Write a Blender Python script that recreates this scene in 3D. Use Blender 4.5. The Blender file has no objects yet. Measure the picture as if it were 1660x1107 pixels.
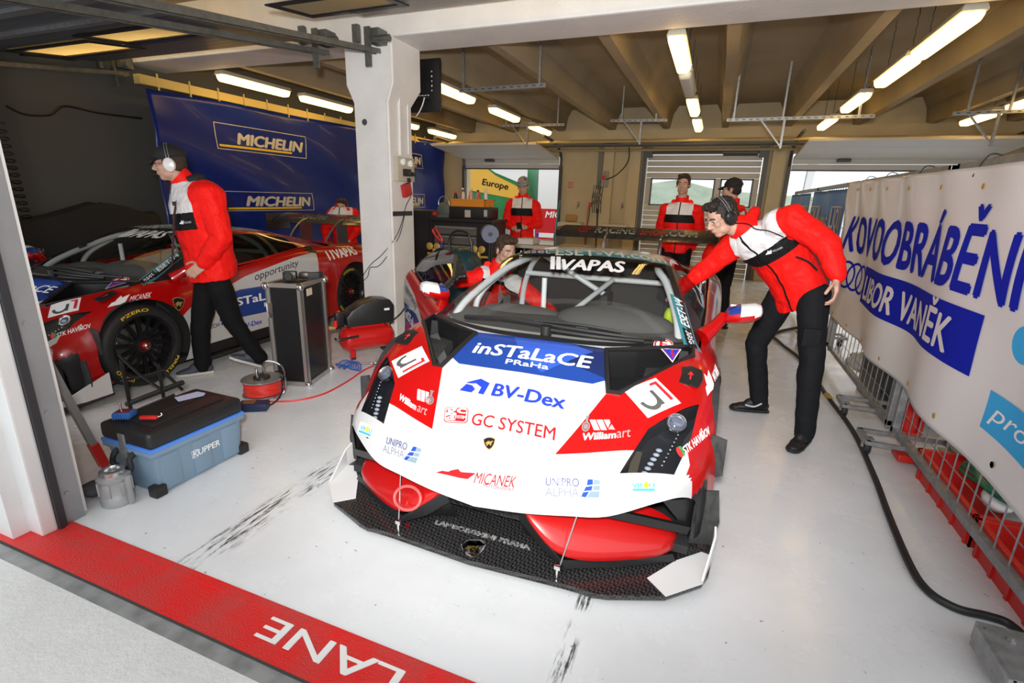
import bpy, bmesh, math, random
import numpy as np
from mathutils import Vector, Matrix, Quaternion
from mathutils.bvhtree import BVHTree
random.seed(7)
SC = bpy.context.scene
COL = SC.collection
# ------------------------------------------------------------------ camera
FPX, CAMH = 811.47, 1.5
RX = np.array([[0.92939168, 0.12515979, -0.34722633],
               [0.36808762, -0.24483906, 0.89697566],
               [0.02725072, -0.96145143, -0.27362116]])
cam_data = bpy.data.cameras.new('camera')
cam = bpy.data.objects.new('camera', cam_data)
COL.objects.link(cam)
cam_data.sensor_width = 36.0
cam_data.lens = FPX / 1660 * 36.0
cam_data.clip_start = 0.05
cam_data.clip_end = 400
_m = Matrix.Identity(4)
for _r in range(3):
    _m[_r][0] = RX[_r][0]
    _m[_r][1] = -RX[_r][1]
    _m[_r][2] = -RX[_r][2]
_m[2][3] = CAMH
cam.matrix_world = _m
SC.camera = cam
# ------------------------------------------------------------------ sky, flash, exposure
SKY_LOW, SKY_TOP = 0.20, 1.35
world = bpy.data.worlds.new('overcast_sky')
SC.world = world
world.use_nodes = True
_n = world.node_tree.nodes
_n['Background'].inputs[0].default_value = (0.92, 0.96, 1.0, 1)
# overcast: dim at the horizon over the pit lane, bright overhead and towards the paddock behind the garage
_wl = world.node_tree.links
_wt = _n.new('ShaderNodeTexCoord'); _ws = _n.new('ShaderNodeSeparateXYZ'); _wl.new(_wt.outputs['Generated'], _ws.inputs[0])
_wz = _n.new('ShaderNodeMapRange'); _wz.inputs[1].default_value = 0.0; _wz.inputs[2].default_value = 0.8; _wz.inputs[3].default_value = SKY_LOW; _wz.inputs[4].default_value = SKY_TOP
_wy = _n.new('ShaderNodeMapRange'); _wy.inputs[1].default_value = 0.1; _wy.inputs[2].default_value = 0.7; _wy.inputs[3].default_value = 0.0; _wy.inputs[4].default_value = 1.1
_wa = _n.new('ShaderNodeMath'); _wa.operation = 'MAXIMUM'
_wl.new(_ws.outputs['Z'], _wz.inputs[0]); _wl.new(_ws.outputs['Y'], _wy.inputs[0]); _wl.new(_wz.outputs[0], _wa.inputs[0]); _wl.new(_wy.outputs[0], _wa.inputs[1])
_wl.new(_wa.outputs[0], _n['Background'].inputs[1])
SC.view_settings.view_transform = 'Standard'
SC.view_settings.look = 'None'
SC.view_settings.gamma = 1.0
SC.view_settings.use_curve_mapping = False
SC.view_settings.exposure = 0.72
# the photographer's flash, held just above the lens
fl = bpy.data.lights.new('camera_flash', 'SPOT')
fl.spot_size = math.radians(112)
fl.spot_blend = 1.0
fl.shadow_soft_size = 0.07
fl.energy = 430
fl.color = (1.0, 0.97, 0.93)
flo = bpy.data.objects.new('camera_flash', fl)
COL.objects.link(flo)
flo.location = (-0.02, -0.10, 1.70)
flo.rotation_euler = Vector((-0.33, 0.94, 0.0)).to_track_quat('-Z', 'Y').to_euler()

# ------------------------------------------------------------------ helpers
def V(*a): return Vector(a if len(a) > 1 else a[0])
def ray(u, v):
    d = RX @ np.array([u - 830.0, v - 553.5, FPX])
    return Vector(d).normalized()
CAMP = Vector((0, 0, CAMH))
def at_z(u, v, z):
    d = ray(u, v); return CAMP + d * ((z - CAMH) / d.z)
def at_y(u, v, y):
    d = ray(u, v); return CAMP + d * (y / d.y)
def at_x(u, v, x):
    d = ray(u, v); return CAMP + d * (x / d.x)

MATS = {}
def mat(name, color, rough=0.5, metal=0.0, var=0.0, scale=8.0, bump=0.0, bscale=40.0, coat=0.0, spec=0.5, emit=0.0, trans=0.0, dirt=None, stretch=None):
    if name in MATS: return MATS[name]
    if name.startswith('lettering'): spec = .05; rough = max(rough, .6)
    m = bpy.data.materials.new(name); m.use_nodes = True
    nt = m.node_tree; b = nt.nodes['Principled BSDF']
    c = (*color, 1) if len(color) == 3 else color
    b.inputs['Base Color'].default_value = c
    b.inputs['Roughness'].default_value = rough
    b.inputs['Metallic'].default_value = metal
    b.inputs['Specular IOR Level'].default_value = spec
    b.inputs['Coat Weight'].default_value = coat
    b.inputs['Coat Roughness'].default_value = 0.03
    if trans: b.inputs['Transmission Weight'].default_value = trans
    if emit:
        b.inputs['Emission Color'].default_value = c
        b.inputs['Emission Strength'].default_value = emit
    if var or bump:
        tc = nt.nodes.new('ShaderNodeTexCoord')
        src = tc.outputs['Object']
        if stretch:
            mp = nt.nodes.new('ShaderNodeMapping'); mp.inputs['Scale'].default_value = stretch
            nt.links.new(src, mp.inputs['Vector']); src = mp.outputs['Vector']
        if var:
            nz = nt.nodes.new('ShaderNodeTexNoise'); nz.inputs['Scale'].default_value = scale
            nz.inputs['Detail'].default_value = 6
            nt.links.new(src, nz.inputs['Vector'])
            rp = nt.nodes.new('ShaderNodeValToRGB')
            d = dirt or tuple(max(0, x * (1 - var)) for x in c[:3])
            rp.color_ramp.elements[0].color = (*d, 1); rp.color_ramp.elements[0].position = 0.3
            rp.color_ramp.elements[1].color = c; rp.color_ramp.elements[1].position = 0.62
            nt.links.new(nz.outputs['Fac'], rp.inputs['Fac'])
            nt.links.new(rp.outputs['Color'], b.inputs['Base Color'])
        if bump:
            n2 = nt.nodes.new('ShaderNodeTexNoise'); n2.inputs['Scale'].default_value = bscale
            n2.inputs['Detail'].default_value = 3
            nt.links.new(src, n2.inputs['Vector'])
            bp = nt.nodes.new('ShaderNodeBump'); bp.inputs['Strength'].default_value = bump
            bp.inputs['Distance'].default_value = 0.02
            nt.links.new(n2.outputs['Fac'], bp.inputs['Height'])
            nt.links.new(bp.outputs['Normal'], b.inputs['Normal'])
    MATS[name] = m
    return m

def glassmat(name, tint=(0.55, 0.6, 0.6), gloss=0.10, rough=0.02):
    if name in MATS: return MATS[name]
    m = bpy.data.materials.new(name); m.use_nodes = True
    nt = m.node_tree; nt.nodes.clear()
    o = nt.nodes.new('ShaderNodeOutputMaterial'); mx = nt.nodes.new('ShaderNodeMixShader')
    t = nt.nodes.new('ShaderNodeBsdfTransparent'); g = nt.nodes.new('ShaderNodeBsdfGlossy')
    f = nt.nodes.new('ShaderNodeLayerWeight'); f.inputs['Blend'].default_value = .5
    pw = nt.nodes.new('ShaderNodeMath'); pw.operation = 'POWER'; pw.inputs[1].default_value = 5.0
    nt.links.new(f.outputs['Facing'], pw.inputs[0])
    mt = nt.nodes.new('ShaderNodeMath'); mt.operation = 'MULTIPLY_ADD'; mt.inputs[1].default_value = .8; mt.inputs[2].default_value = gloss
    mt.use_clamp = True
    t.inputs[0].default_value = (*tint, 1); g.inputs['Roughness'].default_value = rough
    g.inputs[0].default_value = (1, 1, 1, 1)
    nt.links.new(pw.outputs[0], mt.inputs[0]); nt.links.new(mt.outputs[0], mx.inputs[0])
    nt.links.new(t.outputs[0], mx.inputs[1]); nt.links.new(g.outputs[0], mx.inputs[2])
    nt.links.new(mx.outputs[0], o.inputs[0])
    MATS[name] = m
    return m

def frame(o, x, z=None, y=None):
    """4x4 with x axis along x and (approx) z up"""
    x = Vector(x).normalized()
    if z is None: z = Vector((0, 0, 1))
    z = Vector(z); yv = z.cross(x).normalized(); z = x.cross(yv).normalized()
    m = Matrix.Identity(4)
    for i in range(3):
        m[i][0] = x[i]; m[i][1] = yv[i]; m[i][2] = z[i]; m[i][3] = o[i]
    return m
def rotz(a): return Matrix.Rotation(a, 4, 'Z')
def T(*a): return Matrix.Translation(Vector(a if len(a) > 1 else a[0]))

class MB:
    """collects shapes, then links them as ONE mesh object"""
    def __init__(s): s.bm = bmesh.new(); s.mi = 0; s.X = Matrix.Identity(4)
    def _tag(s, vs):
        fs = set()
        for v in vs:
            for f in v.link_faces: fs.add(f)
        for f in fs: f.material_index = s.mi
        return vs
    def face(s, pts):
        vs = [s.bm.verts.new(s.X @ Vector(p)) for p in pts]
        try:
            f = s.bm.faces.new(vs); f.material_index = s.mi
        except ValueError: pass
        return vs
    def box(s, c, d, rot=None, bevel=0.0, seg=2, taper=None):
        M = s.X @ T(c) @ (rot if rot is not None else Matrix.Identity(4)) @ Matrix.Diagonal((*d, 1))
        r = bmesh.ops.create_cube(s.bm, size=1.0, matrix=M)
        vs = r['verts']
        if taper:
            Mi = M.inverted()
            for v in vs:
                p = Mi @ v.co
                if p.z > 0: p.x *= taper[0]; p.y *= taper[1]
                v.co = M @ p
        s._tag(vs)
        if bevel:
            es = list({e for v in vs for e in v.link_edges})
            r = bmesh.ops.bevel(s.bm, geom=es, offset=bevel, segments=seg, profile=0.6, affect='EDGES')
            for f in r['faces']: f.material_index = s.mi
        return vs
    def span(s, a, b, bevel=0.0, seg=2):
        a = Vector(a); b = Vector(b)
        return s.box((a + b) / 2, tuple(abs(x) for x in (b - a)), bevel=bevel, seg=seg)
    def bar(s, a, b, w, h, up=(0, 0, 1), bevel=0.0):
        a = Vector(a); b = Vector(b); d = b - a
        u = Vector(up)
        if abs(d.normalized().dot(u)) > 0.99: u = Vector((0, 1, 0))
        M = frame((a + b) / 2, d, u)
        return s.box((0, 0, 0), (d.length, w, h), rot=M, bevel=bevel)
    def cyl(s, a, b, r, r2=None, n=16, caps=True):
        a = Vector(a); b = Vector(b); d = b - a
        q = Vector((0, 0, 1)).rotation_difference(d.normalized()).to_matrix().to_4x4()
        M = s.X @ T((a + b) / 2) @ q
        rr = bmesh.ops.create_cone(s.bm, cap_ends=caps, segments=n, radius1=r, radius2=r if r2 is None else r2, depth=d.length, matrix=M)
        return s._tag(rr['verts'])
    def sph(s, c, r, n=16, rot=None):
        if not hasattr(r, '__len__'): r = (r, r, r)
        M = s.X @ T(c) @ (rot if rot is not None else Matrix.Identity(4)) @ Matrix.Diagonal((*r, 1))
        rr = bmesh.ops.create_uvsphere(s.bm, u_segments=n, v_segments=max(6, n // 2 + 2), radius=1, matrix=M)
        return s._tag(rr['verts'])
    def tube(s, pts, r, n=8, smooth=6, closed=False, caps=True):
        P = [Vector(p) for p in pts]
        if smooth and len(P) > 2: P = spline(P, smooth, closed)
        N = len(P)
        rad = r if hasattr(r, '__len__') else None
        rings = []; up = None
        for i, p in enumerate(P):
            if closed: t = (P[(i + 1) % N] - P[i - 1])
            else: t = P[min(i + 1, N - 1)] - P[max(i - 1, 0)]
            if t.length < 1e-9: t = Vector((0, 0, 1))
            t.normalize()
            if up is None:
                up = Vector((0, 0, 1)) if abs(t.z) < 0.9 else Vector((1, 0, 0))
            side = t.cross(up)
            if side.length < 1e-6: side = t.orthogonal()
            side.normalize(); up = side.cross(t).normalized()
            rr = r
            if rad is not None:
                f = i / max(1, N - 1) * (len(rad) - 1); k = int(min(f, len(rad) - 2)); rr = rad[k] + (rad[k + 1] - rad[k]) * (f - k)
            rings.append([s.bm.verts.new(s.X @ (p + (side * math.cos(a) + up * math.sin(a)) * rr)) for a in [2 * math.pi * j / n for j in range(n)]])
        for i in range(N if closed else N - 1):
            A = rings[i]; B = rings[(i + 1) % N]
            for j in range(n):
                f = s.bm.faces.new((A[j], A[(j + 1) % n], B[(j + 1) % n], B[j])); f.material_index = s.mi
        if caps and not closed:
            f = s.bm.faces.new(rings[0][::-1]); f.material_index = s.mi
            f = s.bm.faces.new(rings[-1]); f.material_index = s.mi
    def lathe(s, prof, M=None, n=32, caps=True):
        """prof: (radius, height) pairs around local z"""
        M = s.X @ (M if M is not None else Matrix.Identity(4))
        rings = []
        for r, z in prof:
            r = max(r, 1e-4)
            rings.append([s.bm.verts.new(M @ Vector((r * math.cos(2 * math.pi * j / n), r * math.sin(2 * math.pi * j / n), z))) for j in range(n)])
        for A, B in zip(rings, rings[1:]):
            for j in range(n):
                f = s.bm.faces.new((A[j], A[(j + 1) % n], B[(j + 1) % n], B[j])); f.material_index = s.mi
        if caps:
            f = s.bm.faces.new(rings[0][::-1]); f.material_index = s.mi
            f = s.bm.faces.new(rings[-1]); f.material_index = s.mi
    def prism(s, poly, h, M=None, bevel=0.0):
        """poly in local xy, extruded along local z by h"""
        M = s.X @ (M if M is not None else Matrix.Identity(4))
        a = [s.bm.verts.new(M @ Vector((p[0], p[1], 0))) for p in poly]
        b = [s.bm.verts.new(M @ Vector((p[0], p[1], h))) for p in poly]
        n = len(poly); fs = []
        fs.append(s.bm.faces.new(a[::-1])); fs.append(s.bm.faces.new(b))
        for i in range(n): fs.append(s.bm.faces.new((a[i], a[(i + 1) % n], b[(i + 1) % n], b[i])))
        for f in fs: f.material_index = s.mi
        if bevel:
            es = list({e for v in a + b for e in v.link_edges})
            r = bmesh.ops.bevel(s.bm, geom=es, offset=bevel, segments=2, profile=0.6, affect='EDGES')
            for f in r['faces']: f.material_index = s.mi
    def grid(s, P):
        """P rows of points"""
        R = [[s.bm.verts.new(s.X @ Vector(p)) for p in row] for row in P]
        for A, B in zip(R, R[1:]):
            for j in range(len(A) - 1):
                f = s.bm.faces.new((A[j], A[j + 1], B[j + 1], B[j])); f.material_index = s.mi
        return R
    def build(s, name, mats, parent=None, smooth=True, ang=40, fix=True, solid=0.0):
        bm = s.bm
        if fix: bmesh.ops.recalc_face_normals(bm, faces=bm.faces)
        return mesh_obj(name, bm, mats, parent, smooth, ang, solid)

def mesh_obj(name, bm, mats, parent=None, smooth=True, ang=40, solid=0.0):
    me = bpy.data.meshes.new(name)
    if smooth:
        a = math.radians(ang)
        for f in bm.faces: f.smooth = True
        for e in bm.edges:
            if len(e.link_faces) == 2: e.smooth = e.calc_face_angle(0) < a
    bm.to_mesh(me); bm.free()
    if not isinstance(mats, (list, tuple)): mats = [mats]
    for m in mats: me.materials.append(m)
    o = bpy.data.objects.new(name, me)
    COL.objects.link(o)
    if parent: o.parent = parent
    if solid:
        md = o.modifiers.new('thick', 'SOLIDIFY'); md.thickness = solid; md.offset = 0
    return o

def spline(P, k=6, closed=False):
    """Catmull-Rom through P"""
    out = []; N = len(P)
    for i in range(N if closed else N - 1):
        if closed: a, b, c, d = P[i - 1], P[i], P[(i + 1) % N], P[(i + 2) % N]
        else: a, b, c, d = P[max(i - 1, 0)], P[i], P[i + 1], P[min(i + 2, N - 1)]
        for j in range(k):
            t = j / k
            out.append(0.5 * ((2 * b) + (c - a) * t + (2 * a - 5 * b + 4 * c - d) * t * t + (3 * b - a - 3 * c + d) * t ** 3))
    if not closed: out.append(P[-1].copy())
    return out

def tag(o, label=None, cat=None, group=None, kind=None):
    if label: o['label'] = label
    if cat: o['category'] = cat
    if group: o['group'] = group
    if kind: o['kind'] = kind
    return o
def struct(o): o['kind'] = 'structure'; return o
def thing(name, label, cat, loc=(0, 0, 0), rz=0.0, group=None):
    o = bpy.data.objects.new(name, None); COL.objects.link(o)
    o.empty_display_size = 0.1
    o.location = loc; o.rotation_euler = (0, 0, rz)
    return tag(o, label, cat, group)
def copy_tree(o, parent=None):
    c = o.copy(); COL.objects.link(c)
    if parent: c.parent = parent
    for ch in list(o.children): copy_tree(ch, c)
    return c

# ---- lettering: outlines from Blender's own font, as flat meshes in (u, v)
_TXT = {}
def text_bm(s, bold=0.0, shear=0.0, res=3):
    key = (s, bold, shear)
    if key not in _TXT:
        cu = bpy.data.curves.new('t', 'FONT'); cu.body = s; cu.offset = 0; cu.shear = shear
        cu.resolution_u = res; cu.fill_mode = 'FRONT'
        ob = bpy.data.objects.new('t', cu); COL.objects.link(ob)
        dg = bpy.context.evaluated_depsgraph_get()
        me = bpy.data.meshes.new_from_object(ob.evaluated_get(dg))
        bpy.data.objects.remove(ob); bpy.data.curves.remove(cu)
        co = [tuple(v.co) for v in me.vertices]; fa = [tuple(p.vertices) for p in me.polygons]
        bpy.data.meshes.remove(me)
        xs = [c[0] for c in co] or [0]; ys = [c[1] for c in co] or [0]
        x0, x1, y0, y1 = min(xs), max(xs), min(ys), max(ys)
        co = [((c[0] - x0) / max(1e-6, x1 - x0), (c[1] - y0) / max(1e-6, y1 - y0)) for c in co]
        if bold > .003:                       # heavier strokes: the same outline again, slightly shifted
            b = bold * .85; n = len(co); c0, f0 = co, fa; co = []; fa = []
            for k, (dx, dy) in enumerate(((-b, 0), (b, 0), (0, b * .7), (0, -b * .7))):
                dx /= max(1e-6, x1 - x0); dy /= max(1e-6, y1 - y0)
                co += [(c[0] + dx, c[1] + dy, k * .00035) for c in c0]; fa += [tuple(i + k * n for i in f) for f in f0]
        _TXT[key] = (co, fa)
    return _TXT[key]
def flat_shape(shape, **kw):
    """shape: str -> glyph mesh in the unit square; list of polygons -> the same, as they are"""
    if isinstance(shape, str): return text_bm(shape, **kw)
    co = []; fa = []
    for poly in shape:
        fa.append(tuple(range(len(co), len(co) + len(poly)))); co += [tuple(p) for p in poly]
    return co, fa
def flat_on(mb, shape, o, ux, uv, **kw):
    """lay a flat shape (unit square) on the plane o + u*ux + v*uv into a mesh builder"""
    co, fa = flat_shape(shape, **kw)
    o = Vector(o); ux = Vector(ux); uv = Vector(uv)
    n = ux.cross(uv).normalized()
    vs = [mb.bm.verts.new(mb.X @ (o + ux * c[0] + uv * c[1] + n * (c[2] if len(c) > 2 else 0))) for c in co]
    for f in fa:
        try:
            q = mb.bm.faces.new([vs[i] for i in f]); q.material_index = mb.mi
        except ValueError: pass
def circle(cx, cy, rx, ry=None, n=24, a0=0, a1=360):
    ry = rx if ry is None else ry
    full = abs(a1 - a0) >= 360
    m = n if full else n + 1
    return [(cx + rx * math.cos(math.radians(a0 + (a1 - a0) * i / n)), cy + ry * math.sin(math.radians(a0 + (a1 - a0) * i / n))) for i in range(m)]
def ring(cx, cy, r1, r0, n=24, a0=0, a1=360, e=1.0):
    """quads of a ring"""
    out = []
    for i in range(n):
        a = math.radians(a0 + (a1 - a0) * i / n); b = math.radians(a0 + (a1 - a0) * (i + 1) / n)
        out.append([(cx + r1 * math.cos(a), cy + e * r1 * math.sin(a)), (cx + r1 * math.cos(b), cy + e * r1 * math.sin(b)),
                    (cx + r0 * math.cos(b), cy + e * r0 * math.sin(b)), (cx + r0 * math.cos(a), cy + e * r0 * math.sin(a))])
    return out
def rect(x0, y0, x1, y1): return [(x0, y0), (x1, y0), (x1, y1), (x0, y1)]
def outline(x0, y0, x1, y1, t, ty=None):
    ty = ty or t
    return [rect(x0, y0, x1, y0 + ty), rect(x0, y1 - ty, x1, y1), rect(x0, y0 + ty, x0 + t, y1 - ty), rect(x1 - t, y0 + ty, x1, y1 - ty)]

# ------------------------------------------------------------------ the garage
PLAST = mat('white_plaster', (.80, .79, .77), .65, var=.10, scale=3, bump=.15, bscale=30)
CREAM = mat('cream_wall', (.62, .53, .34), .7, var=.12, scale=2)
CONC = mat('ceiling_concrete', (.36, .30, .20), .8, var=.15, scale=1.5)
STEEL = mat('galvanised_steel', (.42, .43, .44), .42, .75, var=.25, scale=30)
DSTEEL = mat('dark_steel', (.10, .10, .10), .5, .5)
PANEL = mat('door_panel_white', (.62, .61, .58), .45)
DPANEL = mat('door_panel_dark', (.10, .11, .125), .45)
def opal():
    m = bpy.data.materials.new('opal_pane'); m.use_nodes = True; nt = m.node_tree; nt.nodes.clear()
    o = nt.nodes.new('ShaderNodeOutputMaterial'); x = nt.nodes.new('ShaderNodeMixShader'); t = nt.nodes.new('ShaderNodeBsdfTranslucent'); d = nt.nodes.new('ShaderNodeBsdfDiffuse')
    t.inputs[0].default_value = (.95, .92, .80, 1); d.inputs[0].default_value = (.6, .56, .45, 1); x.inputs[0].default_value = .12
    nt.links.new(t.outputs[0], x.inputs[1]); nt.links.new(d.outputs[0], x.inputs[2]); nt.links.new(x.outputs[0], o.inputs[0]); return m
OPAL = opal()

def floor_mat():
    m = bpy.data.materials.new('white_epoxy_floor'); m.use_nodes = True
    nt = m.node_tree; N = nt.nodes; L = nt.links; b = N['Principled BSDF']
    tc = N.new('ShaderNodeTexCoord')
    def noise(scale, detail=5, st=None, rot=0, rough=.6):
        mp = N.new('ShaderNodeMapping'); mp.inputs['Scale'].default_value = st or (1, 1, 1); mp.inputs['Rotation'].default_value = (0, 0, rot)
        n = N.new('ShaderNodeTexNoise'); n.inputs['Scale'].default_value = scale; n.inputs['Detail'].default_value = detail; n.inputs['Roughness'].default_value = rough
        L.new(tc.outputs['Object'], mp.inputs[0]); L.new(mp.outputs[0], n.inputs['Vector']); return n.outputs['Fac']
    def ramp(src, a, b_, lo=0.0, hi=1.0):
        r = N.new('ShaderNodeMapRange'); r.inputs[1].default_value = a; r.inputs[2].default_value = b_; r.inputs[3].default_value = lo; r.inputs[4].default_value = hi
        L.new(src, r.inputs[0]); return r.outputs[0]
    def mul(a, b_):
        r = N.new('ShaderNodeMath'); r.operation = 'MULTIPLY'; L.new(a, r.inputs[0])
        if isinstance(b_, float): r.inputs[1].default_value = b_
        else: L.new(b_, r.inputs[1])
        return r.outputs[0]
    def mx(a, b_):
        r = N.new('ShaderNodeMath'); r.operation = 'MAXIMUM'; L.new(a, r.inputs[0]); L.new(b_, r.inputs[1]); return r.outputs[0]
    sep = N.new('ShaderNodeSeparateXYZ'); L.new(tc.outputs['Object'], sep.inputs[0])
    def band(out, c, w):
        s = N.new('ShaderNodeMath'); s.operation = 'SUBTRACT'; L.new(out, s.inputs[0]); s.inputs[1].default_value = c
        a = N.new('ShaderNodeMath'); a.operation = 'ABSOLUTE'; L.new(s.outputs[0], a.inputs[0])
        return ramp(a.outputs[0], w, w * .6)
    # rubber left by tyres driven in and out, along y
    fine = ramp(noise(9, 8, (6, .6, 1), .06, .75), .50, .56)
    cut = ramp(noise(3, 3), .40, .50)
    mark = mul(mul(fine, cut), mx(mul(band(sep.outputs[0], -1.85, .09), band(sep.outputs[1], 1.55, .62)), mul(band(sep.outputs[0], -.29, .035), band(sep.outputs[1], 1.5, .33))))
    # thin scratches and specks
    sc = mul(ramp(noise(5, 9, (1, 7, 1), .6, .8), .64, .69), .5)
    sp = mul(ramp(noise(30, 3), .71, .73), .75)
    sc2 = mul(ramp(noise(6, 9, (8, 1, 1), -.5, .8), .65, .70), .4)
    dirt = mx(mx(mark, sc), mx(sp, sc2))
    base = N.new('ShaderNodeMix'); base.data_type = 'RGBA'
    base.inputs['A'].default_value = (.80, .815, .83, 1); base.inputs['B'].default_value = (.70, .71, .72, 1)
    L.new(ramp(noise(1.3, 5), .45, .7), base.inputs['Factor'])
    mixd = N.new('ShaderNodeMix'); mixd.data_type = 'RGBA'; mixd.inputs['B'].default_value = (.06, .06, .06, 1)
    L.new(dirt, mixd.inputs['Factor']); L.new(base.outputs['Result'], mixd.inputs['A'])
    L.new(mixd.outputs['Result'], b.inputs['Base Color'])
    L.new(ramp(noise(4, 6), .3, .7, .16, .34), b.inputs['Roughness'])
    b.inputs['Specular IOR Level'].default_value = .45
    return m
mb = MB(); mb.span((-9, 1.13, -.3), (9, 11.75, 0))
struct(mb.build('floor', floor_mat(), smooth=False))
def red_mat():
    return mat('red_floor_paint', (.74, .014, .012), .5, var=.55, scale=5, dirt=(.55, .05, .045), bump=.3, bscale=150)
mb = MB(); mb.span((-9, .93, -.3), (9, 1.13, .0015)); mb.span((-9, 1.095, 0), (9, 1.13, .006))
th = struct(mb.build('trim_1', red_mat(), smooth=False))
mb = MB()
flat_on(mb, 'PIT LANE', (-.36, 1.078, .0022), (-.965, 0, 0), (0, -.088, 0), bold=.012)
mb.build('floor_lettering', mat('floor_letter_white', (.82, .82, .80), .5), th, smooth=False, fix=False)
mb = MB(); mb.span((-9, .87, -.3), (9, .93, -.006)); mb.mi = 1; mb.span((-9, .922, -.3), (9, .932, -.002))
struct(mb.build('trim_2', [mat('gutter_zinc', (.36, .37, .37), .5, .3, var=.4, scale=12), mat('gutter_gap', (.05, .05, .045), .9)], smooth=False))
mb = MB(); mb.span((-60, -60, -.3), (60, .87, -.008))
struct(mb.build('pit_apron', mat('apron_concrete', (.72, .72, .70), .85, var=.12, scale=4, bump=.25, bscale=60), smooth=False))
# ceiling slab with ribs
mb = MB(); mb.span((-9, .2, 3.42), (9, 11.8, 3.7))
struct(mb.build('ceiling', CONC, smooth=False))
for k in range(-6, 7):
    x = -.05 + 1.12 * k
    mb = MB()
    mb.prism([(x - .055, 2.97), (x + .055, 2.97), (x + .10, 3.25), (x + .2, 3.43), (x - .2, 3.43), (x - .10, 3.25)], 6.72, Matrix(((1, 0, 0, 0), (0, 0, 1, 4.88), (0, 1, 0, 0), (0, 0, 0, 1))))
    struct(mb.build('ceiling_rib', CONC, smooth=False))
mb = MB(); mb.span((-9, 4.38, 2.90), (9, 4.90, 3.43), bevel=.02)
struct(mb.build('header_beam', PLAST, smooth=False))
# column between the bays
mb = MB()
def ringz(x0, x1, y0, y1, z): return [(x0, y0, z), (x1, y0, z), (x1, y1, z), (x0, y1, z)]
secs = [ringz(-3.43, -3.03, 4.38, 4.80, 0), ringz(-3.43, -3.03, 4.38, 4.80, 2.36), ringz(-3.50, -2.96, 4.37, 4.88, 2.52), ringz(-3.50, -2.96, 4.37, 4.88, 2.91)]
for A, B in zip(secs, secs[1:]):
    for i in range(4): mb.face([A[i], A[(i + 1) % 4], B[(i + 1) % 4], B[i]])
mb.face(secs[-1])
bmesh.ops.remove_doubles(mb.bm, verts=mb.bm.verts, dist=.001)
bmesh.ops.bevel(mb.bm, geom=[e for e in mb.bm.edges if abs((e.verts[0].co - e.verts[1].co).z) > .05], offset=.02, segments=2, affect='EDGES')
struct(mb.build('column', PLAST, ang=25))
# left jamb of the pit door
mb = MB(); mb.span((-3.9, .955, 0), (-2.695, 1.22, 3.4))
mb.span((-2.72, 1.015, 0), (-2.60, 1.075, 3.4), bevel=.008)
mb.span((-2.72, 1.16, 0), (-2.645, 1.215, 3.4))
struct(mb.build('wall_front', mat('jamb_white', (.84, .84, .83), .5, var=.06, scale=6), smooth=False))
mb = MB(); mb.span((-2.66, 1.075, 0), (-2.585, 1.105, 3.4)); mb.mi = 1
mb.span((-2.68, 1.105, 0), (-2.605, 1.165, 3.4)); mb.span((-2.618, 1.10, 0), (-2.606, 1.185, 3.4))
for k in range(6): mb.cyl((-2.606, 1.135, .15 + .4 * k), (-2.598, 1.135, .15 + .4 * k), .009, n=8)
struct(mb.build('trim_3', [mat('door_seal', (.03, .03, .035), .5), mat('jamb_steel', (.34, .35, .36), .45, .4, var=.12, scale=6)], smooth=False))
# walls
mb = MB(); mb.span((-6.9, 1.0, 0), (-6.65, 11.8, 3.5))
struct(mb.build('wall_left', mat('dark_wall', (.085, .085, .08), .85), smooth=False))
mb = MB(); mb.span((6.2, 1.0, 0), (6.4, 11.8, 3.5))
struct(mb.build('wall_right', CREAM, smooth=False))
YB = 11.6
mb = MB()
for x0, x1, z0, z1 in ((-6.9, -5.80, 0, 3.5), (-5.80, -3.45, 2.45, 3.5), (-3.45, -1.52, 0, 3.5), (-1.52, .74, 2.62, 3.5), (.74, 1.25, 0, 3.5), (1.25, 4.3, 2.5, 3.5), (4.3, 6.4, 0, 3.5)):
    mb.span((x0, YB, z0), (x1, YB + .2, z1))
mb.span((-6.9, YB - .12, 2.74), (6.3, YB, 2.98))                      # rib bearing beam
for x in (-2.32, -1.75, 1.0): mb.span((x - .12, YB - .14, 0), (x + .12, YB, 2.75))
mb.span((-2.62, YB - .10, .0), (-2.48, YB, 2.5))
struct(mb.build('wall_back', CREAM, smooth=False))
# back doors
def sect_door(n, x0, x1, z0, z1, tall=.1):
    mb = MB(); y = YB + .04
    k = int((z1 - z0) / tall)
    for i in range(k):
        a = z0 + (z1 - z0) * i / k; b = z0 + (z1 - z0) * (i + 1) / k
        mb.span((x0, y, a + .004), (x1, y + .04, b - .004), bevel=.006)
    return mb
mb = sect_door(1, -1.50, .72, 0, 1.45); mb2 = MB()
mb_top = sect_door(1, -1.50, .72, 2.02, 2.60)
for f in (mb_top,):
    t_ = bpy.data.meshes.new('t'); f.bm.to_mesh(t_); mb.bm.from_mesh(t_); f.bm.free(); bpy.data.meshes.remove(t_)
mb.span((-1.50, YB + .04, 1.45), (-1.40, YB + .08, 2.02)); mb.span((.62, YB + .04, 1.45), (.72, YB + .08, 2.02)); mb.span((-.10, YB + .04, 1.45), (.0, YB + .08, 2.02))
d1 = struct(mb.build('door_1', mat('door_slat_cream', (.56, .53, .46), .4), smooth=False))
WINP = glassmat('door_pane', (.92, .93, .94), .06)
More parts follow.
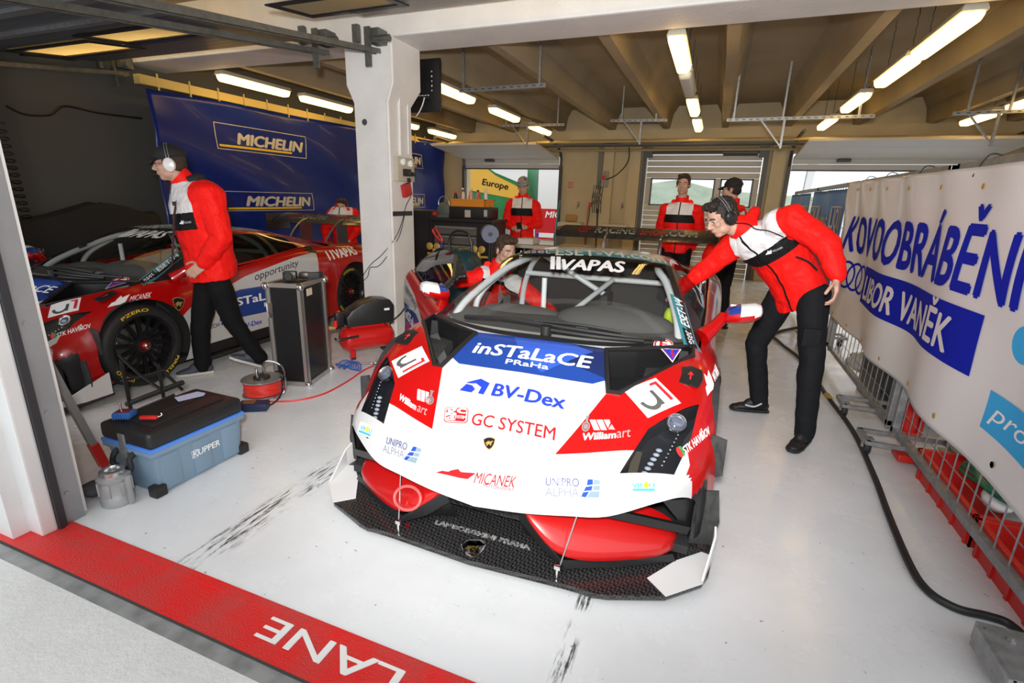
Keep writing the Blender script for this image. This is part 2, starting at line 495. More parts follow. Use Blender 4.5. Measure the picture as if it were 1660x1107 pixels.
for x0, x1 in ((-1.40, -.10), (.0, .62)):
    mb = MB(); t = .03
    for a, b in (((x0, 1.45), (x1, 1.45 + t)), ((x0, 2.02 - t), (x1, 2.02)), ((x0, 1.45), (x0 + t, 2.02)), ((x1 - t, 1.45), (x1, 2.02))):
        mb.span((a[0], YB + .025, a[1]), (b[0], YB + .085, b[1]))
    f = mb.build('window_frame', BLK if 'BLK' in globals() else DSTEEL, d1, smooth=False)
    mb = MB(); mb.span((x0 + t, YB + .05, 1.45 + t), (x1 - t, YB + .06, 2.02 - t)); mb.build('pane', WINP, f, smooth=False)
mb = MB()
for x in (-1.56, .78): mb.span((x - .04, YB - .08, 0), (x + .04, YB, 2.7))
mb.cyl((-1.5, YB - .1, 2.52), (.7, YB - .1, 2.52), .025); mb.cyl((-.02, YB - .1, 2.52), (.62, YB - .1, 2.52), .07)
mb.box((-1.46, YB - .1, 2.52), (.12, .12, .2)); mb.box((.70, YB - .1, 2.52), (.12, .12, .2))
mb.build('door_track', DSTEEL, d1, smooth=False)
def raised(n, x0, x1, wins):
    P0 = Vector((0, YB - .03, 2.19)); P1 = Vector((0, YB - .05, 2.40)); P2 = Vector((0, 9.9, 2.56))
    mb = MB()
    for i in range(2):
        a = P0.lerp(P1, i / 2); b = P0.lerp(P1, (i + 1) / 2)
        mb.box(((x0 + x1) / 2, (a.y + b.y) / 2, (a.z + b.z) / 2), (x1 - x0, .04, .10), bevel=.005)
    d = (P2 - P1).normalized(); n_ = Vector((0, -d.z, d.y))
    for i in range(3):
        a = P1.lerp(P2, i / 3 + .004); b = P1.lerp(P2, (i + 1) / 3 - .004)
        mb.bar((( x0 + x1) / 2, a.y, a.z), ((x0 + x1) / 2, b.y, b.z), x1 - x0, .04, up=n_)
    mb.mi = 1
    mb.span((x0, YB - .06, 2.17), (x1, YB, 2.195))
    mb.box(((x0 * .72 + x1 * .28), YB - .12, 2.36), (.22, .12, .05), bevel=.01)
    o = struct(mb.build('door_%d' % n, [PANEL, DSTEEL], smooth=False))
    for fx in wins:
        w = (x1 - x0) * .2; c = P1.lerp(P2, .5) - n_ * .025; cx = x0 + (x1 - x0) * fx
        m2 = MB(); M = frame((cx, c.y, c.z), (1, 0, 0), -n_)
        for a, b in (((-w / 2, -.17), (w / 2, -.13)), ((-w / 2, .13), (w / 2, .17)), ((-w / 2, -.17), (-w / 2 + .04, .17)), ((w / 2 - .04, -.17), (w / 2, .17))):
            m2.box(M @ Vector(((a[0] + b[0]) / 2, (a[1] + b[1]) / 2, .003)), (abs(b[0] - a[0]), abs(b[1] - a[1]), .012), rot=M.to_3x3().to_4x4())
        m2.mi = 1; m2.box(M @ Vector((0, 0, .001)), (w, .30, .004), rot=M.to_3x3().to_4x4())
        m2.build('window', [DSTEEL, OPAL], o, smooth=False)
    mb = MB()
    for x in (x0 - .05, x1 + .05):
        mb.span((x - .03, YB - .10, 0), (x + .03, YB - .02, 2.25))
        mb.tube([(x, YB - .06, 2.2), (x, YB - .12, 2.5), (x, YB - .6, 2.68), (x, 10.2, 2.74)], .03, n=6)
    mb.build('door_track', DSTEEL, o, smooth=False)
raised(2, -5.80, -3.45, (.18, .48, .78)); raised(3, 1.25, 4.25, (.15, .44, .74))
# overhead doors of the pit side, pushed up under the ceiling
def zpl(y, o=0): return 2.85 + .13 * (y - 4.10) + o
def at_pl(u, v, o=0):
    d = ray(u, v); t = (2.85 - .13 * 4.10 + o - CAMH) / (d.z - .13 * d.y); return CAMP + d * t
def overhead(n, x0, x1, y0, o, mts, wins, framecol):
    mb = MB(); y = y0; k = 0
    dirv = Vector((0, 1, .13)).normalized(); up = Vector((0, -.13, 1)).normalized()
    R = []
    for q in wins:                                          # each pane sits in an opening of the boards
        P = [at_pl(*p, o) for p in q]; xs = sorted(p.x for p in P); ys = sorted(p.y for p in P)
        R.append(((xs[0] + xs[1]) / 2, (xs[2] + xs[3]) / 2, (ys[0] + ys[1]) / 2, (ys[2] + ys[3]) / 2))
    def board(xa, xb, ya, yb):
        if xb - xa < .01: return
        a = Vector(((xa + xb) / 2, ya, zpl(ya, o) + .02)); b = Vector(((xa + xb) / 2, yb, zpl(yb, o) + .02))
        mb.bar(a, b, xb - xa, .03, up=up)
    while y < 4.09:
        y2 = min(y + .125, 4.11)
        cut = sorted((r[0], r[1]) for r in R if r[2] < (y + y2) / 2 < r[3])
        x = x0
        for c0, c1_ in cut: board(x, c0, y + .003, y2 - .003); x = c1_
        board(x, x1, y + .003, y2 - .003); y = y2
    mb.mi = 1
    mb.bar((x0, 2.72, zpl(2.72, o)), (x1, 2.72, zpl(2.72, o)), .05, .06); mb.bar((x0, 2.30, zpl(2.3, o)), (x1, 2.30, zpl(2.30, o)), .07, .05)
    ob = struct(mb.build('door_%d' % n, mts, smooth=False))
    for r in R:
        P = [Vector((x_, y_, zpl(y_, o - .004))) for x_, y_ in ((r[0] - .03, r[2] - .05), (r[1] + .03, r[2] - .05), (r[1] + .03, r[3] + .05), (r[0] - .03, r[3] + .05))]
        m2 = MB(); c = sum(P, Vector()) / 4
        Q = [c + Vector(((p - c).x * .90, (p - c).y * .74, (p - c).z * .74)) for p in P]
        dn = Vector((0, 0, -.012))
        for i in range(4):
            j = (i + 1) % 4
            m2.face([P[i] + dn, P[j] + dn, Q[j] + dn, Q[i] + dn]); m2.face([P[i], P[j], P[j] + dn, P[i] + dn]); m2.face([Q[i], Q[j], Q[j] + dn, Q[i] + dn])
        m2.mi = 1; m2.face(Q)
        m2.build('window', [mat('frame_black', (.012, .012, .014), .4), OPAL], ob, smooth=False, fix=True)
    return ob
overhead(4, -9, -3.62, 1.9, 0, [DPANEL, STEEL], (((150, 59), (250, 35), (330, 50), (228, 71)), ((38, 83), (125, 63), (210, 74), (123, 92)), ((-50, 105), (20, 85), (105, 94), (28, 106))), None)
overhead(5, -3.05, 3.2, 1.9, .13, [mat('door_panel_taupe', (.30, .27, .24), .35), STEEL], (((440, 8), (513, 25), (660, 2), (585, -14)),), None)
# door tracks and brackets at the header
mb = MB()
for x, ya, yb in ((-3.10, 1.4, 4.36), (-3.55, 1.4, 4.2), (-6.6, 1.4, 4.36)):
    zt = lambda y: 2.78 + .137 * (y - 4.35)
    for dx, w, h in ((0, .05, .012), (-.025, .012, .05), (.025, .012, .04)):
        mb.bar((x + dx, ya, zt(ya)), (x + dx, yb, zt(yb)), w, h)
    mb.span((x - .03, yb - .16, zt(yb) - .16), (x + .03, yb - .14, zt(yb) + .16)); mb.span((x - .05, yb - .30, zt(yb)), (x + .01, yb - .26, zt(yb) + .14))
    mb.box((x + .04, yb - .05, zt(yb) + .10), (.12, .14, .12), bevel=.01); mb.cyl((x + .05, yb - .10, zt(yb) + .07), (x + .20, yb - .10, zt(yb) + .07), .03)
struct(mb.build('trim_4', mat('track_steel', (.20, .21, .20), .45, .7, var=.3, scale=20), smooth=False))
mb = MB()
mb.bar((-3.80, 2.35, 2.66), (-3.72, 4.2, 2.88), .10, .07)
struct(mb.build('trim_5', mat('olive_tube', (.24, .22, .14), .5, .3, var=.3, scale=10), smooth=False))
# pipes and cable trays along the back
mb = MB()
for y, z, r in ((11.3, 2.70, .035), (11.2, 2.62, .02), (11.35, 2.56, .03), (11.0, 2.72, .015), (10.7, 2.66, .025)): mb.cyl((-6.6, y, z), (6.2, y, z), r, n=8)
mb.mi = 1
mb.span((-6.6, 10.8, 2.60), (6.2, 11.1, 2.63))
mb.tube([(-6.0, 10.9, 2.66), (-3, 10.85, 2.60), (-1.5, 10.9, 2.68), (.5, 10.8, 2.58), (3, 10.9, 2.66)], .012)
struct(mb.build('trim_6', [mat('pipe_ochre', (.42, .34, .18), .5), DSTEEL], smooth=False))

# ------------------------------------------------------------------ lamps
TUBE = bpy.data.materials.new('lit_diffuser'); TUBE.use_nodes = True
_b = TUBE.node_tree.nodes['Principled BSDF']
_b.inputs['Base Color'].default_value = (.9, .8, .6, 1)
_b.inputs['Emission Color'].default_value = (1.0, .60, .16, 1); _b.inputs['Emission Strength'].default_value = 5.0
_tc = TUBE.node_tree.nodes.new('ShaderNodeTexCoord'); _sp = TUBE.node_tree.nodes.new('ShaderNodeSeparateXYZ')
_wv = TUBE.node_tree.nodes.new('ShaderNodeMath'); _wv.operation = 'MULTIPLY'; _wv.inputs[1].default_value = 95
_sn = TUBE.node_tree.nodes.new('ShaderNodeMath'); _sn.operation = 'SINE'
_mr = TUBE.node_tree.nodes.new('ShaderNodeMapRange'); _mr.inputs[1].default_value = -1; _mr.inputs[2].default_value = 1; _mr.inputs[3].default_value = 2.6; _mr.inputs[4].default_value = 8.0
TUBE.node_tree.links.new(_tc.outputs['Object'], _sp.inputs[0]); TUBE.node_tree.links.new(_sp.outputs[0], _wv.inputs[0])
TUBE.node_tree.links.new(_wv.outputs[0], _sn.inputs[0]); TUBE.node_tree.links.new(_sn.outputs[0], _mr.inputs[0]); TUBE.node_tree.links.new(_mr.outputs[0], _b.inputs['Emission Strength'])
OFFD = mat('unlit_diffuser', (.72, .74, .66), .35)
HOUS = mat('lamp_housing', (.50, .48, .42), .5)
def tube_lamp(lit=True):
    r = thing('ceiling_light', 'x', 'light', group='fluorescent ceiling lights')
    mb = MB(); mb.box((0, 0, .03), (.17, 1.10, .05), bevel=.012, taper=(.8, .98)); mb.build('housing', HOUS, r)
    mb = MB(); mb.box((0, 0, -.03), (.155, 1.08, .075), bevel=.03, seg=3, rot=Matrix.Rotation(math.pi, 4, 'X'), taper=(.72, .97)); mb.build('diffuser', TUBE if lit else OFFD, r)
    for y in (-.38, .38):
        mb = MB()
        for k in range(12): mb.cyl((.004 * (-1) ** k, y, .05 + .042 * k), (-.004 * (-1) ** k, y, .092 + .042 * k), .004, n=6)
        mb.build('hanger_chain', DSTEEL, r)
    return r
lampA = tube_lamp(); lampB = tube_lamp(False)
LROWS = ((-.5, 'over the parked car', (5.47, 6.75, 8.3, 10.1)), (1.515, 'on the right, above the banner fence', (5.47, 6.65, 8.35, 10.2)), (-3.47, 'right of the white column', (6.55, 8.35, 10.2)),
         (-5.85, 'above the blue tarpaulin wall', (5.5, 6.85, 8.9, 10.5)), (3.45, 'at the far right edge', (8.6, 10.0)))
ORD = ('nearest', 'second', 'third', 'farthest'); first = True
for x, where, ys in LROWS:
    for i, y in enumerate(ys):
        off = (x == -.5 and i == 1)
        if off: o = lampB
        else:
            o = lampA if first else copy_tree(lampA); first = False
        o.location = (x, y, 2.86)
        w = ORD[i] if len(ys) > 2 else ('nearer' if i == 0 else 'farther')
        if len(ys) == 3 and i == 2: w = 'farthest'
        o['label'] = ('unlit pale ceiling light, second of the row over the parked car' if off else 'glowing yellow ceiling light, %s of the row %s' % (w, where))
    mb = MB(); mb.bar((x + .03, ys[0] - .4, 2.93), (x + .03, 10.9, 2.93), .012, .012)
    tag(mb.build('light_cable', DSTEEL, smooth=False), 'thin cable linking the row of lights %s' % where, 'cable', 'cables linking the lights')

for (x, y, z, lb) in ((-4.9, 3.55, 3.22, 'ceiling light above the nearest window pane of the raised left pit door'), (-6.2, 3.65, 3.22, 'ceiling light above the middle window pane of the raised left pit door'), (-7.6, 3.8, 3.22, 'ceiling light above the farthest window pane of the raised left pit door'), (-1.6, 3.2, 3.30, 'ceiling light above the raised pit door over the parked car')):
    o = copy_tree(lampA); o.location = (x, y, z + .02); o.rotation_euler = (0, 0, math.pi / 2); o['label'] = lb
    for ch in [c for c in o.children if c.name.startswith('hanger_chain')]: bpy.data.objects.remove(ch)
    for q in (-.38, .38):
        mb = MB(); mb.cyl((0, q, .05), (0, q, 3.42 - z), .006, n=6); mb.build('hanger_rod', DSTEEL, o)
# ------------------------------------------------------------------ racing cars
RED = mat('red_lacquer', (0.44, 0.003, 0.003), 0.25, coat=0.35)
WHT = mat('white_lacquer', (0.56, 0.56, 0.56), 0.28, coat=0.35)
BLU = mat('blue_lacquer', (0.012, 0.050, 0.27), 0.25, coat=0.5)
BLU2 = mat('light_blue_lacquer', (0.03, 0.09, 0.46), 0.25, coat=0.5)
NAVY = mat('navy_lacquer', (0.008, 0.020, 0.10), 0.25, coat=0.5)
BLK = mat('black_plastic', (0.012, 0.012, 0.013), 0.38)
DRK = mat('dark_interior', (0.02, 0.02, 0.021), 0.8)
GREYF = mat('dashboard_flock', (0.085, 0.082, 0.082), 0.9)
RUB = mat('black_rubber', (0.018, 0.018, 0.019), 0.62)
CHR = mat('chrome', (0.75, 0.75, 0.76), 0.15, 1.0)
CAGE = mat('white_tube_paint', (0.72, 0.75, 0.78), 0.35)
TEAL = mat('teal_sticker', (0.045, 0.24, 0.28), 0.4)
LWHT = mat('lettering_white', (0.88, 0.88, 0.88), 0.45)
LRED = mat('lettering_red', (0.62, 0.015, 0.02), 0.45)
LBLU = mat('lettering_blue', (0.02, 0.05, 0.55), 0.45)
LBLK = mat('lettering_black', (0.015, 0.015, 0.018), 0.5)
LGRY = mat('lettering_grey', (0.09, 0.09, 0.085), 0.5)
LSIL = mat('lettering_silver', (0.55, 0.60, 0.66), 0.45)
LYEL = mat('lettering_yellow', (0.85, 0.60, 0.03), 0.5)
LSKY = mat('lettering_sky', (0.06, 0.42, 0.82), 0.5)
LGRN = mat('lettering_green', (0.03, 0.30, 0.06), 0.5)
LGOLD = mat('lettering_gold', (0.62, 0.42, 0.12), 0.35, 0.6)
WSG = glassmat('windscreen_glass', (0.88, 0.90, 0.89), 0.045)
SUNS = glassmat('sun_strip_film', (0.10, 0.10, 0.10), 0.05)
TINT = glassmat('tinted_glass', (0.16, 0.20, 0.19), 0.07)
CLR = glassmat('clear_lens', (0.80, 0.82, 0.84), 0.08)
def carbon():
    m = bpy.data.materials.new('carbon_fibre'); m.use_nodes = True
    nt = m.node_tree; b = nt.nodes['Principled BSDF']
    tc = nt.nodes.new('ShaderNodeTexCoord'); mp = nt.nodes.new('ShaderNodeMapping')
    mp.inputs['Rotation'].default_value = (0.3, 0.2, 0.785); mp.inputs['Scale'].default_value = (1, 1, 1)
    ck = nt.nodes.new('ShaderNodeTexChecker'); ck.inputs['Scale'].default_value = 95
    ck.inputs['Color1'].default_value = (0.008, 0.008, 0.009, 1); ck.inputs['Color2'].default_value = (0.05, 0.048, 0.048, 1)
    nt.links.new(tc.outputs['Object'], mp.inputs[0]); nt.links.new(mp.outputs[0], ck.inputs['Vector'])
    nt.links.new(ck.outputs['Color'], b.inputs['Base Color'])
    b.inputs['Roughness'].default_value = 0.3; b.inputs['Coat Weight'].default_value = 0.3
    return m
CARB = carbon()

# control grid of the half body: rows front to rear, columns centre to sill, (w, s, z)
BODY = [
 [(0,.05,.285),(.2,.07,.295),(.38,.095,.315),(.53,.125,.335),(.70,.225,.378),(.79,.305,.378),(.845,.365,.335),(.858,.39,.24),(.858,.40,.14)],
 [(0,.062,.38),(.2,.078,.38),(.38,.11,.385),(.56,.17,.392),(.73,.265,.41),(.81,.345,.42),(.86,.40,.37),(.872,.415,.27),(.872,.425,.135)],
 [(0,.125,.472),(.2,.135,.472),(.4,.17,.468),(.58,.235,.466),(.745,.323,.463),(.825,.40,.455),(.872,.45,.41),(.887,.46,.30),(.887,.47,.13)],
 [(0,.20,.508),(.2,.21,.506),(.4,.25,.506),(.59,.332,.529),(.765,.43,.525),(.845,.49,.49),(.89,.52,.42),(.905,.53,.30),(.905,.54,.12)],
 [(0,.40,.600),(.2,.405,.596),(.42,.43,.597),(.62,.48,.607),(.785,.55,.608),(.87,.59,.555),(.91,.60,.46),(.925,.60,.32),(.92,.61,.12)],
 [(0,.60,.690),(.2,.60,.687),(.44,.60,.684),(.63,.62,.675),(.785,.66,.662),(.88,.70,.61),(.925,.72,.50),(.935,.72,.34),(.925,.72,.12)],
 [(0,.82,.792),(.2,.83,.790),(.44,.84,.784),(.63,.86,.765),(.775,.88,.752),(.885,.91,.69),(.932,.93,.56),(.94,.93,.38),(.93,.93,.12)],
 [(0,1.0,.80),(.2,1.0,.80),(.44,1.02,.80),(.63,1.06,.798),(.775,1.12,.79),(.872,1.15,.73),(.92,1.16,.60),(.925,1.16,.40),(.90,1.16,.12)],
 [(0,1.5,.80),(.2,1.5,.80),(.44,1.5,.80),(.63,1.5,.80),(.785,1.5,.80),(.865,1.5,.745),(.90,1.5,.62),(.905,1.5,.40),(.90,1.5,.11)],
 [(0,2.0,.82),(.2,2.0,.82),(.44,2.0,.82),(.63,2.0,.82),(.795,2.0,.828),(.865,2.0,.775),(.895,2.0,.64),(.895,2.0,.40),(.91,2.0,.11)],
 [(0,2.5,.88),(.2,2.5,.88),(.44,2.5,.88),(.63,2.5,.88),(.795,2.5,.895),(.875,2.5,.83),(.90,2.5,.67),(.895,2.5,.40),(.92,2.5,.11)],
 [(0,3.0,1.02),(.2,3.0,1.015),(.44,3.0,.995),(.63,2.98,.96),(.79,2.95,.935),(.89,2.95,.86),(.94,2.95,.70),(.94,2.95,.40),(.93,2.95,.11)],
 [(0,3.5,.935),(.2,3.5,.935),(.44,3.5,.925),(.63,3.5,.915),(.79,3.5,.905),(.90,3.5,.845),(.955,3.5,.70),(.96,3.5,.40),(.94,3.5,.14)],
 [(0,4.0,.885),(.2,4.0,.885),(.44,4.0,.88),(.61,4.0,.875),(.77,4.0,.865),(.88,3.98,.80),(.93,3.97,.66),(.94,3.96,.42),(.92,3.95,.18)],
 [(0,4.28,.84),(.2,4.28,.84),(.43,4.27,.838),(.6,4.26,.832),(.75,4.24,.82),(.85,4.2,.76),(.89,4.17,.62),(.9,4.16,.42),(.88,4.15,.22)],
 [(0,4.27,.40),(.2,4.27,.40),(.43,4.26,.40),(.6,4.25,.40),(.74,4.23,.40),(.82,4.2,.40),(.86,4.17,.36),(.87,4.16,.30),(.86,4.15,.22)],
]
GREEN = [
 [(0,.83,.80),(.25,.85,.797),(.5,.93,.795),(.735,1.085,.795),(.765,1.12,.79),(.778,1.15,.786),(.79,1.18,.78)],
 [(0,1.33,.985),(.24,1.34,.982),(.46,1.39,.972),(.645,1.48,.95),(.685,1.51,.935),(.745,1.54,.868),(.79,1.56,.80)],
 [(0,1.865,1.142),(.2,1.867,1.14),(.38,1.873,1.132),(.535,1.89,1.109),(.575,1.91,1.09),(.705,1.94,.975),(.802,1.96,.826)],
 [(0,2.2,1.16),(.2,2.2,1.157),(.37,2.2,1.147),(.515,2.2,1.122),(.56,2.2,1.10),(.705,2.22,.99),(.805,2.23,.85)],
 [(0,2.6,1.13),(.2,2.6,1.127),(.37,2.6,1.115),(.51,2.6,1.085),(.56,2.6,1.065),(.70,2.6,.985),(.80,2.6,.90)],
 [(0,3.05,1.05),(.2,3.05,1.045),(.37,3.04,1.03),(.51,3.02,1.005),(.57,3.0,.99),(.68,2.97,.965),(.79,2.93,.93)],
 [(0,3.55,.94),(.2,3.55,.938),(.37,3.5,.932),(.5,3.45,.925),(.56,3.4,.92),(.65,3.35,.915),(.77,3.3,.90)],
]
def hermite(P, t, mono=True):
    """P (n, ...) at parameters t, monotone cubic"""
    P = np.asarray(P, float); n = len(P)
    d = np.diff(P, axis=0); m = np.zeros_like(P)
    m[1:-1] = (d[:-1] + d[1:]) / 2
    m[0] = d[0]; m[-1] = d[-1]
    if mono:
        same = d[:-1] * d[1:] > 0
        lim = 3 * np.minimum(np.abs(d[:-1]), np.abs(d[1:]))
        m[1:-1] = np.where(same, np.sign(m[1:-1]) * np.minimum(np.abs(m[1:-1]), lim), 0)
    out = []
    for x in t:
        i = min(int(x), n - 2); u = x - i
        h00 = 2*u**3 - 3*u*u + 1; h10 = u**3 - 2*u*u + u; h01 = -2*u**3 + 3*u*u; h11 = u**3 - u*u
        out.append(h00*P[i] + h10*m[i] + h01*P[i+1] + h11*m[i+1])
    return np.array(out)
def loft(G, kr, kc):
    G = np.array(G, float)
    tr = np.linspace(0, len(G) - 1, (len(G) - 1) * kr + 1)
    tc = np.linspace(0, G.shape[1] - 1, (G.shape[1] - 1) * kc + 1)
    A = hermite(G, tr)                       # rows refined
    B = np.stack([hermite(r, tc, mono=False) for r in A])
    return tr, tc, B
def loft_bm(G, kr, kc, keep, matf):
    """both halves as one bmesh; keep(r, c) and matf(r, c) see grid parameters"""
    tr, tc, B = loft(G, kr, kc)
    bm = bmesh.new(); R, Cn = B.shape[:2]
    vs = {}
    for sgn in (1, -1):
        for i in range(R):
            for j in range(Cn):
                if j == 0 and sgn == -1: vs[(i, j, -1)] = vs[(i, 0, 1)]; continue
                vs[(i, j, sgn)] = bm.verts.new((sgn * B[i, j, 0], B[i, j, 1], B[i, j, 2]))
    for sgn in (1, -1):
        for i in range(R - 1):
            for j in range(Cn - 1):
                r = (tr[i] + tr[i + 1]) / 2; c = (tc[j] + tc[j + 1]) / 2
                if not keep(r, c, sgn): continue
                q = [vs[(i, j, sgn)], vs[(i, j + 1, sgn)], vs[(i + 1, j + 1, sgn)], vs[(i + 1, j, sgn)]]
                if sgn == -1: q = q[::-1]
                f = bm.faces.new(q); f.material_index = matf(r, c, sgn)
    bmesh.ops.delete(bm, geom=[v for v in bm.verts if not v.link_faces], context='VERTS')
    return bm
def inpoly(p, poly):
    x, y = p; r = False; n = len(poly)
    for i in range(n):
        x0, y0 = poly[i]; x1, y1 = poly[(i + 1) % n]
        if (y0 > y) != (y1 > y) and x < (x1 - x0) * (y - y0) / (y1 - y0) + x0: r = not r
    return r
def cut_poly(bm, poly, ax, test):
    """cut a polygon, seen along axis 'z' (w, s) or 'x' (s, z), into the faces that pass test; returns the faces inside"""
    ia, ib = ((0, 1) if ax == 'z' else (1, 2))
    pad = 0.05
    x0 = min(p[0] for p in poly) - pad; x1 = max(p[0] for p in poly) + pad
    y0 = min(p[1] for p in poly) - pad; y1 = max(p[1] for p in poly) + pad
    def near():
        out = []
        for f in bm.faces:
            c = f.calc_center_median()
            if x0 < c[ia] < x1 and y0 < c[ib] < y1 and test(c, f.normal): out.append(f)
        return out
    bm.normal_update()
    n = len(poly)
    for i in range(n):
        a, b = poly[i], poly[(i + 1) % n]
        fs = near()
        co = [0, 0, 0]; no = [0, 0, 0]
        co[ia], co[ib] = a; no[ia], no[ib] = (b[1] - a[1]), -(b[0] - a[0])
        if Vector(no).length < 1e-6: continue
        ex0, ex1 = min(a[0], b[0]) - .04, max(a[0], b[0]) + .04
        ey0, ey1 = min(a[1], b[1]) - .04, max(a[1], b[1]) + .04
        fs = [f for f in fs if any(ex0 < v.co[ia] < ex1 and ey0 < v.co[ib] < ey1 for v in f.verts)]
        geom = list({v for f in fs for v in f.verts}) + list({e for f in fs for e in f.edges}) + fs
        bmesh.ops.bisect_plane(bm, geom=geom, dist=1e-5, plane_co=co, plane_no=Vector(no).normalized())
        bm.normal_update()
    return [f for f in near() if inpoly((f.calc_center_median()[ia], f.calc_center_median()[ib]), poly)]
def mir(poly): return [(-p[0], p[1]) for p in poly][::-1]

VENT = [(.405,.64),(.357,.83),(.50,.895),(.70,1.02),(.758,1.08),(.765,.965),(.47,.57),(.425,.565)]
HEADL = [(.549,.227),(.75,.323),(.80,.50),(.815,.655),(.67,.495),(.625,.44)]
RED_PLAN = [(.285,.216),(.59,.332),(.69,.385),(.72,.44),(.79,.44),(.845,.30),(1.2,.30),(1.2,1.3),(.70,1.3),(.70,.95),(.46,.565),(.42,.565)]
BLUE_PLAN = [(-.357,.85),(-.41,.64),(-.345,.60),(.345,.60),(.41,.64),(.357,.85)]
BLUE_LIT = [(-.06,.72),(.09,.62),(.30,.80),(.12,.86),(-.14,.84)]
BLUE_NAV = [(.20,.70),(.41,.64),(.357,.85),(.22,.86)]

def body_bm():
    bm = loft_bm(BODY, 8, 5,
                 lambda r, c, s: not (c < 4.2 and 6.9 < r < 11.6),
                 lambda r, c, s: 1)
    top = lambda c, n: n.z > 0.12
    for poly in (RED_PLAN, mir(RED_PLAN)):
        for f in cut_poly(bm, poly, 'z', top): f.material_index = 0
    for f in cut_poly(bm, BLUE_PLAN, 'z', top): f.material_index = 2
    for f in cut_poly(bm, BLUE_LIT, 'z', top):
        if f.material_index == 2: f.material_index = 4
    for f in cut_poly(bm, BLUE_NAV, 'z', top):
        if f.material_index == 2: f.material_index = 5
    # everything behind the doors' front edge and the front corner sides: red, then the side graphics
    for f in bm.faces:
        c = f.calc_center_median(); w = abs(c.x)
        if w > .80 and f.normal.z <= .12 and c.y > .40: f.material_index = 0
        if c.y > 1.29: f.material_index = 0
        if w > .80 and c.z < .52 and c.y > .36: f.material_index = 0
        if w > .79 and c.y < .47 and c.z < .34 + .35 * (c.y - .28): f.material_index = 3
    for sg in (1, -1):
        side = lambda c, n, sg=sg: sg * c.x > .72 and sg * n.x > .05
        for poly, mi in (                         ([(1.20,.47),(1.34,.56),(1.50,.56),(1.58,.62),(1.95,.73),(2.60,.84),(2.945,.875),(2.90,.64),(2.82,.36),(2.80,.05),(1.1,.05)], 1),
                         ([(1.62,.58),(1.86,.62),(2.50,.60),(2.42,.34),(1.60,.37)], 2),
                         ([(2.50,.60),(2.62,.63),(2.54,.36),(2.42,.34)], 3),
                         ([(1.35,.20),(2.95,.205),(2.95,.05),(1.3,.05)], 3),
                         ([(2.79,.905),(2.95,.93),(2.97,.85),(2.86,.875)], 3)):
            for f in cut_poly(bm, poly, 'x', side): f.material_index = mi
    # openings
    gone = []
    for poly in (VENT, mir(VENT), HEADL, mir(HEADL)): gone += cut_poly(bm, poly, 'z', top)
    for sg in (1, -1):
        side = lambda c, n, sg=sg: sg * c.x > .60 and sg * n.x > .2
        for (s0, z0, r) in ((.93, .325, .362), (3.55, .33, .375)):
            gone += cut_poly(bm, circle(s0, z0, r, n=40), 'x', side)
    bmesh.ops.delete(bm, geom=list(set(gone)), context='FACES')
    bmesh.ops.delete(bm, geom=[v for v in bm.verts if not v.link_faces], context='VERTS')
    return bm

def green_bm():
    def mt(r, c, s):
        if r < 2.02 and c < 2.9:
            return (5 if r > 1.77 else 1) if r > .04 else 2          # windscreen and its dark top strip
        if c > 4.1 and c < 5.9 and 1.15 < r < 4.55:
            if abs(r - 3.62) < .07: return 2
            return 3                            # side and quarter windows
        if r < 2.0: return 2                    # pillars
        if r < 2.32 and c < 3.3: return 4       # teal band
        if c > 2.75 and r > 2.0: return 6       # red roof rails
        if r > 4.0: return 6
        return 0
    return loft_bm(GREEN, 14, 10, lambda r, c, s: True, mt)

# ---------------------------------------------------------------- the prototype
car = thing('racing_car', 'red and white racing coupe parked nose-out in the middle, its right door open', 'car')
CARM = T(-.772, 1.567, 0) @ rotz(0.012)
car.matrix_world = CARM
CAR2M = T(-4.835, 1.464, 0) @ rotz(math.atan2(.137, 2.621))
BM_SLOTS = [RED, WHT, BLU, BLK, BLU2, NAVY]
bmb = body_bm(); bmg = green_bm()
bmb.normal_update(); bmg.normal_update()
_al = bmesh.new()
for src in (bmb, bmg):
    tmp = bpy.data.meshes.new('t'); src.to_mesh(tmp); _al.from_mesh(tmp); bpy.data.meshes.remove(tmp)
_full = loft_bm(BODY, 8, 5, lambda r, c, s: True, lambda r, c, s: 0)
tmp = bpy.data.meshes.new('t'); bmg.to_mesh(tmp); _full.from_mesh(tmp); bpy.data.meshes.remove(tmp)
_full.normal_update()
SKIN = BVHTree.FromBMesh(_full)
def hit(u, v, M=None, tree=None):
    """the point of the car's skin seen at photo pixel (u, v), in car coordinates"""
    Mi = (M or CARM).inverted()
    o = Mi @ CAMP; d = (Mi.to_3x3() @ ray(u, v)).normalized()
    h = (tree or SKIN).ray_cast(o, d)
    if h[0] is None:                       # the ray just clears an edge: take the nearest point
        h = min((SKIN.find_nearest(o + d * (1 + k * .02)) for k in range(350)), key=lambda r: r[3])
    return h[0]
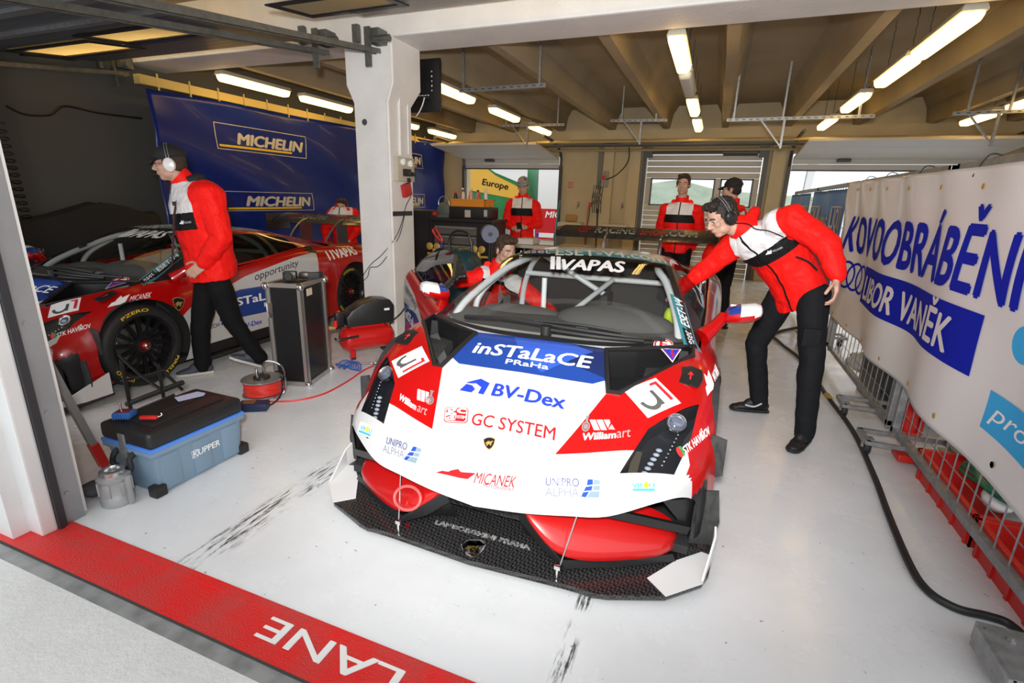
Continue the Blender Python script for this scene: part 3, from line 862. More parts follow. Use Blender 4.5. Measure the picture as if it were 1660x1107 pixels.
def decal(name, layers, A, B, C, parent, label=None, tree=None, off=0.0016, cell=0.035):
    """layers: (shape, material, kwargs); the unit square's corners A (0,0), B (1,0), C (0,1) in car coordinates"""
    tree = tree or SKIN
    A = Vector(A); ux = Vector(B) - A; uv = Vector(C) - A
    n = ux.cross(uv).normalized()
    bm = bmesh.new(); mats = []
    for li, lay in enumerate(layers):
        shape, m = lay[0], lay[1]; kw = dict(lay[2]) if len(lay) > 2 else {}
        box = kw.pop('box', (0, 0, 1, 1)); rr = kw.pop('flip', False)
        if m not in mats: mats.append(m)
        co, fa = flat_shape(shape, **kw)
        b2 = bmesh.new()
        vs = [b2.verts.new((box[0] + (box[2] - box[0]) * c[0], box[1] + (box[3] - box[1]) * c[1], c[2] if len(c) > 2 else 0)) for c in co]
        for f in fa:
            try: b2.faces.new([vs[i] for i in f])
            except ValueError: pass
        for L, ax in ((ux.length, 0), (uv.length, 1)):
            k = int(L / cell)
            for q in range(1, k):
                nn = [0, 0, 0]; nn[ax] = 1; cc = [0, 0, 0]; cc[ax] = q / k
                bmesh.ops.bisect_plane(b2, geom=list(b2.verts) + list(b2.edges) + list(b2.faces), dist=1e-6, plane_co=cc, plane_no=nn)
        for v in b2.verts:
            p = A + ux * v.co.x + uv * v.co.y
            h = tree.ray_cast(p + n * .12, -n, .4)
            if h[0] is None: h = tree.find_nearest(p)
            nn = h[1] if h[1].dot(n) > 0 else -h[1]
            v.co = h[0] + nn * (off + .0014 * li + v.co.z)
        b2.normal_update()
        for f in b2.faces:
            f.material_index = mats.index(m)
            if f.normal.dot(n) < 0: f.normal_flip()
        tmp = bpy.data.meshes.new('t'); b2.to_mesh(tmp); bm.from_mesh(tmp); bpy.data.meshes.remove(tmp); b2.free()
    o = mesh_obj(name, bm, mats, parent, smooth=False)
    if label: o['label'] = label
    return o
def pdecal(name, layers, a, b, c, M=None, parent=None, label=None, **kw):
    return decal(name, layers, hit(*a, M), hit(*b, M), hit(*c, M), parent or car, label, **kw)
def patch(poly_faces_z, depth): pass

# doors: taken out of the skin on the w < 0 side
def in_door(c): return c.x < -.54 and 1.27 < c.y < 2.47 and c.z > .2
def split_door(bm, extra=None):
    for co, no in (((0, 1.27, 0), (0, 1, 0)), ((0, 2.47, 0), (0, 1, 0)), ((0, 0, .2), (0, 0, 1))):
        fs = [f for f in bm.faces if f.calc_center_median().x < -.5]
        g = list({v for f in fs for v in f.verts}) + list({e for f in fs for e in f.edges}) + fs
        bmesh.ops.bisect_plane(bm, geom=g, dist=1e-5, plane_co=co, plane_no=no)
    d = bm.copy()
    sel = lambda f: in_door(f.calc_center_median()) and (extra is None or extra(f))
    bmesh.ops.delete(bm, geom=[f for f in bm.faces if sel(f)], context='FACES')
    bmesh.ops.delete(d, geom=[f for f in d.faces if not sel(f)], context='FACES')
    for b in (bm, d): bmesh.ops.delete(b, geom=[v for v in b.verts if not v.link_faces], context='VERTS')
    return d
dbm = split_door(bmb)
dgm = split_door(bmg, lambda f: abs(f.calc_center_median().x) > .585 and f.calc_center_median().y > 1.5)
body = mesh_obj('body_shell', bmb, BM_SLOTS, car, ang=35)
ROOF_W = mat('cream_roof_wrap', (0.62, 0.60, 0.52), 0.25, coat=0.5)
GS = [ROOF_W, WSG, BLK, TINT, TEAL, BLK, RED]
def split_mat(bm, idx):
    d = bm.copy()
    bmesh.ops.delete(d, geom=[f for f in d.faces if f.material_index not in idx], context='FACES')
    bmesh.ops.delete(bm, geom=[f for f in bm.faces if f.material_index in idx], context='FACES')
    for b in (bm, d): bmesh.ops.delete(b, geom=[v for v in b.verts if not v.link_faces], context='VERTS')
    return d
ws_bm = split_mat(bmg, (1,)); ss_bm = split_mat(bmg, (5,)); sw_bm = split_mat(bmg, (3,)); dsw = split_mat(dgm, (3,))
mesh_obj('roof', bmg, GS, car)
mesh_obj('windscreen', ws_bm, [WSG, WSG], car); mesh_obj('sun_strip', ss_bm, [SUNS] * 6, car)
def halves(bm):
    d = bm.copy()
    bmesh.ops.delete(bm, geom=[f for f in bm.faces if f.calc_center_median().x > 0], context='FACES'); bmesh.ops.delete(d, geom=[f for f in d.faces if f.calc_center_median().x <= 0], context='FACES')
    for b in (bm, d): bmesh.ops.delete(b, geom=[v for v in b.verts if not v.link_faces], context='VERTS')
    return bm, d
def islands(bm):
    out = []
    while bm.faces:
        st = [bm.faces[0]] if not hasattr(bm.faces, 'ensure_lookup_table') else [next(iter(bm.faces))]
        seen = set(st)
        while st:
            f = st.pop()
            for e in f.edges:
                for g in e.link_faces:
                    if g not in seen: seen.add(g); st.append(g)
        d = bm.copy(); bm.faces.index_update(); d.faces.ensure_lookup_table(); ids = {f.index for f in seen}
        bmesh.ops.delete(d, geom=[f for f in d.faces if f.index not in ids], context='FACES')
        bmesh.ops.delete(d, geom=[v for v in d.verts if not v.link_faces], context='VERTS')
        out.append(d); bmesh.ops.delete(bm, geom=list(seen), context='FACES')
    bm.free(); return out
for b in islands(sw_bm): mesh_obj('side_window', b, [TINT] * 4, car)
HINGE = Vector((-.89, 1.275, 0))
tmp = bpy.data.meshes.new('t'); dgm.to_mesh(tmp); dgm.free()
_nb = bmesh.new(); _nb.from_mesh(tmp); bpy.data.meshes.remove(tmp)
for f in _nb.faces: f.material_index = 3
tmp = bpy.data.meshes.new('t'); _nb.to_mesh(tmp); dbm.from_mesh(tmp); bpy.data.meshes.remove(tmp)
for b in (dbm, dsw): bmesh.ops.translate(b, vec=-HINGE, verts=b.verts)
door = mesh_obj('door', dbm, BM_SLOTS, car, ang=35)
door.location = HINGE
md = door.modifiers.new('thick', 'SOLIDIFY'); md.thickness = .03; md.offset = -1
mesh_obj('door_window', dsw, [TINT] * 4, door)
DOOR_OPEN = math.radians(41)

# hood vents and headlamps: recessed buckets with a frame
def bucket(poly, depth, name, m, M=1, rim=None, rimw=.03):
    mb = MB()
    P = [Vector((p[0] * M, p[1], 0)) for p in poly]
    topz = []
    for p in P:
        h = SKIN.ray_cast(Vector((p.x, p.y, 2)), Vector((0, 0, -1)))
        topz.append(h[0].z - .001)
    n = len(P)
    for i in range(n):
        j = (i + 1) % n
        mb.face([(P[i].x, P[i].y, topz[i]), (P[j].x, P[j].y, topz[j]), (P[j].x, P[j].y, topz[j] - depth), (P[i].x, P[i].y, topz[i] - depth)])
    mb.face([(P[i].x, P[i].y, topz[i] - depth) for i in range(n)])
    o = mb.build(name, m, car, smooth=False)
    return o, [Vector((P[i].x, P[i].y, topz[i])) for i in range(n)]
VBLK = mat('vent_black', (0.010, 0.010, 0.011), 0.30)
for sg in (1, -1):
    vo, rim = bucket(VENT, .14, 'hood_vent', VBLK, sg)
    mb = MB()
    r2 = [p + Vector((0, 0, .006)) for p in rim]
    mb.tube(r2, .013, n=8, smooth=0, closed=True)
    ctr = sum(r2, Vector()) / len(r2)
    for k in range(1, 3):                                    # radiator behind the vane
        pass
    mb.mi = 1
    a = Vector((.45 * sg, .66, .62)); b = Vector((.70 * sg, .98, .70))
    mb.bar(a, b, .05, .012, up=(0, -.5, 1))
    mb.build('vent_frame', [BLK, mat('radiator_grey', (.22, .22, .23), .45, .6, bump=.5, bscale=120)], vo)

def patch_on(poly, off, m, name, parent, M=1, step=.03):
    """a sheet that follows the skin inside a plan polygon"""
    b = bmesh.new()
    vs = [b.verts.new((p[0] * M, p[1], 0)) for p in poly]
    b.faces.new(vs)
    xs = [p[0] * M for p in poly]; ys = [p[1] for p in poly]
    for ax, lo, hi in ((0, min(xs), max(xs)), (1, min(ys), max(ys))):
        k = int((hi - lo) / step)
        for q in range(1, k):
            nn = [0, 0, 0]; nn[ax] = 1; cc = [0, 0, 0]; cc[ax] = lo + (hi - lo) * q / k
            bmesh.ops.bisect_plane(b, geom=list(b.verts) + list(b.edges) + list(b.faces), dist=1e-6, plane_co=cc, plane_no=nn)
    for v in b.verts:
        h = SKIN.ray_cast(Vector((v.co.x, v.co.y, 2)), Vector((0, 0, -1)))
        v.co = h[0] + h[1] * off
    bmesh.ops.recalc_face_normals(b, faces=b.faces)
    return mesh_obj(name, b, m, parent)
HLB = mat('headlamp_black', (0.018, 0.02, 0.026), 0.25)
for sg in (1, -1):
    hb, rim = bucket(HEADL, .06, 'headlamp', HLB, sg)
    patch_on(HEADL, .001, CLR, 'lamp_lens', hb, sg)
    mb = MB()
    c = Vector((.735 * sg, .50, .615)); ax = Vector((.12 * sg, -.72, .68)).normalized()
    q = Vector((0, 0, 1)).rotation_difference(ax).to_matrix().to_4x4()
    mb.mi = 0; mb.lathe([(.040, -.02), (.044, .0), (.041, .006), (.036, .0)], T(c - ax * .022) @ q, 28)
    mb.mi = 1; mb.sph(c - ax * .03, (.036, .036, .018), 20, q)
    mb.mi = 2
    for k in range(6):
        t = k / 5; p = Vector(((.640 + .04 * t) * sg, .285 + .10 * t, .462 + .06 * t))
        mb.sph(p, (.014, .010, .008), 10)
    mb.mi = 0
    mb.prism([(0, 0), (.035, 0), (.05, .10), (.015, .10)], .004, frame(Vector((.575 * sg, .275, .452)), (sg, .1, 0), (0, -.6, .8)))
    for k in range(10):
        t = k / 9; mb.sph(Vector(((.70 + .05 * t) * sg, .345 + .16 * t, .478 + .09 * t)), .006, 8)
    mb.build('projector', [CHR, mat('projector_glass', (.10, .11, .16), .05, coat=1.0), mat('led_white', (.40, .44, .50), .2)], hb)
    # the painted cover strip outboard of the lamp
# dark floorpan and cabin tub, dashboard
mb = MB()
mb.span((-.84, .35, .09), (.84, 4.2, .13))
mb.span((-.50, .30, .13), (.50, .62, .40))
mb.build('floorpan', DRK, car, smooth=False)
mb = MB()
tub = [(-.80, 1.0), (.80, 1.0), (.82, 2.75), (-.82, 2.75)]
mb.face([(x, y, .16) for x, y in tub])
mb.face([(-.80, 1.0, .16), (.80, 1.0, .16), (.74, 1.02, .78), (-.74, 1.02, .78)])
mb.face([(-.82, 2.75, .16), (.82, 2.75, .16), (.78, 2.62, .90), (-.78, 2.62, .90)])
mb.face([(-.78, 2.62, .90), (.78, 2.62, .90), (.5, 2.66, 1.09), (-.5, 2.66, 1.09)])
mb.face([(.80, 1.0, .16), (.82, 2.75, .16), (.78, 2.70, .80), (.765, 1.2, .77)])
mb.build('cabin_tub', DRK, car, smooth=False)
mb = MB()
rows = []
for s, z, wd, fw in ((.86, .775, .30, 0), (1.0, .785, .58, .1), (1.15, .80, .73, .02), (1.32, .82, .73, .0), (1.42, .80, .73, 0), (1.44, .70, .73, 0)):
    rows.append([(wd * (k / 6 - 1), s + (abs(k / 6 - 1) ** 2) * .05, z - .01 * abs(k / 6 - 1)) for k in range(13)])
mb.grid(rows)
mb.sph((.30, 1.36, .80), (.36, .17, .105), 24); mb.sph((-.30, 1.40, .79), (.30, .10, .06), 20)
mb.mi = 1
for k in range(3): mb.box((.16 + .002 * k, 1.10 + .03 * k, .809 + .004 * k), (.07, .012, .002))
mb.build('dashboard', [GREYF, LSIL], car)
mb = MB()                                                # roll cage
for sg in (1, -1):
    mb.tube([(.69 * sg, 1.18, .74), (.66 * sg, 1.35, .86), (.56 * sg, 1.70, 1.01), (.48 * sg, 1.92, 1.07), (.47 * sg, 2.3, 1.085)], .024, n=10)
    mb.tube([(.70 * sg, 1.55, .20), (.70 * sg, 1.55, .70), (.66 * sg, 1.60, .88), (.55 * sg, 1.78, 1.02)], .021, n=10)
    mb.tube([(.47 * sg, 2.3, 1.085), (.60 * sg, 2.45, .95), (.68 * sg, 2.5, .70), (.70 * sg, 2.5, .18)], .024, n=10)
mb.cyl((-.47, 2.3, 1.085), (.47, 2.3, 1.085), .024, n=10)
mb.cyl((-.64, 2.46, .90), (.64, 2.46, .90), .022, n=10)
mb.cyl((-.45, 2.34, 1.07), (.62, 2.50, .45), .022, n=10)
mb.cyl((.10, 2.44, .90), (-.20, 1.60, .62), .020, n=10)
mb.cyl((-.22, 1.62, .60), (-.22, 1.62, 1.0), .018, n=10)
mb.build('roll_cage', CAGE, car)
mb = MB()                                                # seat
mb.X = T(.33, 2.05, .16)
mb.box((0, 0, .10), (.50, .50, .16), bevel=.05)
mb.box((0, .28, .42), (.46, .12, .62), rot=Matrix.Rotation(math.radians(-12), 4, 'X'), bevel=.05)
mb.box((.23, .20, .55), (.06, .30, .24), bevel=.025); mb.box((-.23, .20, .55), (.06, .30, .24), bevel=.025)
mb.box((.23, .02, .2), (.06, .5, .22), bevel=.025); mb.box((-.23, .02, .2), (.06, .5, .22), bevel=.025)
mb.build('racing_seat', mat('seat_cloth', (.03, .03, .032), .85), car)
mb = MB()
q = Matrix.Rotation(math.radians(-65), 4, 'X')
mb.X = T(.33, 1.60, .70) @ q
mb.tube([(.15 * math.cos(a), .13 * math.sin(a), 0) for a in [k * math.pi / 8 for k in range(16)]], .016, closed=True, smooth=0)
mb.bar((-.14, 0, 0), (.14, 0, 0), .05, .02); mb.cyl((0, 0, -.2), (0, 0, 0), .03)
mb.build('steering_wheel', BLK, car)
mb = MB(); mb.sph(CARM.inverted() @ at_y(1084, 517, 3.25), (.035, .06, .075), 14)
mb.build('harness_pad', mat('hi_vis_lime', (.45, .62, .03), .6), car)
# wipers
mb = MB()
def wsp(w, s, up=.02):
    h = SKIN.ray_cast(Vector((w, s, 2)), Vector((0, 0, -1))); return h[0] + Vector((0, 0, up))
mb.tube([wsp(-.50, .985), wsp(-.25, .96), wsp(0.0, .93)], .012, n=6)
mb.tube([wsp(.0, .93), wsp(.25, .93), wsp(.45, .96), wsp(.62, 1.03)], .010, n=6)
mb.tube([wsp(.05, .89), wsp(.30, .90), wsp(.52, .96)], .010, n=6)
mb.cyl(wsp(.02, .90, -.02), wsp(.02, .90, .035), .03)
mb.tube([wsp(-.06, .94, .03), wsp(.2, .945, .035), wsp(.40, .965, .03)], .009, n=6)
mb.build('wiper', BLK, car)

# front end: grille, red intake ramps, corner intakes, splitter
MESHG = mat('grille_mesh', (.022, .022, .023), .5, bump=1.0, bscale=70)
mb = MB()
mb.face([(-.46, .24, .13), (.46, .24, .13), (.46, .27, .33), (-.46, .27, .33)])
mb.face([(-.86, .62, .10), (.86, .62, .10), (.86, .62, .42), (-.86, .62, .42)])
mb.build('grille', MESHG, car, smooth=False)
REDM = mat('red_satin', (.48, .004, .004), .30, coat=.3)
for sg in (1, -1):
    mb = MB()
    def pr(pts): return [(p[0] * sg, p[1], p[2]) for p in pts]
    # ramp: front lip to the slot under the bumper
    lip_lo = pr([(.178, .125, .262), (.27, .095, .190), (.372, .078, .112), (.59, .185, .104), (.785, .305, .102)])
    lip_hi = pr([(.176, .118, .285), (.268, .085, .215), (.370, .070, .142), (.588, .176, .136), (.786, .297, .134)])
    mid = pr([(.172, .16, .300), (.268, .135, .262), (.372, .145, .215), (.585, .250, .196), (.790, .345, .172)])
    up = pr([(.165, .23, .315), (.268, .24, .312), (.38, .28, .305), (.580, .36, .29), (.795, .42, .205)])
    mb.grid([lip_lo, lip_hi, mid, up])
    for k in (0, -1): mb.face([lip_lo[k], lip_hi[k], mid[k], up[k], (up[k][0], up[k][1], lip_lo[k][2])])
    bmesh.ops.remove_doubles(mb.bm, verts=mb.bm.verts, dist=.0005)
    o = mb.build('intake_ramp', REDM, car, ang=50)
    o.modifiers.new('s', 'SUBSURF').levels = 2; o.modifiers['s'].render_levels = 2
    for e in o.data.edges: pass
    mb = MB()
    # black surround under the ramp and the corner intake with its vane
    under = pr([(.165, .15, .20), (.275, .115, .12), (.385, .088, .075), (.605, .20, .070), (.80, .318, .070)])
    low = pr([(.165, .24, .07), (.28, .20, .07), (.39, .17, .066), (.605, .30, .066), (.80, .40, .066)])
    l2 = [(p[0], p[1] + .012, p[2]) for p in lip_lo]
    mb.grid([l2, under, low])
    mb.face(pr([(.50, .16, .335), (.72, .255, .375), (.84, .40, .33), (.845, .42, .14), (.80, .40, .14), (.76, .42, .30), (.60, .40, .33)]))
    mb.face(pr([(.50, .16, .33), (.60, .40, .33), (.62, .58, .33), (.50, .58, .33)]))
    mb.face(pr([(.84, .38, .14), (.84, .385, .35), (.80, .60, .35), (.80, .60, .13)]))
    mb.bar(pr([(.52, .17, .325)])[0], pr([(.83, .365, .20)])[0], .02, .035)
    mb.build('corner_intake', BLK, car, smooth=False)
# splitter
half = [(0, 0), (.40, .028), (.455, .022), (.515, .016), (.565, .03), (.775, .11), (.905, .235), (.93, .30), (.945, .42), (.93, .62), (.60, .62), (0, .62)]
SPL = [(-p[0], p[1]) for p in half[::-1] if p[0] > 0] + half
mb = MB()
zf = lambda p: .045
mb.prism(SPL, .022, T(0, 0, .040), bevel=.006)
mb.build('splitter', CARB, car, smooth=False)
for sg in (1, -1):
    mb = MB()
    P = [(.70, .18), (.777, .108), (.908, .233), (.948, .42), (.90, .43), (.80, .33)]
    P = [(p[0] * sg, p[1]) for p in (P if sg == 1 else P[::-1])]
    mb.prism(P, .003, T(0, 0, .0622))
    # upright white end fence along the splitter's outer edge
    F = [(.908, .235), (.948, .42), (.945, .60)]
    for a, b, h0, h1 in ((F[0], F[1], .012, .10), (F[1], F[2], .10, .16)):
        p = lambda q, z, o=0: ((q[0] - o) * sg, q[1], z)
        mb.face([p(a, .06), p(b, .06), p(b, .06 + h1), p(a, .06 + h0)])
        mb.face([p(a, .06, .008), p(b, .06, .008), p(b, .06 + h1, .008), p(a, .06 + h0, .008)])
        mb.face([p(a, .06 + h0), p(b, .06 + h1), p(b, .06 + h1, .008), p(a, .06 + h0, .008)])
    o = mb.build('splitter_end_plate', mat('end_plate_white', (.80, .80, .80), .35), car, smooth=False); o['label'] = 'white painted tip of the carbon splitter'
    # ribbed carbon dive plane on the corner and a tow cable
    mb = MB()
    mb.face([(.88 * sg, .575, .55), (.945 * sg, .585, .53), (.948 * sg, .585, .36), (.87 * sg, .575, .33)])
    mb.face([(.85 * sg, .465, .33), (.935 * sg, .475, .345), (.955 * sg, .475, .20), (.935 * sg, .475, .08), (.84 * sg, .465, .07)])
    mb.build('dive_plane', mat('ribbed_carbon', (.05, .05, .05), .4, var=.6, scale=220, stretch=(.1, 1, .1)), car, smooth=False, solid=.008)
    mb = MB()
    a = Vector((.365 * sg, .045, .075)); b = Vector((.41 * sg, .145, .30))
    mb.cyl(a, b, .0035, n=8); mb.cyl(a - Vector((0, 0, .01)), a + Vector((0, 0, .035)), .008, n=10)
    mb.box(a + Vector((0, 0, .035)), (.025, .014, .02), bevel=.003)
    o = mb.build('splitter_stay', CHR, car); o['label'] = 'thin steel stay wire of the splitter'
# tow loop in the right-hand intake, two camlock plates
mb = MB()
c = Vector((-.34, .085, .215)); n_ = Vector((0, -.8, .6)).normalized(); e1 = Vector((1, 0, 0)); e2 = n_.cross(e1)
mb.tube([c + e1 * .065 * math.cos(a) + e2 * .05 * math.sin(a) for a in [k * math.pi / 10 for k in range(20)]], .007, closed=True, smooth=0)
o = mb.build('tow_loop', mat('tow_red', (.75, .10, .10), .5), car); o['label'] = 'thin red tow loop in the front intake'
for sg in (1, -1):
    c = SKIN.ray_cast(Vector((.765 * sg, .79, 2)), Vector((0, 0, -1)))
    up = c[1]
    M = frame(c[0], (1, 0, 0), up)
    mb = MB()
    mb.prism([(-.05, -.06), (.04, -.075), (.055, -.02), (.05, .05), (.0, .075), (-.045, .055)], .008, M, bevel=.002)
    mb.mi = 1
    flat_on(mb, [[(.42, 0), (.58, 0), (.58, .55), (.85, .55), (.5, 1), (.15, .55), (.42, .55)]], M @ Vector((-.02, -.03, .0095)), M.to_3x3() @ Vector((.04, 0, 0)), M.to_3x3() @ Vector((0, .06, 0)))
    mb.build('hood_lock', [BLK, mat('arrow_red', (.8, .02, .02), .5)], car)

# mirrors: w > 0 on the body, w < 0 on the door
def mirror_mb(sg, off=Vector((0, 0, 0))):
    mb = MB(); mb.X = T(-off)
    c = Vector((1.0, 1.42, .925)) if sg > 0 else Vector((-.87, 1.26, .91))
    mb.mi = 0
    rows = []
    for k, (dx, h, d) in enumerate(((-.095, .04, .04), (-.08, .075, .06), (-.02, .088, .08), (.05, .085, .08), (.08, .06, .06), (.09, .03, .03))):
        rows.append([(c.x + dx * sg, c.y + d * .9 * math.cos(a) * (1 if math.cos(a) > 0 else 1.25), c.z + .03 * dx / .13 + h * .62 * math.sin(a)) for a in [q * math.pi / 10 for q in range(20)]])
    for r in rows: r.append(r[0])
    R = mb.grid(rows)
    mb.face(rows[-1][:-1]); mb.face(rows[0][:-1][::-1])
    bmesh.ops.remove_doubles(mb.bm, verts=mb.bm.verts, dist=.0003)
    for f in mb.bm.faces:
        cc = f.calc_center_median() + off
        f.material_index = 1 if cc.z > c.z + .005 else 0
        if cc.z > c.z + .005 and (cc.x - c.x) * sg < -.03: f.material_index = 2
    mb.mi = 0
    if sg > 0: mb.tube([(.80, 1.30, .795), (.86, 1.36, .85), (.90, 1.42, .90)], [.05, .035, .03], n=10)
    else: mb.tube([(-.80, 1.34, .80), (-.80, 1.30, .85), (-.80, 1.27, .90)], [.045, .035, .03], n=10)
    mb.mi = 3
    mb.box((c.x, c.y + .068, c.z), (.14, .012, .065), bevel=.003)
    return mb
mirror_mb(1).build('wing_mirror', [RED, mat('mirror_white', (.78, .78, .78), .3), BLU, CHR], car)
mirror_mb(-1, HINGE).build('wing_mirror', [RED, mat('mirror_white', (.78, .78, .78)), BLU, CHR], door)

# rear wing
mb = MB()
prof = [(0, 0), (.05, .026), (.15, .034), (.25, .030), (.36, .016), (.36, .006), (.2, .010), (.1, .002), (.03, -.008)]
_ca, _sa = math.cos(.29), math.sin(.29)
prof = [(p[0] * _ca - p[1] * _sa, p[0] * _sa + p[1] * _ca) for p in prof]
mb.prism([(-p[0], p[1]) for p in prof], 1.74, Matrix(((0, 0, 1, -.87), (-1, 0, 0, 4.17), (0, 1, 0, 1.10), (0, 0, 0, 1))))
mb.build('wing_plank', CARB, car, ang=30)
for sg in (1, -1):
    mb = MB(); mb.span((.872 * sg, 4.10, .99), (.886 * sg, 4.55, 1.21), bevel=.004)
    mb.build('wing_end_plate', CARB, car)
for sg in (1, -1):
    mb = MB()
    mb.tube([(.30 * sg, 3.85, .88), (.30 * sg, 3.98, 1.02), (.30 * sg, 4.12, 1.12), (.30 * sg, 4.25, 1.16)], .012, n=8)
    mb.span((.294 * sg, 4.10, .85), (.306 * sg, 4.32, 1.13))
    mb.build('wing_support', mat('support_alloy', (.35, .35, .36), .35, .9), car)
mb = MB()
mb.span((-.62, 4.05, .14), (.62, 4.36, .20)); 
for k in range(5): mb.span((-.5 + .25 * k - .006, 4.0, .08), (-.5 + .25 * k + .006, 4.36, .2))
mb.build('rear_diffuser', CARB, car, smooth=False)
for sg in (1, -1):
    mb = MB(); mb.span((.885 * sg, 1.38, .075), (.955 * sg, 3.0, .10), bevel=.01)
    mb.build('side_skirt', CARB, car)

# wheels
def wheel():
    t = MB()
    R, W = .325, .29
    t.lathe([(.235, -.02), (.240, 0), (.262, .006), (.295, .002), (.313, -.012), (.323, -.035), (.325, -.08), (.325, -W + .08), (.323, -W + .035), (.313, -W + .01), (.29, -W), (.235, -W + .02)], n=48, caps=False)
    tyre = t.build('tyre', RUB, None, ang=60)
    t = MB()
    a0 = [('PZERO', 78, 122), ('PIRELLI', -70, -32), ('PZERO', 208, 240)]
    for s, d0, d1 in a0:
        co, fa = text_bm(s, bold=.02)
        r0, r1 = .268, .292
        vs = []
        for u, v, *_z in co:
            a = math.radians(d1 + (d0 - d1) * u); r = r0 + (r1 - r0) * v
            vs.append(t.bm.verts.new((r * math.cos(a), r * math.sin(a), .0085 + (_z[0] if _z else 0))))
        for f in fa:
            try: t.bm.faces.new([vs[i] for i in f])
            except ValueError: pass
    t.build('tyre_lettering', LYEL, tyre, smooth=False, fix=False)
    rim = MB()
    rim.lathe([(.238, -.24), (.225, -.20), (.215, -.06), (.228, -.012), (.240, .004), (.236, .008), (.222, -.008), (.205, -.05), (.20, -.20)], n=48, caps=False)
    for k in range(15):
        a = 2 * math.pi * k / 15; d = Vector((math.cos(a), math.sin(a), 0)); sd = Vector((-d.y, d.x, 0))
        for w_ in (-.010, .010):
            rim.bar(d * .05 + sd * w_ * .6 + Vector((0, 0, -.035)), d * .222 + sd * w_ + Vector((0, 0, -.018)), .012, .022)
    rim.lathe([(.075, -.06), (.075, -.03), (.05, -.022), (.045, -.02)], n=32)
    rm = rim.build('wheel_rim', mat('rim_black', (.015, .015, .016), .3, .3), tyre)
    hub = MB()
    hub.lathe([(.042, -.03), (.042, .0), (.036, .008), (.03, .008)], n=24); hub.mi = 1
    hub.lathe([(.026, .0), (.026, .02), (.018, .026), (.0, .026)], n=6)
    hub.build('hub_nut', [mat('hub_red', (.25, .02, .02), .35, .5), mat('hub_alloy', (.6, .55, .45), .25, 1.0)], tyre)
    dk = MB()
    dk.lathe([(.16, -.12), (.165, -.115), (.165, -.09), (.16, -.085), (.06, -.085)], n=40)
    dk.mi = 1; dk.box((-.12, .10, -.10), (.10, .07, .08), rot=Matrix.Rotation(.8, 4, 'Z'), bevel=.012)
    dk.build('brake_disc', [mat('disc_steel', (.28, .26, .22), .4, .9), mat('caliper', (.08, .08, .08), .4)], tyre)
    return tyre
wp = wheel()
for i, (s, sg) in enumerate(((.93, 1), (.93, -1), (3.55, 1), (3.55, -1))):
    w = wp if i == 0 else copy_tree(wp)
    w.name = 'wheel' if i == 0 else 'wheel'
    w.parent = car
    rot = Matrix(((0, 0, sg, 0), (sg, 0, 0, 0), (0, 1, 0, 0), (0, 0, 0, 1)))
    w.matrix_local = T(sg * .89, s, .325) @ rot
# dark wheel wells
for sg in (1, -1):
    for s0, z0, r in ((.93, .325, .37), (3.55, .33, .385)):
        mb = MB()
        P = [(s0 + r * math.cos(a), z0 + r * math.sin(a)) for a in [math.radians(-25 + 230 * k / 20) for k in range(21)]]
        mb.grid([[(sg * .90, p[0], p[1]) for p in P], [(sg * .55, p[0], p[1]) for p in P]])
        mb.face([(sg * .55, p[0], p[1]) for p in P])
        mb.build('wheel_well', DRK, car, smooth=False)
# ------------------------------------------------------------------ stickers on the cars
def c1(x, y): return (x / 2.515 + 540, y / 2.515 + 380)
def c2(x, y): return (x / 2.441 + 520, y / 2.441 + 680)
def c3(x, y): return (x / 2.767 + 640, y / 2.767 + 360)
def c6(x, y): return (x / 4.61 + 960, y / 4.61 + 560)
def c7(x, y): return (x / 3.688 + 540, y / 3.688 + 560)
def s1(x, y): return (x / 2.8375, y / 2.8375 + 270)
def s2(x, y): return (x / 3.688 + 360, y / 3.688 + 340)
BAR_W = [[(.00, 1), (.22, 1), (.42, 0), (.20, 0)], [(.27, 1), (.49, 1), (.69, 0), (.47, 0)], [(.54, 1), (.76, 1), (.80, .7), (.72, .2)]]
SHIELD = [[(.5, 0), (.72, .15), (.9, .45), (1, .85), (.75, .97), (.5, 1), (.25, .97), (0, .85), (.1, .45), (.28, .15)]]
def inset(poly, k=.8): return [[(.5 + (p[0] - .5) * k, .52 + (p[1] - .52) * k) for p in q] for q in poly]
BULL = [[(.20, .45), (.28, .60), (.45, .68), (.62, .62), (.76, .70), (.80, .62), (.70, .52), (.66, .34), (.58, .30), (.55, .42), (.42, .40), (.34, .28), (.28, .30), (.32, .42)]]
def shield(name, a, b, c, M=None, **kw):
    return pdecal(name, [(SHIELD, LGOLD), (inset(SHIELD, .88), LBLK), (BULL, LGOLD)], a, b, c, M, **kw)
pdecal('sponsor_decal', [('inSTaLaCE', LWHT, dict(bold=.03, shear=.12))], c1(568, 482), c1(1050, 548), c1(588, 440))
pdecal('sponsor_decal', [('PRaHa', LWHT, dict(bold=.015))], c1(702, 527), c1(876, 552), c1(708, 508))
HOUSE = [[(0, .1), (.22, .55), (.42, .50), (.52, .28), (.40, .05)], [(.18, .62), (.70, 1.0), (1.0, .78), (.80, .02), (.62, .05), (.72, .45), (.55, .66), (.40, .62)]]
pdecal('sponsor_decal', [(HOUSE, LBLU)], c1(515, 642), c1(638, 658), c1(520, 578))
pdecal('sponsor_decal', [('BV-Dex', LBLU, dict(bold=.035, shear=.15))], c1(645, 657), c1(945, 714), c1(655, 608))
RR = [[(.1, 0), (.9, 0), (1, .14), (1, .86), (.9, 1), (.1, 1), (0, .86), (0, .14)]]
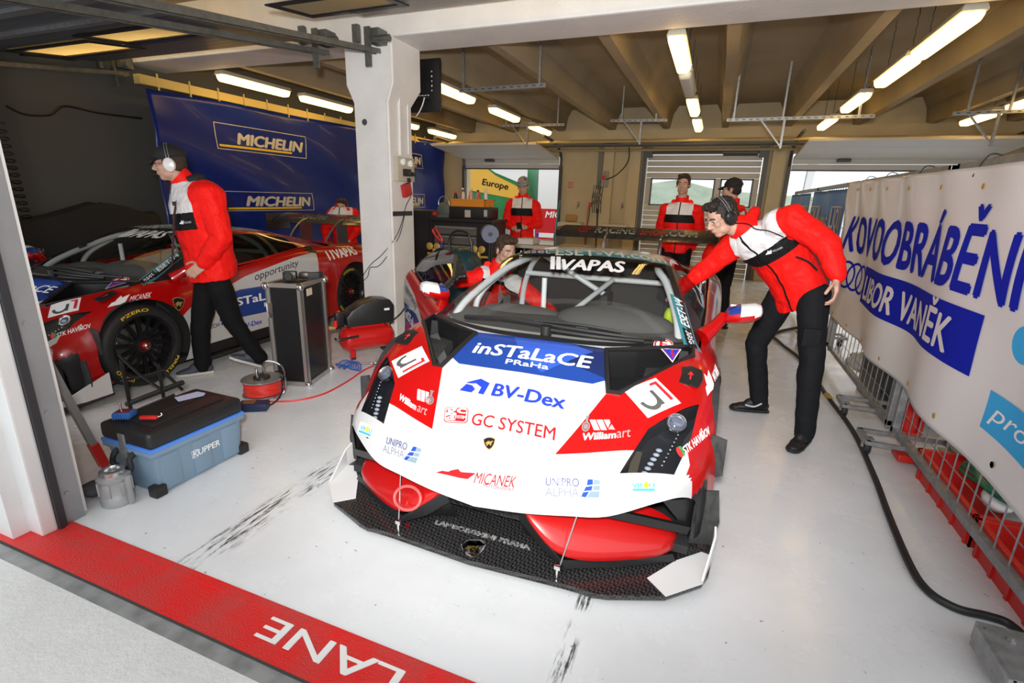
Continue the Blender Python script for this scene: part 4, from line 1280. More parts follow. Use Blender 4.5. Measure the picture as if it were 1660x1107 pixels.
pdecal('sponsor_decal', [(RR, LRED), (inset(RR, .93), LWHT), (inset(RR, .85), LRED), ('gc', LWHT, dict(bold=.03, box=(.10, .42, .90, .88))),
    ('a', LWHT, dict(bold=.03, box=(.10, .10, .48, .48))), ('SYSTEM', LWHT, dict(bold=.01, box=(.48, .22, .93, .40)))], c1(450, 766), c1(548, 772), c1(458, 702))
pdecal('sponsor_decal', [('GC SYSTEM', LRED, dict(bold=.011, shear=.08))], c1(562, 776), c1(906, 842), c1(572, 728))
shield('shield_emblem', c1(610, 880), c1(662, 880), c1(612, 828))
for (a, b, c, t) in ((c1(1042, 798), c1(1150, 798), c1(1046, 756), ((c1(1016, 840), c1(1152, 831), c1(1019, 812)), (c1(1156, 831), c1(1212, 826), c1(1158, 799)))),
                     (c1(330, 670), c1(392, 690), c1(345, 630), ((c1(268, 674), c1(335, 718), c1(276, 650)), (c1(340, 720), c1(378, 738), c1(350, 694))))):
    pdecal('sponsor_decal', [(BAR_W, LWHT), ([[(.72, .05), (1.0, 0), (.86, .55)]], mat('lettering_pink', (.75, .30, .30), .5))], a, b, c)
    pdecal('sponsor_decal', [('William', LWHT, dict(bold=.04, shear=.05))], *t[0])
    pdecal('sponsor_decal', [('art', mat('lettering_pink', (.75, .30, .30), .5), dict(bold=0))], *t[1])
for (a, b, c) in ((c1(1010, 805), c1(1050, 805), c1(1018, 740)), (c1(372, 690), c1(412, 700), c1(385, 632))):
    pdecal('jug_decal', [(ring(.45, .32, .42, .30, 16, e=.75) + [rect(.38, .55, .6, .92), rect(.3, .92, .68, 1.0)] + [circle(.45, .32, .24, .18, 12)], mat('jug_grey', (.22, .22, .22), .4))], a, b, c)
# race numbers: the stroke of the 5 in grey, the 1 in red
def number(a, b, c):
    hook = ring(.37, .46, .27, .17, 18, 180, 360, e=1.35) + [rect(.54, .16, .64, .68)]
    hook = [[(p[0], p[1]) for p in q] for q in hook]
    one = [[(.82, .18), (.915, .18), (.915, .89), (.82, .89)], [(.67, .81), (.82, .80), (.82, .89), (.69, .89)]]
    pdecal('race_number', [([rect(0, 0, 1, 1)], LWHT), (hook, LGRY), (one, mat('number_red', (.75, .02, .03), .4))], a, b, c, label='white race number plate, grey 5 and red 1')
number(c6(415, 543), c6(663, 432), c6(235, 340))
number(c7(350, 95), c7(390, 195), c7(530, 5))
VG = [([rect(0, 0, 1, 1)], LWHT), (outline(0, 0, 1, 1, .025, .05), LSIL), ('VIN U', LSKY, dict(bold=.03, box=(.12, .36, .88, .72))), ([circle(.60, .56, .09, .2, 14), [(.55, .7), (.6, .95), (.66, .7)]], LYEL),
      ([rect(.12, .12, .88, .30)], LSKY)]
pdecal('sponsor_decal', VG, c1(100, 810), c1(163, 834), c1(113, 762))
pdecal('sponsor_decal', VG, c6(272, 1098), c6(492, 1098), c6(265, 1003))
FLAG1 = [[(.28, .68), (.62, .72), (.60, 1), (.33, 1)], [(.12, .36), (.55, .40), (.60, .64), (.24, .60)], [(0, .06), (.10, .30), (.42, .33), (.25, .02)]]
FLAG2 = [[(.66, .72), (1, .74), (.97, .95), (.64, 1)], [(.60, .41), (.98, .42), (1, .66), (.65, .64)], [(.30, .02), (.95, 0), (.98, .35), (.48, .33)]]
for a, b in (((c7(318, 587), c7(440, 628), c7(326, 545)), (c7(297, 634), c7(425, 676), c7(303, 590))), ((c2(890, 261), c2(1022, 266), c2(890, 229)), (c2(888, 303), c2(1021, 306), c2(889, 268)))):
    pdecal('sponsor_decal', [('UNIPRO', mat('lettering_steel', (.07, .08, .22), .5), dict(bold=.006))], *a)
    pdecal('sponsor_decal', [('ALPHA', mat('lettering_pale_steel', (.22, .24, .30), .5), dict(bold=.002))], *b)
for q in ((c7(422, 685), c7(500, 705), c7(455, 597)), (c2(1030, 309), c2(1104, 309), c2(1032, 237))):
    pdecal('sponsor_decal', [(FLAG1, mat('lettering_flag_blue', (.02, .07, .36), .5)), (FLAG2, mat('lettering_flag_grey', (.20, .28, .34), .5))], *q)
CARSIL = [[(0, .10), (.16, .42), (.25, .15), (.30, .12), (.36, .48), (.55, 1.0), (.62, .52), (.30, .12)], [(.36, .48), (.60, .95), (.66, .60), (.98, .72), (.78, .05), (.62, .0), (.35, .10)]]
CARSIL = [[(0, .15), (.15, .50), (.30, .50), (.38, .75), (.52, 1.0), (.60, .70), (.95, .85), (.80, .02), (.60, .0), (.30, .10)]]
def micanek(a, b, c, d, e_, f, m, M=None, g=None, **kw):
    pdecal('sponsor_decal', [(CARSIL, m)], a, b, c, M, **kw)
    pdecal('sponsor_decal', [('MICANEK', m, dict(bold=.004, shear=.2))], d, e_, f, M, **kw)
    if g: pdecal('sponsor_decal', [('MOTORSPORT', m, dict(bold=0, shear=.1))], *g, M, **kw)
micanek(c2(455, 214), c2(615, 242), c2(462, 182), c2(605, 251), c2(768, 270), c2(614, 208), LRED, g=(c2(640, 266), c2(765, 286), c2(643, 253)))
# splitter lettering lies on the flat blade
_pl = bmesh.new(); [_pl.verts.new(p) for p in ((-1.2, -.2, .062), (1.2, -.2, .062), (1.2, 1, .062), (-1.2, 1, .062))]
_pl.faces.new(_pl.verts[:]); FLATT = BVHTree.FromBMesh(_pl)
def fhit(p): return hit(*p, None, FLATT)
decal('splitter_lettering', [('LAMBORGHINI PRAHA', LWHT, dict(bold=.085))], fhit(c2(452, 413)), fhit(c2(826, 517)), fhit(c2(460, 397)), car, tree=FLATT, off=.004)
decal('shield_emblem', [(SHIELD, LWHT), (inset(SHIELD, .94), LGOLD), (inset(SHIELD, .85), LBLK), (BULL, LGOLD)], fhit(c2(545, 546)), fhit(c2(655, 546)), fhit(c2(553, 474)), car, tree=FLATT, off=.004)
decal('arrow_decal', [([[(.35, 0), (.65, 0), (.65, .5), (1, .5), (.5, 1), (0, .5), (.35, .5)]], LRED)], fhit(c2(325, 443)), fhit(c2(350, 446)), fhit(c2(335, 405)), car, tree=FLATT, off=.004)
# windscreen, roof band
pdecal('windscreen_banner', [([rect(0, 0, .42, 1), rect(.56, 0, .98, 1)], LWHT)], c3(697, 212), c3(745, 214), c3(700, 155))
pdecal('windscreen_banner', [('VAPAS', LWHT, dict(bold=.05, shear=.18))], c3(742, 214), c3(1032, 228), c3(752, 168))
pdecal('roof_banner', [('ESET-V4.com', mat('lettering_cream', (.62, .66, .60), .5), dict(bold=.02))], c3(722, 150), c3(1222, 188), c3(726, 124))
pdecal('roof_banner', [([circle(.13, .5, .13, .5, 16) + circle(.87, .5, .13, .5, 16)[0:0], rect(.13, 0, .87, 1)], LBLK), ('eset', LSIL, dict(bold=.02, box=(.12, .2, .9, .8)))], c3(560, 150), c3(712, 152), c3(566, 130))
pdecal('cutoff_decal', [([circle(.5, .5, .5)], LWHT), (ring(.5, .5, .47, .38), LRED), ('E', LRED, dict(bold=.03, box=(.32, .25, .68, .75)))], c3(1158, 572), c3(1250, 575), c3(1162, 522), label='round white sticker with a red E', off=.006)
pdecal('cutoff_decal', [([[(0, 1), (1, 1), (.55, 0)]], LWHT), ([[(.08, .95), (.92, .95), (.55, .08)]], LRED), ([[(.13, .92), (.87, .92), (.55, .13)]], LBLU), ([[(.5, .85), (.62, .85), (.55, .6), (.66, .6), (.54, .25), (.54, .48), (.46, .48)]], LRED)], c3(1190, 634), c3(1290, 634), c3(1190, 571), label='blue warning triangle with a red bolt', off=.006)
# sides (read off the second car, shared by both)
micanek(s1(492, 656), s1(594, 622), s1(505, 612), s1(594, 624), s1(692, 603), s1(600, 598), LWHT, CAR2M)
pdecal('sponsor_decal', [('STK HAVÍŘOV', LWHT, dict(bold=.03))], s1(262, 786), s1(418, 742), s1(262, 762), CAR2M)
pdecal('sponsor_decal', [([circle(.35, .5, .34, .5, 14)], mat('berry_red', (.85, .03, .03), .5)), ([[(.5, 1), (.9, .9), (1, .5), (.9, .1), (.5, 0), (.72, .5)]], LGRN)], s1(232, 795), s1(262, 788), s1(232, 770), CAR2M)
shield('shield_emblem', s1(792, 664), s1(848, 664), s1(790, 600), CAR2M)
pdecal('pillar_banner', [([rect(0, 0, 1, 1)], TEAL), ('ESET-V4', LWHT, dict(bold=.02, box=(.42, .25, .97, .78))), ([rect(.04, .2, .34, .8)], LBLK), ('eset', LWHT, dict(box=(.07, .3, .31, .7)))], s1(660, 548), s1(838, 418), s1(634, 526), CAR2M)
def sdecal(name, layers, s0, z0, s1_, z1, h, sg=1, parent=None, slope=None, **kw):
    """on the side, from (s0, z0) to (s1, z1), letters h high; on the w < 0 side the reading direction turns round"""
    w = 1.2 * sg
    tb = SKIN
    def P(s, z):
        r = tb.ray_cast(Vector((w, s, z)), Vector((-sg, 0, 0))); return r[0]
    A = P(s0, z0); B = P(s1_, z1)
    d = (B - A).normalized(); n = Vector((sg, 0, 0)); C = A + n.cross(d).normalized() * h
    C = P(C.y, C.z)
    o = decal(name, layers, A, B, C, parent or car, tree=tb, **kw)
    if parent is door:
        o.data.transform(T(-HINGE))
    return o
OPP = dict(bold=-.005, shear=.35)
sdecal('sponsor_decal', [('opportunity', LBLK, OPP)], 2.06, .655, 2.66, .735, .085)
sdecal('sponsor_decal', [('inSTaLaCE', LWHT, dict(bold=.03))], 1.68, .475, 2.44, .47, .075)
sdecal('sponsor_decal', [('PRaHa', LWHT, dict(bold=.02))], 2.13, .405, 2.36, .405, .04)
sdecal('sponsor_decal', [(HOUSE, LBLU)], 1.68, .245, 1.80, .245, .06)
sdecal('sponsor_decal', [('BV-Dex', LBLU, dict(bold=.03, shear=.1))], 1.83, .25, 2.07, .25, .045)
sdecal('sponsor_decal', [('TECH 4U', LBLK, dict(bold=.02))], 1.46, .33, 1.66, .33, .035)
sdecal('sponsor_decal', [('11VAPAS', LWHT, dict(bold=.045, shear=-.12))], 3.10, .765, 3.66, .785, .10)
sdecal('sponsor_decal', [('1', LRED, dict(bold=.06))], .40, .14, .46, .14, .12) if False else None
sdecal('sponsor_decal', [('opportunity', LBLK, OPP)], 2.40, .70, 1.85, .63, .08, -1, door)
sdecal('sponsor_decal', [('inSTaLaCE', LWHT, dict(bold=.03))], 2.40, .47, 1.66, .475, .085, -1, door)
# wing lettering
_wt = bmesh.new(); q = Vector((0, 4.17, 1.10))
_wp = [q + Vector((0, p[0], p[1])) for p in prof[:5]]
_r = [[_wt.verts.new((x, p.y, p.z)) for p in _wp] for x in (-.87, .87)]
for i in range(4): _wt.faces.new((_r[0][i], _r[1][i], _r[1][i + 1], _r[0][i + 1]))
WINGT = BVHTree.FromBMesh(_wt)
def wdecal(t, x0, x1, m):
    a = q + Vector((x0, prof[1][0] + .045, 0)); a.z = 1.25; b = a.copy(); b.x = x1
    A = WINGT.ray_cast(a, Vector((0, 0, -1)))[0]; B = WINGT.ray_cast(b, Vector((0, 0, -1)))[0]
    C = WINGT.ray_cast(a + Vector((0, .19, 0)), Vector((0, 0, -1)))[0]
    decal('wing_lettering', [(t, m, dict(bold=.03))], A, B, C, car, tree=WINGT)
LCRM = mat('lettering_cream', (.62, .66, .60), .5)
wdecal('GP', -.66, -.50, mat('arrow_red', (.8, .02, .02), .5)); wdecal('RACING', -.45, 0.0, LCRM)
wdecal('SHOP', .06, .33, mat('arrow_red', (.8, .02, .02), .5)); wdecal('.COM', .34, .66, LCRM)

# ------------------------------------------------------------------ the second car
car2 = copy_tree(car)
car2.matrix_world = CAR2M
car2['label'] = 'second racing coupe in the left bay, partly hidden by the man walking past'
nd = MB()
for sg in (1,):
    pass
door.rotation_euler = (0, 0, DOOR_OPEN)
for o_ in car2.children:
    if o_.name.startswith('door'): o_.rotation_euler = (0, 0, 0)
# ------------------------------------------------------------------ beyond the back doors
mb = MB(); mb.span((-40, 11.75, -.3), (40, 70, -.02))
struct(mb.build('paddock_ground', mat('paddock_asphalt', (.40, .40, .40), .9), smooth=False))
mb = MB()
P = []
for i in range(2):
    P.append([(-60 + 6 * k, 70 + 14 * i, (0 if i == 0 else 3.6 + 1.0 * math.sin(k * .9) + .5 * math.sin(k * 2.3))) for k in range(26)])
mb.grid(P)
struct(mb.build('hillside', mat('hill_green', (.36, .42, .30), .9, var=.3, scale=.4), smooth=True))
tr = thing('race_truck', 'yellow and green painted race truck outside the left back door', 'truck', (-6.9, 15.2, 0), 0)
mb = MB(); mb.span((-3.0, 0, .55), (1.35, 2.4, 2.75), bevel=.06)
bx = mb.build('truck_body', [mat('truck_green', (.02, .22, .06), .3, var=.4, scale=1.5)], tr)
mb = MB(); mb.prism([(-1.2, 1.0), (-1.2, 2.75), (-.5, 2.75), (.3, 2.2), (1.36, 1.75), (1.36, 1.45), (.2, 1.62), (-.7, 1.75)], .02, Matrix(((1, 0, 0, 0), (0, 0, -1, 0), (0, 1, 0, 0), (0, 0, 0, 1))))
mb.build('yellow_stripe', mat('truck_yellow', (.75, .42, .05), .4), bx, smooth=False)
mb = MB(); mb.prism([(-.5, 2.76), (1.37, 2.76), (1.37, 1.9), (.3, 2.28)], .022, Matrix(((1, 0, 0, 0), (0, 0, -1, 0), (0, 1, 0, 0), (0, 0, 0, 1))))
mb.build('white_flank', mat('truck_white', (.85, .85, .85), .4), bx, smooth=False)
mb = MB(); flat_on(mb, 'Europe', (-.15, -.026, 1.85), (.9, 0, -.14), (0, 0, .25), bold=.03, shear=.2)
for q in ring(.0, .5, .2, .12, 14): flat_on(mb, [q], (-.75, -.026, 1.78), (.9, 0, 0), (0, 0, .3))
mb.build('truck_lettering', LBLK, bx, smooth=False, fix=False)
mb = MB(); mb.span((.1, -.02, .75), (1.0, -.005, .80))
mb.prism([(.0, .62), (.5, .64), (.62, .85), (.95, .9), (1.2, .80), (1.3, .62)], .03, Matrix(((1, 0, 0, 0), (0, 0, -1, 0), (0, 1, 0, 0), (0, 0, 0, 1))))
mb.build('car_artwork', mat('truck_lime', (.22, .55, .05), .4), bx, smooth=False)
for x in (-2.2, .7):
    mb = MB(); mb.lathe([(.2, 0), (.48, 0), (.52, -.06), (.52, -.28)], T(x, .02, .52) @ Matrix.Rotation(math.pi / 2, 4, 'X'), 24); mb.mi = 1
    mb.lathe([(.05, .01), (.28, .01), (.3, -.01)], T(x, .02, .52) @ Matrix.Rotation(math.pi / 2, 4, 'X'), 20)
    mb.build('truck_wheel', [RUB, STEEL], tr)
v = thing('team_van', 'white van with red lower half, outside the open left back door', 'van', (-5.0, 14.6, 0))
mb = MB(); mb.span((0, 0, .3), (2.2, 4.6, 2.6), bevel=.12)
b_ = mb.build('van_body', mat('van_white', (.85, .86, .88), .25), v)
mb = MB(); mb.span((-.012, -.012, .35), (2.21, 4.5, 1.25)); mb.build('red_skirt', mat('van_red', (.60, .02, .03), .3), v)
mb = MB(); flat_on(mb, 'MICANEK', (.30, -.02, 1.0), (1.2, 0, 0), (0, 0, .18), bold=.03, shear=.2); mb.build('van_lettering', LWHT, v, smooth=False, fix=False)
mb = MB(); mb.span((.05, -.03, .42), (.62, -.012, .55)); mb.mi = 1; mb.span((.05, -.034, .42), (.12, -.03, .55)); mb.build('number_plate', [LWHT, LBLU], v, smooth=False)
for x in (.02, 2.18):
    mb = MB(); mb.lathe([(.15, 0), (.30, 0), (.33, -.05), (.33, -.22)], T(x, .9, .33) @ Matrix.Rotation(math.pi / 2, 4, 'Y'), 20); mb.build('van_wheel', RUB, v)
mb = MB(); mb.span((-9.0, 20.2, 0), (-3.0, 20.5, 3.6)); mb.mi = 1; mb.span((-7.0, 20.17, 1.2), (-6.3, 20.2, 3.6))
tag(mb.build('hospitality_wall', [mat('tent_white', (.88, .88, .88), .6), mat('tent_grey', (.10, .11, .12), .5)], smooth=False), 'white and grey hospitality wall behind the parked trucks', 'wall')
f = thing('feather_flag', 'slim white and red feather flag outside the right back door', 'flag', (2.55, 20, 0))
mb = MB(); mb.cyl((0, 0, 0), (.12, 0, 3.4), .02, n=8); mb.build('flag_pole', STEEL, f)
mb = MB(); mb.prism([(.05, .9), (.11, 3.3), (.30, 3.35), (.35, 2.9), (.25, .95)], .01, Matrix(((1, 0, 0, 0), (0, 0, -1, 0), (0, 1, 0, 0), (0, 0, 0, 1)))); mb.mi = 1
mb.prism([(.08, 1.5), (.085, 1.8), (.31, 1.8), (.30, 1.5)], .014, Matrix(((1, 0, 0, 0), (0, 0, -1, .002), (0, 1, 0, 0), (0, 0, 0, 1))))
mb.build('flag_cloth', [LWHT, LRED], f, smooth=False)
# ------------------------------------------------------------------ people
from mathutils import noise as mnoise
SKINM = mat('skin', (.56, .33, .24), .5, var=.12, scale=14)
HAIRM = mat('dark_hair', (.018, .013, .010), .6, bump=.8, bscale=90, stretch=(1, 1, .25))
HAIRB = mat('brown_hair', (.05, .028, .016), .6, bump=.8, bscale=90)
TROU = mat('black_trousers', (.006, .006, .007), .8, spec=.2, bump=.4, bscale=14)
TROU2 = mat('charcoal_trousers', (.009, .010, .012), .8, spec=.2, bump=.4, bscale=14)
SHOEB = mat('black_shoe', (.012, .012, .013), .55)
SOLEW = mat('pale_sole', (.55, .53, .48), .6)
EYEW = mat('eye_white', (.70, .68, .65), .3); IRIS = mat('iris_dark', (.03, .02, .015), .2)
CAPM = mat('black_cap', (.014, .014, .015), .8)
COLR = mat('jacket_collar_red', (.92, .010, .007), .6, spec=.2)
def jacket_mat(yoke, band, seam):
    m = bpy.data.materials.new('team_jacket'); m.use_nodes = True
    nt = m.node_tree; N = nt.nodes; L = nt.links; b = N['Principled BSDF']
    def at(n):
        a = N.new('ShaderNodeAttribute'); a.attribute_name = n; return a.outputs['Fac']
    def cmp_(src, op, v):
        c = N.new('ShaderNodeMath'); c.operation = op; L.new(src, c.inputs[0]); c.inputs[1].default_value = v; return c.outputs[0]
    def mix(f, a, c):
        x = N.new('ShaderNodeMix'); x.data_type = 'RGBA'; L.new(f, x.inputs['Factor'])
        for k, v in (('A', a), ('B', c)):
            if isinstance(v, tuple): x.inputs[k].default_value = (*v, 1)
            else: L.new(v, x.inputs[k])
        return x.outputs['Result']
    def mul(a, c):
        x = N.new('ShaderNodeMath'); x.operation = 'MULTIPLY'; L.new(a, x.inputs[0]); L.new(c, x.inputs[1]); return x.outputs[0]
    red = (.92, .010, .007); blk = (.008, .008, .009); wht = (.74, .73, .74)
    t = at('jt'); s = at('js'); u = at('ju'); f = at('jf')
    c1_ = mix(cmp_(t, 'GREATER_THAN', band), red, blk)
    c2_ = mix(cmp_(t, 'GREATER_THAN', yoke), c1_, wht)
    c3_ = mix(cmp_(s, 'GREATER_THAN', seam), c2_, red)
    au = N.new('ShaderNodeMath'); au.operation = 'ABSOLUTE'; L.new(u, au.inputs[0])
    zipf = mul(mul(cmp_(au.outputs[0], 'LESS_THAN', .007), cmp_(f, 'GREATER_THAN', .02)), cmp_(s, 'LESS_THAN', seam))
    c4_ = mix(zipf, c3_, blk)
    L.new(c4_, b.inputs['Base Color']); b.inputs['Roughness'].default_value = .62
    b.inputs['Specular IOR Level'].default_value = .2
    tc = N.new('ShaderNodeTexCoord'); nz = N.new('ShaderNodeTexNoise'); nz.inputs['Scale'].default_value = 11; nz.inputs['Detail'].default_value = 2; nz.inputs['Distortion'].default_value = 1.2
    bp = N.new('ShaderNodeBump'); bp.inputs['Strength'].default_value = .5; bp.inputs['Distance'].default_value = .025
    L.new(tc.outputs['Object'], nz.inputs['Vector']); L.new(nz.outputs['Fac'], bp.inputs['Height']); L.new(bp.outputs['Normal'], b.inputs['Normal'])
    return m
def pj(u, v, D):
    d = ray(u, v); return CAMP + d * (D / math.hypot(d.x, d.y))
def remesh(mb, name, m, parent, voxel, smooth=2, disp=0.0, attrs=None, freq=9):
    me = bpy.data.meshes.new('t'); bmesh.ops.recalc_face_normals(mb.bm, faces=mb.bm.faces); mb.bm.to_mesh(me); mb.bm.free()
    o = bpy.data.objects.new('t', me); COL.objects.link(o)
    r = o.modifiers.new('r', 'REMESH'); r.mode = 'VOXEL'; r.voxel_size = voxel
    if smooth:
        s = o.modifiers.new('s', 'SMOOTH'); s.iterations = smooth; s.factor = .5
    dg = bpy.context.evaluated_depsgraph_get()
    me2 = bpy.data.meshes.new_from_object(o.evaluated_get(dg)); bpy.data.objects.remove(o); bpy.data.meshes.remove(me)
    if disp:
        nr = [v.normal.copy() for v in me2.vertices]
        for v, n in zip(me2.vertices, nr):
            v.co += n * disp * (mnoise.noise(v.co * freq) + .5 * mnoise.noise(v.co * freq * 2.3))
    me2.materials.clear(); me2.materials.append(m)
    for p in me2.polygons: p.use_smooth = True; p.material_index = 0
    if attrs:
        co = np.empty(len(me2.vertices) * 3); me2.vertices.foreach_get('co', co); co = co.reshape(-1, 3)
        for k, val in attrs(co).items():
            a = me2.attributes.new(k, 'FLOAT', 'POINT'); a.data.foreach_set('value', val.astype(np.float32))
    me2.name = name
    q = bpy.data.objects.new(name, me2); COL.objects.link(q)
    if parent: q.parent = parent
    return q
def cap(mb, a, b, ra, rb, n=14):
    a = Vector(a); b = Vector(b)
    mb.sph(a, ra, n); mb.sph(b, rb, n)
    if (b - a).length > 1e-4: mb.cyl(a, b, ra, rb, n)
def loftel(mb, secs, n=22):
    """secs: (centre, side, front, half width, half depth)"""
    R = []
    for c, s, f, w, d in secs:
        R.append([mb.bm.verts.new(c + s * w * math.cos(a) * (1 if True else 0) + f * d * math.sin(a)) for a in [2 * math.pi * k / n for k in range(n)]])
    for A, B in zip(R, R[1:]):
        for j in range(n): mb.bm.faces.new((A[j], A[(j + 1) % n], B[(j + 1) % n], B[j]))
    mb.bm.faces.new(R[0][::-1]); mb.bm.faces.new(R[-1])
def hframe(c, f, up=(0, 0, 1)):
    f = Vector(f).normalized(); up = Vector(up); s = f.cross(up).normalized(); u = s.cross(f)
    m = Matrix.Identity(4)
    for i in range(3): m[i][0] = s[i]; m[i][1] = f[i]; m[i][2] = u[i]; m[i][3] = c[i]
    return m
def add_head(mb, H, k=1.0):
    X0 = mb.X; mb.X = H @ Matrix.Scale(k, 4)
    e = mb.sph
    e((0, -.012, .035), (.075, .095, .082), 24); e((0, .028, -.03), (.058, .063, .085), 20); e((0, .054, -.090), (.032, .027, .024), 14)
    for s in (1, -1):
        e((.040 * s, .018, -.062), (.022, .045, .034), 14); e((.036 * s, .064, -.020), (.024, .020, .022), 14)
        e((.079 * s, -.008, -.012), (.009, .020, .032), 12); e((.011 * s, .099, -.034), (.008, .010, .007), 10); e((.030 * s, .080, .019), (.022, .010, .008), 12)
    mb.cyl((0, .086, .012), (0, .108, -.028), .008, .0125, 12); e((0, .107, -.029), (.012, .012, .010), 12)
    e((0, .087, -.056), (.022, .009, .0055), 12); e((0, .086, -.066), (.019, .009, .006), 12)
    mb.X = X0
def add_hand(mb, w, d, n, side=1, curl=.5, k=1.0, spread=.06):
    """w wrist, d finger direction, n back-of-hand normal, side +1: thumb on d x n side"""
    d = Vector(d).normalized(); n = Vector(n); n = (n - d * n.dot(d)).normalized(); t = d.cross(n).normalized() * side
    w = Vector(w)
    M = Matrix.Identity(4)
    for i in range(3): M[i][0] = t[i]; M[i][1] = d[i]; M[i][2] = n[i]; M[i][3] = w[i]
    X0 = mb.X; mb.X = M @ Matrix.Scale(k, 4)
    cap(mb, (0, -.03, 0), (0, .01, 0), .026, .027)
    mb.box((0, .05, 0), (.078, .085, .026), bevel=.011, seg=3); mb.sph((.028, .035, -.006), (.020, .034, .017), 12)
    for i, (x, L) in enumerate(((.030, .92), (.010, 1.0), (-.011, .94), (-.030, .76))):
        p = Vector((x, .092 - .004 * abs(i - 1), 0)); a = -.10 - .25 * curl; r = .0088 if i < 3 else .0078
        for j, l in enumerate((.043, .027, .021)):
            q = p + Vector((spread * (1.5 - i) * l * .6, math.cos(a) * l * L, math.sin(a) * l * L))
            cap(mb, p, q, r, r * .93, 10); p = q; r *= .93; a -= curl * (.75, .65, .5)[j]
    p = Vector((.034, .028, -.006))
    for l, dr in ((.040, (.80, .62, -.35 * curl - .1)), (.030, (.42, .85, -.5 * curl - .1)), (.024, (.20, .95, -.6 * curl - .1))):
        q = p + Vector(dr).normalized() * l; cap(mb, p, q, .0105, .0095, 10); p = q
    mb.X = X0
def dseg(co, a, b):
    a = np.array(a); b = np.array(b); ab = b - a; t = np.clip(((co - a) @ ab) / (ab @ ab), 0, 1)
    return np.linalg.norm(co - (a + t[:, None] * ab), axis=1), t
def person(J, label, face, up=(0, 0, 1), hair=HAIRM, trou=TROU, vox=.007, hands=True, girth=1.0, yoke=.78, band=.60, seam=.0, collar=True, eyes=True, hk=1.0, group=None, shoes=True, armr=1.0, hood=True, hat=False):
    """J: joints in world coordinates -> body mesh (top level) with clothing as children"""
    J = {k: Vector(v) for k, v in J.items()}
    P, Nk = J['pelvis'], J['neck']
    hs = (J['hipL'] - J['hipR']).normalized(); ss = (J['shL'] - J['shR']).normalized()
    ax = (Nk - P); ln = ax.length; az = ax.normalized()
    H = hframe(J['head'], face, up)
    # --- body
    mb = MB(); add_head(mb, H, hk)
    hb = H @ (Vector((0, -.02, -.06)) * hk)
    cap(mb, Nk - az * .04, hb, .058 * girth, .054, 18)
    def sec(t, w, d, c=None):
        s = hs.lerp(ss, max(0, min(1, t))); s = (s - az * s.dot(az)).normalized(); f = az.cross(s).normalized() * -1
        cc = P + ax * t if c is None else c
        return (cc, s, f, w * girth, d * girth)
    bend = J.get('bend')
    def spine(t):
        if bend is None: return P + ax * t
        return P * (1 - t) ** 2 + bend * 2 * t * (1 - t) + Nk * t * t
    loftel(mb, [sec(t, w, d, spine(t)) for t, w, d in ((-.05, .13, .09), (.2, .145, .10), (.6, .16, .11), (.85, .14, .09), (.98, .06, .055))])
    for q in 'LR':
        cap(mb, J['sh' + q], J['el' + q], .05, .042); cap(mb, J['el' + q], J['wr' + q], .042, .030)
        cap(mb, J['hip' + q], J['kn' + q], .08, .055); cap(mb, J['kn' + q], J['an' + q], .052, .038)
        cap(mb, P, J['hip' + q], .10, .085)
        if hands and J.get('hd' + q) is not None:
            c = J.get('cu' + q); add_hand(mb, J['wr' + q], J['hd' + q], J['hn' + q], J['ths' + q].x if 'ths' + q in J else (1 if q == 'L' else -1), curl=c.x if c else .5)
        fo = J['to' + q] - J['an' + q]; cap(mb, J['an' + q] + Vector((0, 0, -.03)), J['an' + q] + fo * .5 + Vector((0, 0, -.045)), .030, .020)
    o = remesh(mb, 'person', SKINM, None, vox, 1)
    tag(o, label, 'person', group)
    # --- jacket
    mb = MB()
    prof = ((-.10, .182, .135), (.0, .180, .138), (.2, .172, .138), (.45, .18, .145), (.66, .20, .148), (.82, .195, .130), (.92, .150, .105), (1.0, .085, .082), (1.04, .075, .074))
    loftel(mb, [sec(t, w, d, spine(t)) for t, w, d in prof])
    for q in 'LR':
        a, b, c = J['sh' + q], J['el' + q], J['wr' + q]
        inn = a.lerp(spine(.86), .35)
        cap(mb, inn, a, .095 * girth, .082 * girth * armr); cap(mb, a, b, .082 * girth * armr, .068 * armr); cap(mb, b, b.lerp(c, .93), .068 * armr, .050 * armr)
        mid = b.lerp(c, .55); mb.sph(mid, .062 * armr, 12)
    def attrs(co):
        sp = np.stack([np.array(spine(t)) for t in np.linspace(-.12, 1.06, 60)])
        tt = np.linspace(-.12, 1.06, 60)
        d2 = ((co[:, None, :] - sp[None]) ** 2).sum(2); i = d2.argmin(1)
        azn = np.array(az); jt = tt[i] + ((co - sp[i]) @ azn) / ln * (1 if bend is None else .6)
        sn = np.array(ss); fn = np.array(az.cross(ss).normalized() * -1)
        rel = co - sp[i]
        ju = rel @ sn; jf = rel @ fn
        js = np.full(len(co), -1.0)
        for q, sg in (('L', 1), ('R', -1)):
            a, b, c = J['sh' + q], J['el' + q], J['wr' + q]
            out = np.array(ss) * sg
            seamp = np.array(a) - out * .035
            da = np.minimum(dseg(co, a, b)[0] / (.085 * girth * armr), dseg(co, b, c)[0] / (.068 * armr))
            near = 1.12 - da
            lat = (co - seamp) @ out / .06
            dz = dseg(co, a, b)[1]
            v = np.minimum(near / .15, np.maximum(lat, (dz - .18) * 6))
            v2 = np.where(dseg(co, b, c)[0] < .085 * armr, 1.0, -1.0)
            js = np.maximum(js, np.maximum(v, v2))
        return dict(jt=jt, js=js, ju=ju, jf=jf)
    j = remesh(mb, 'jacket', jacket_mat(yoke, band, seam), o, vox, 3, .011, attrs)
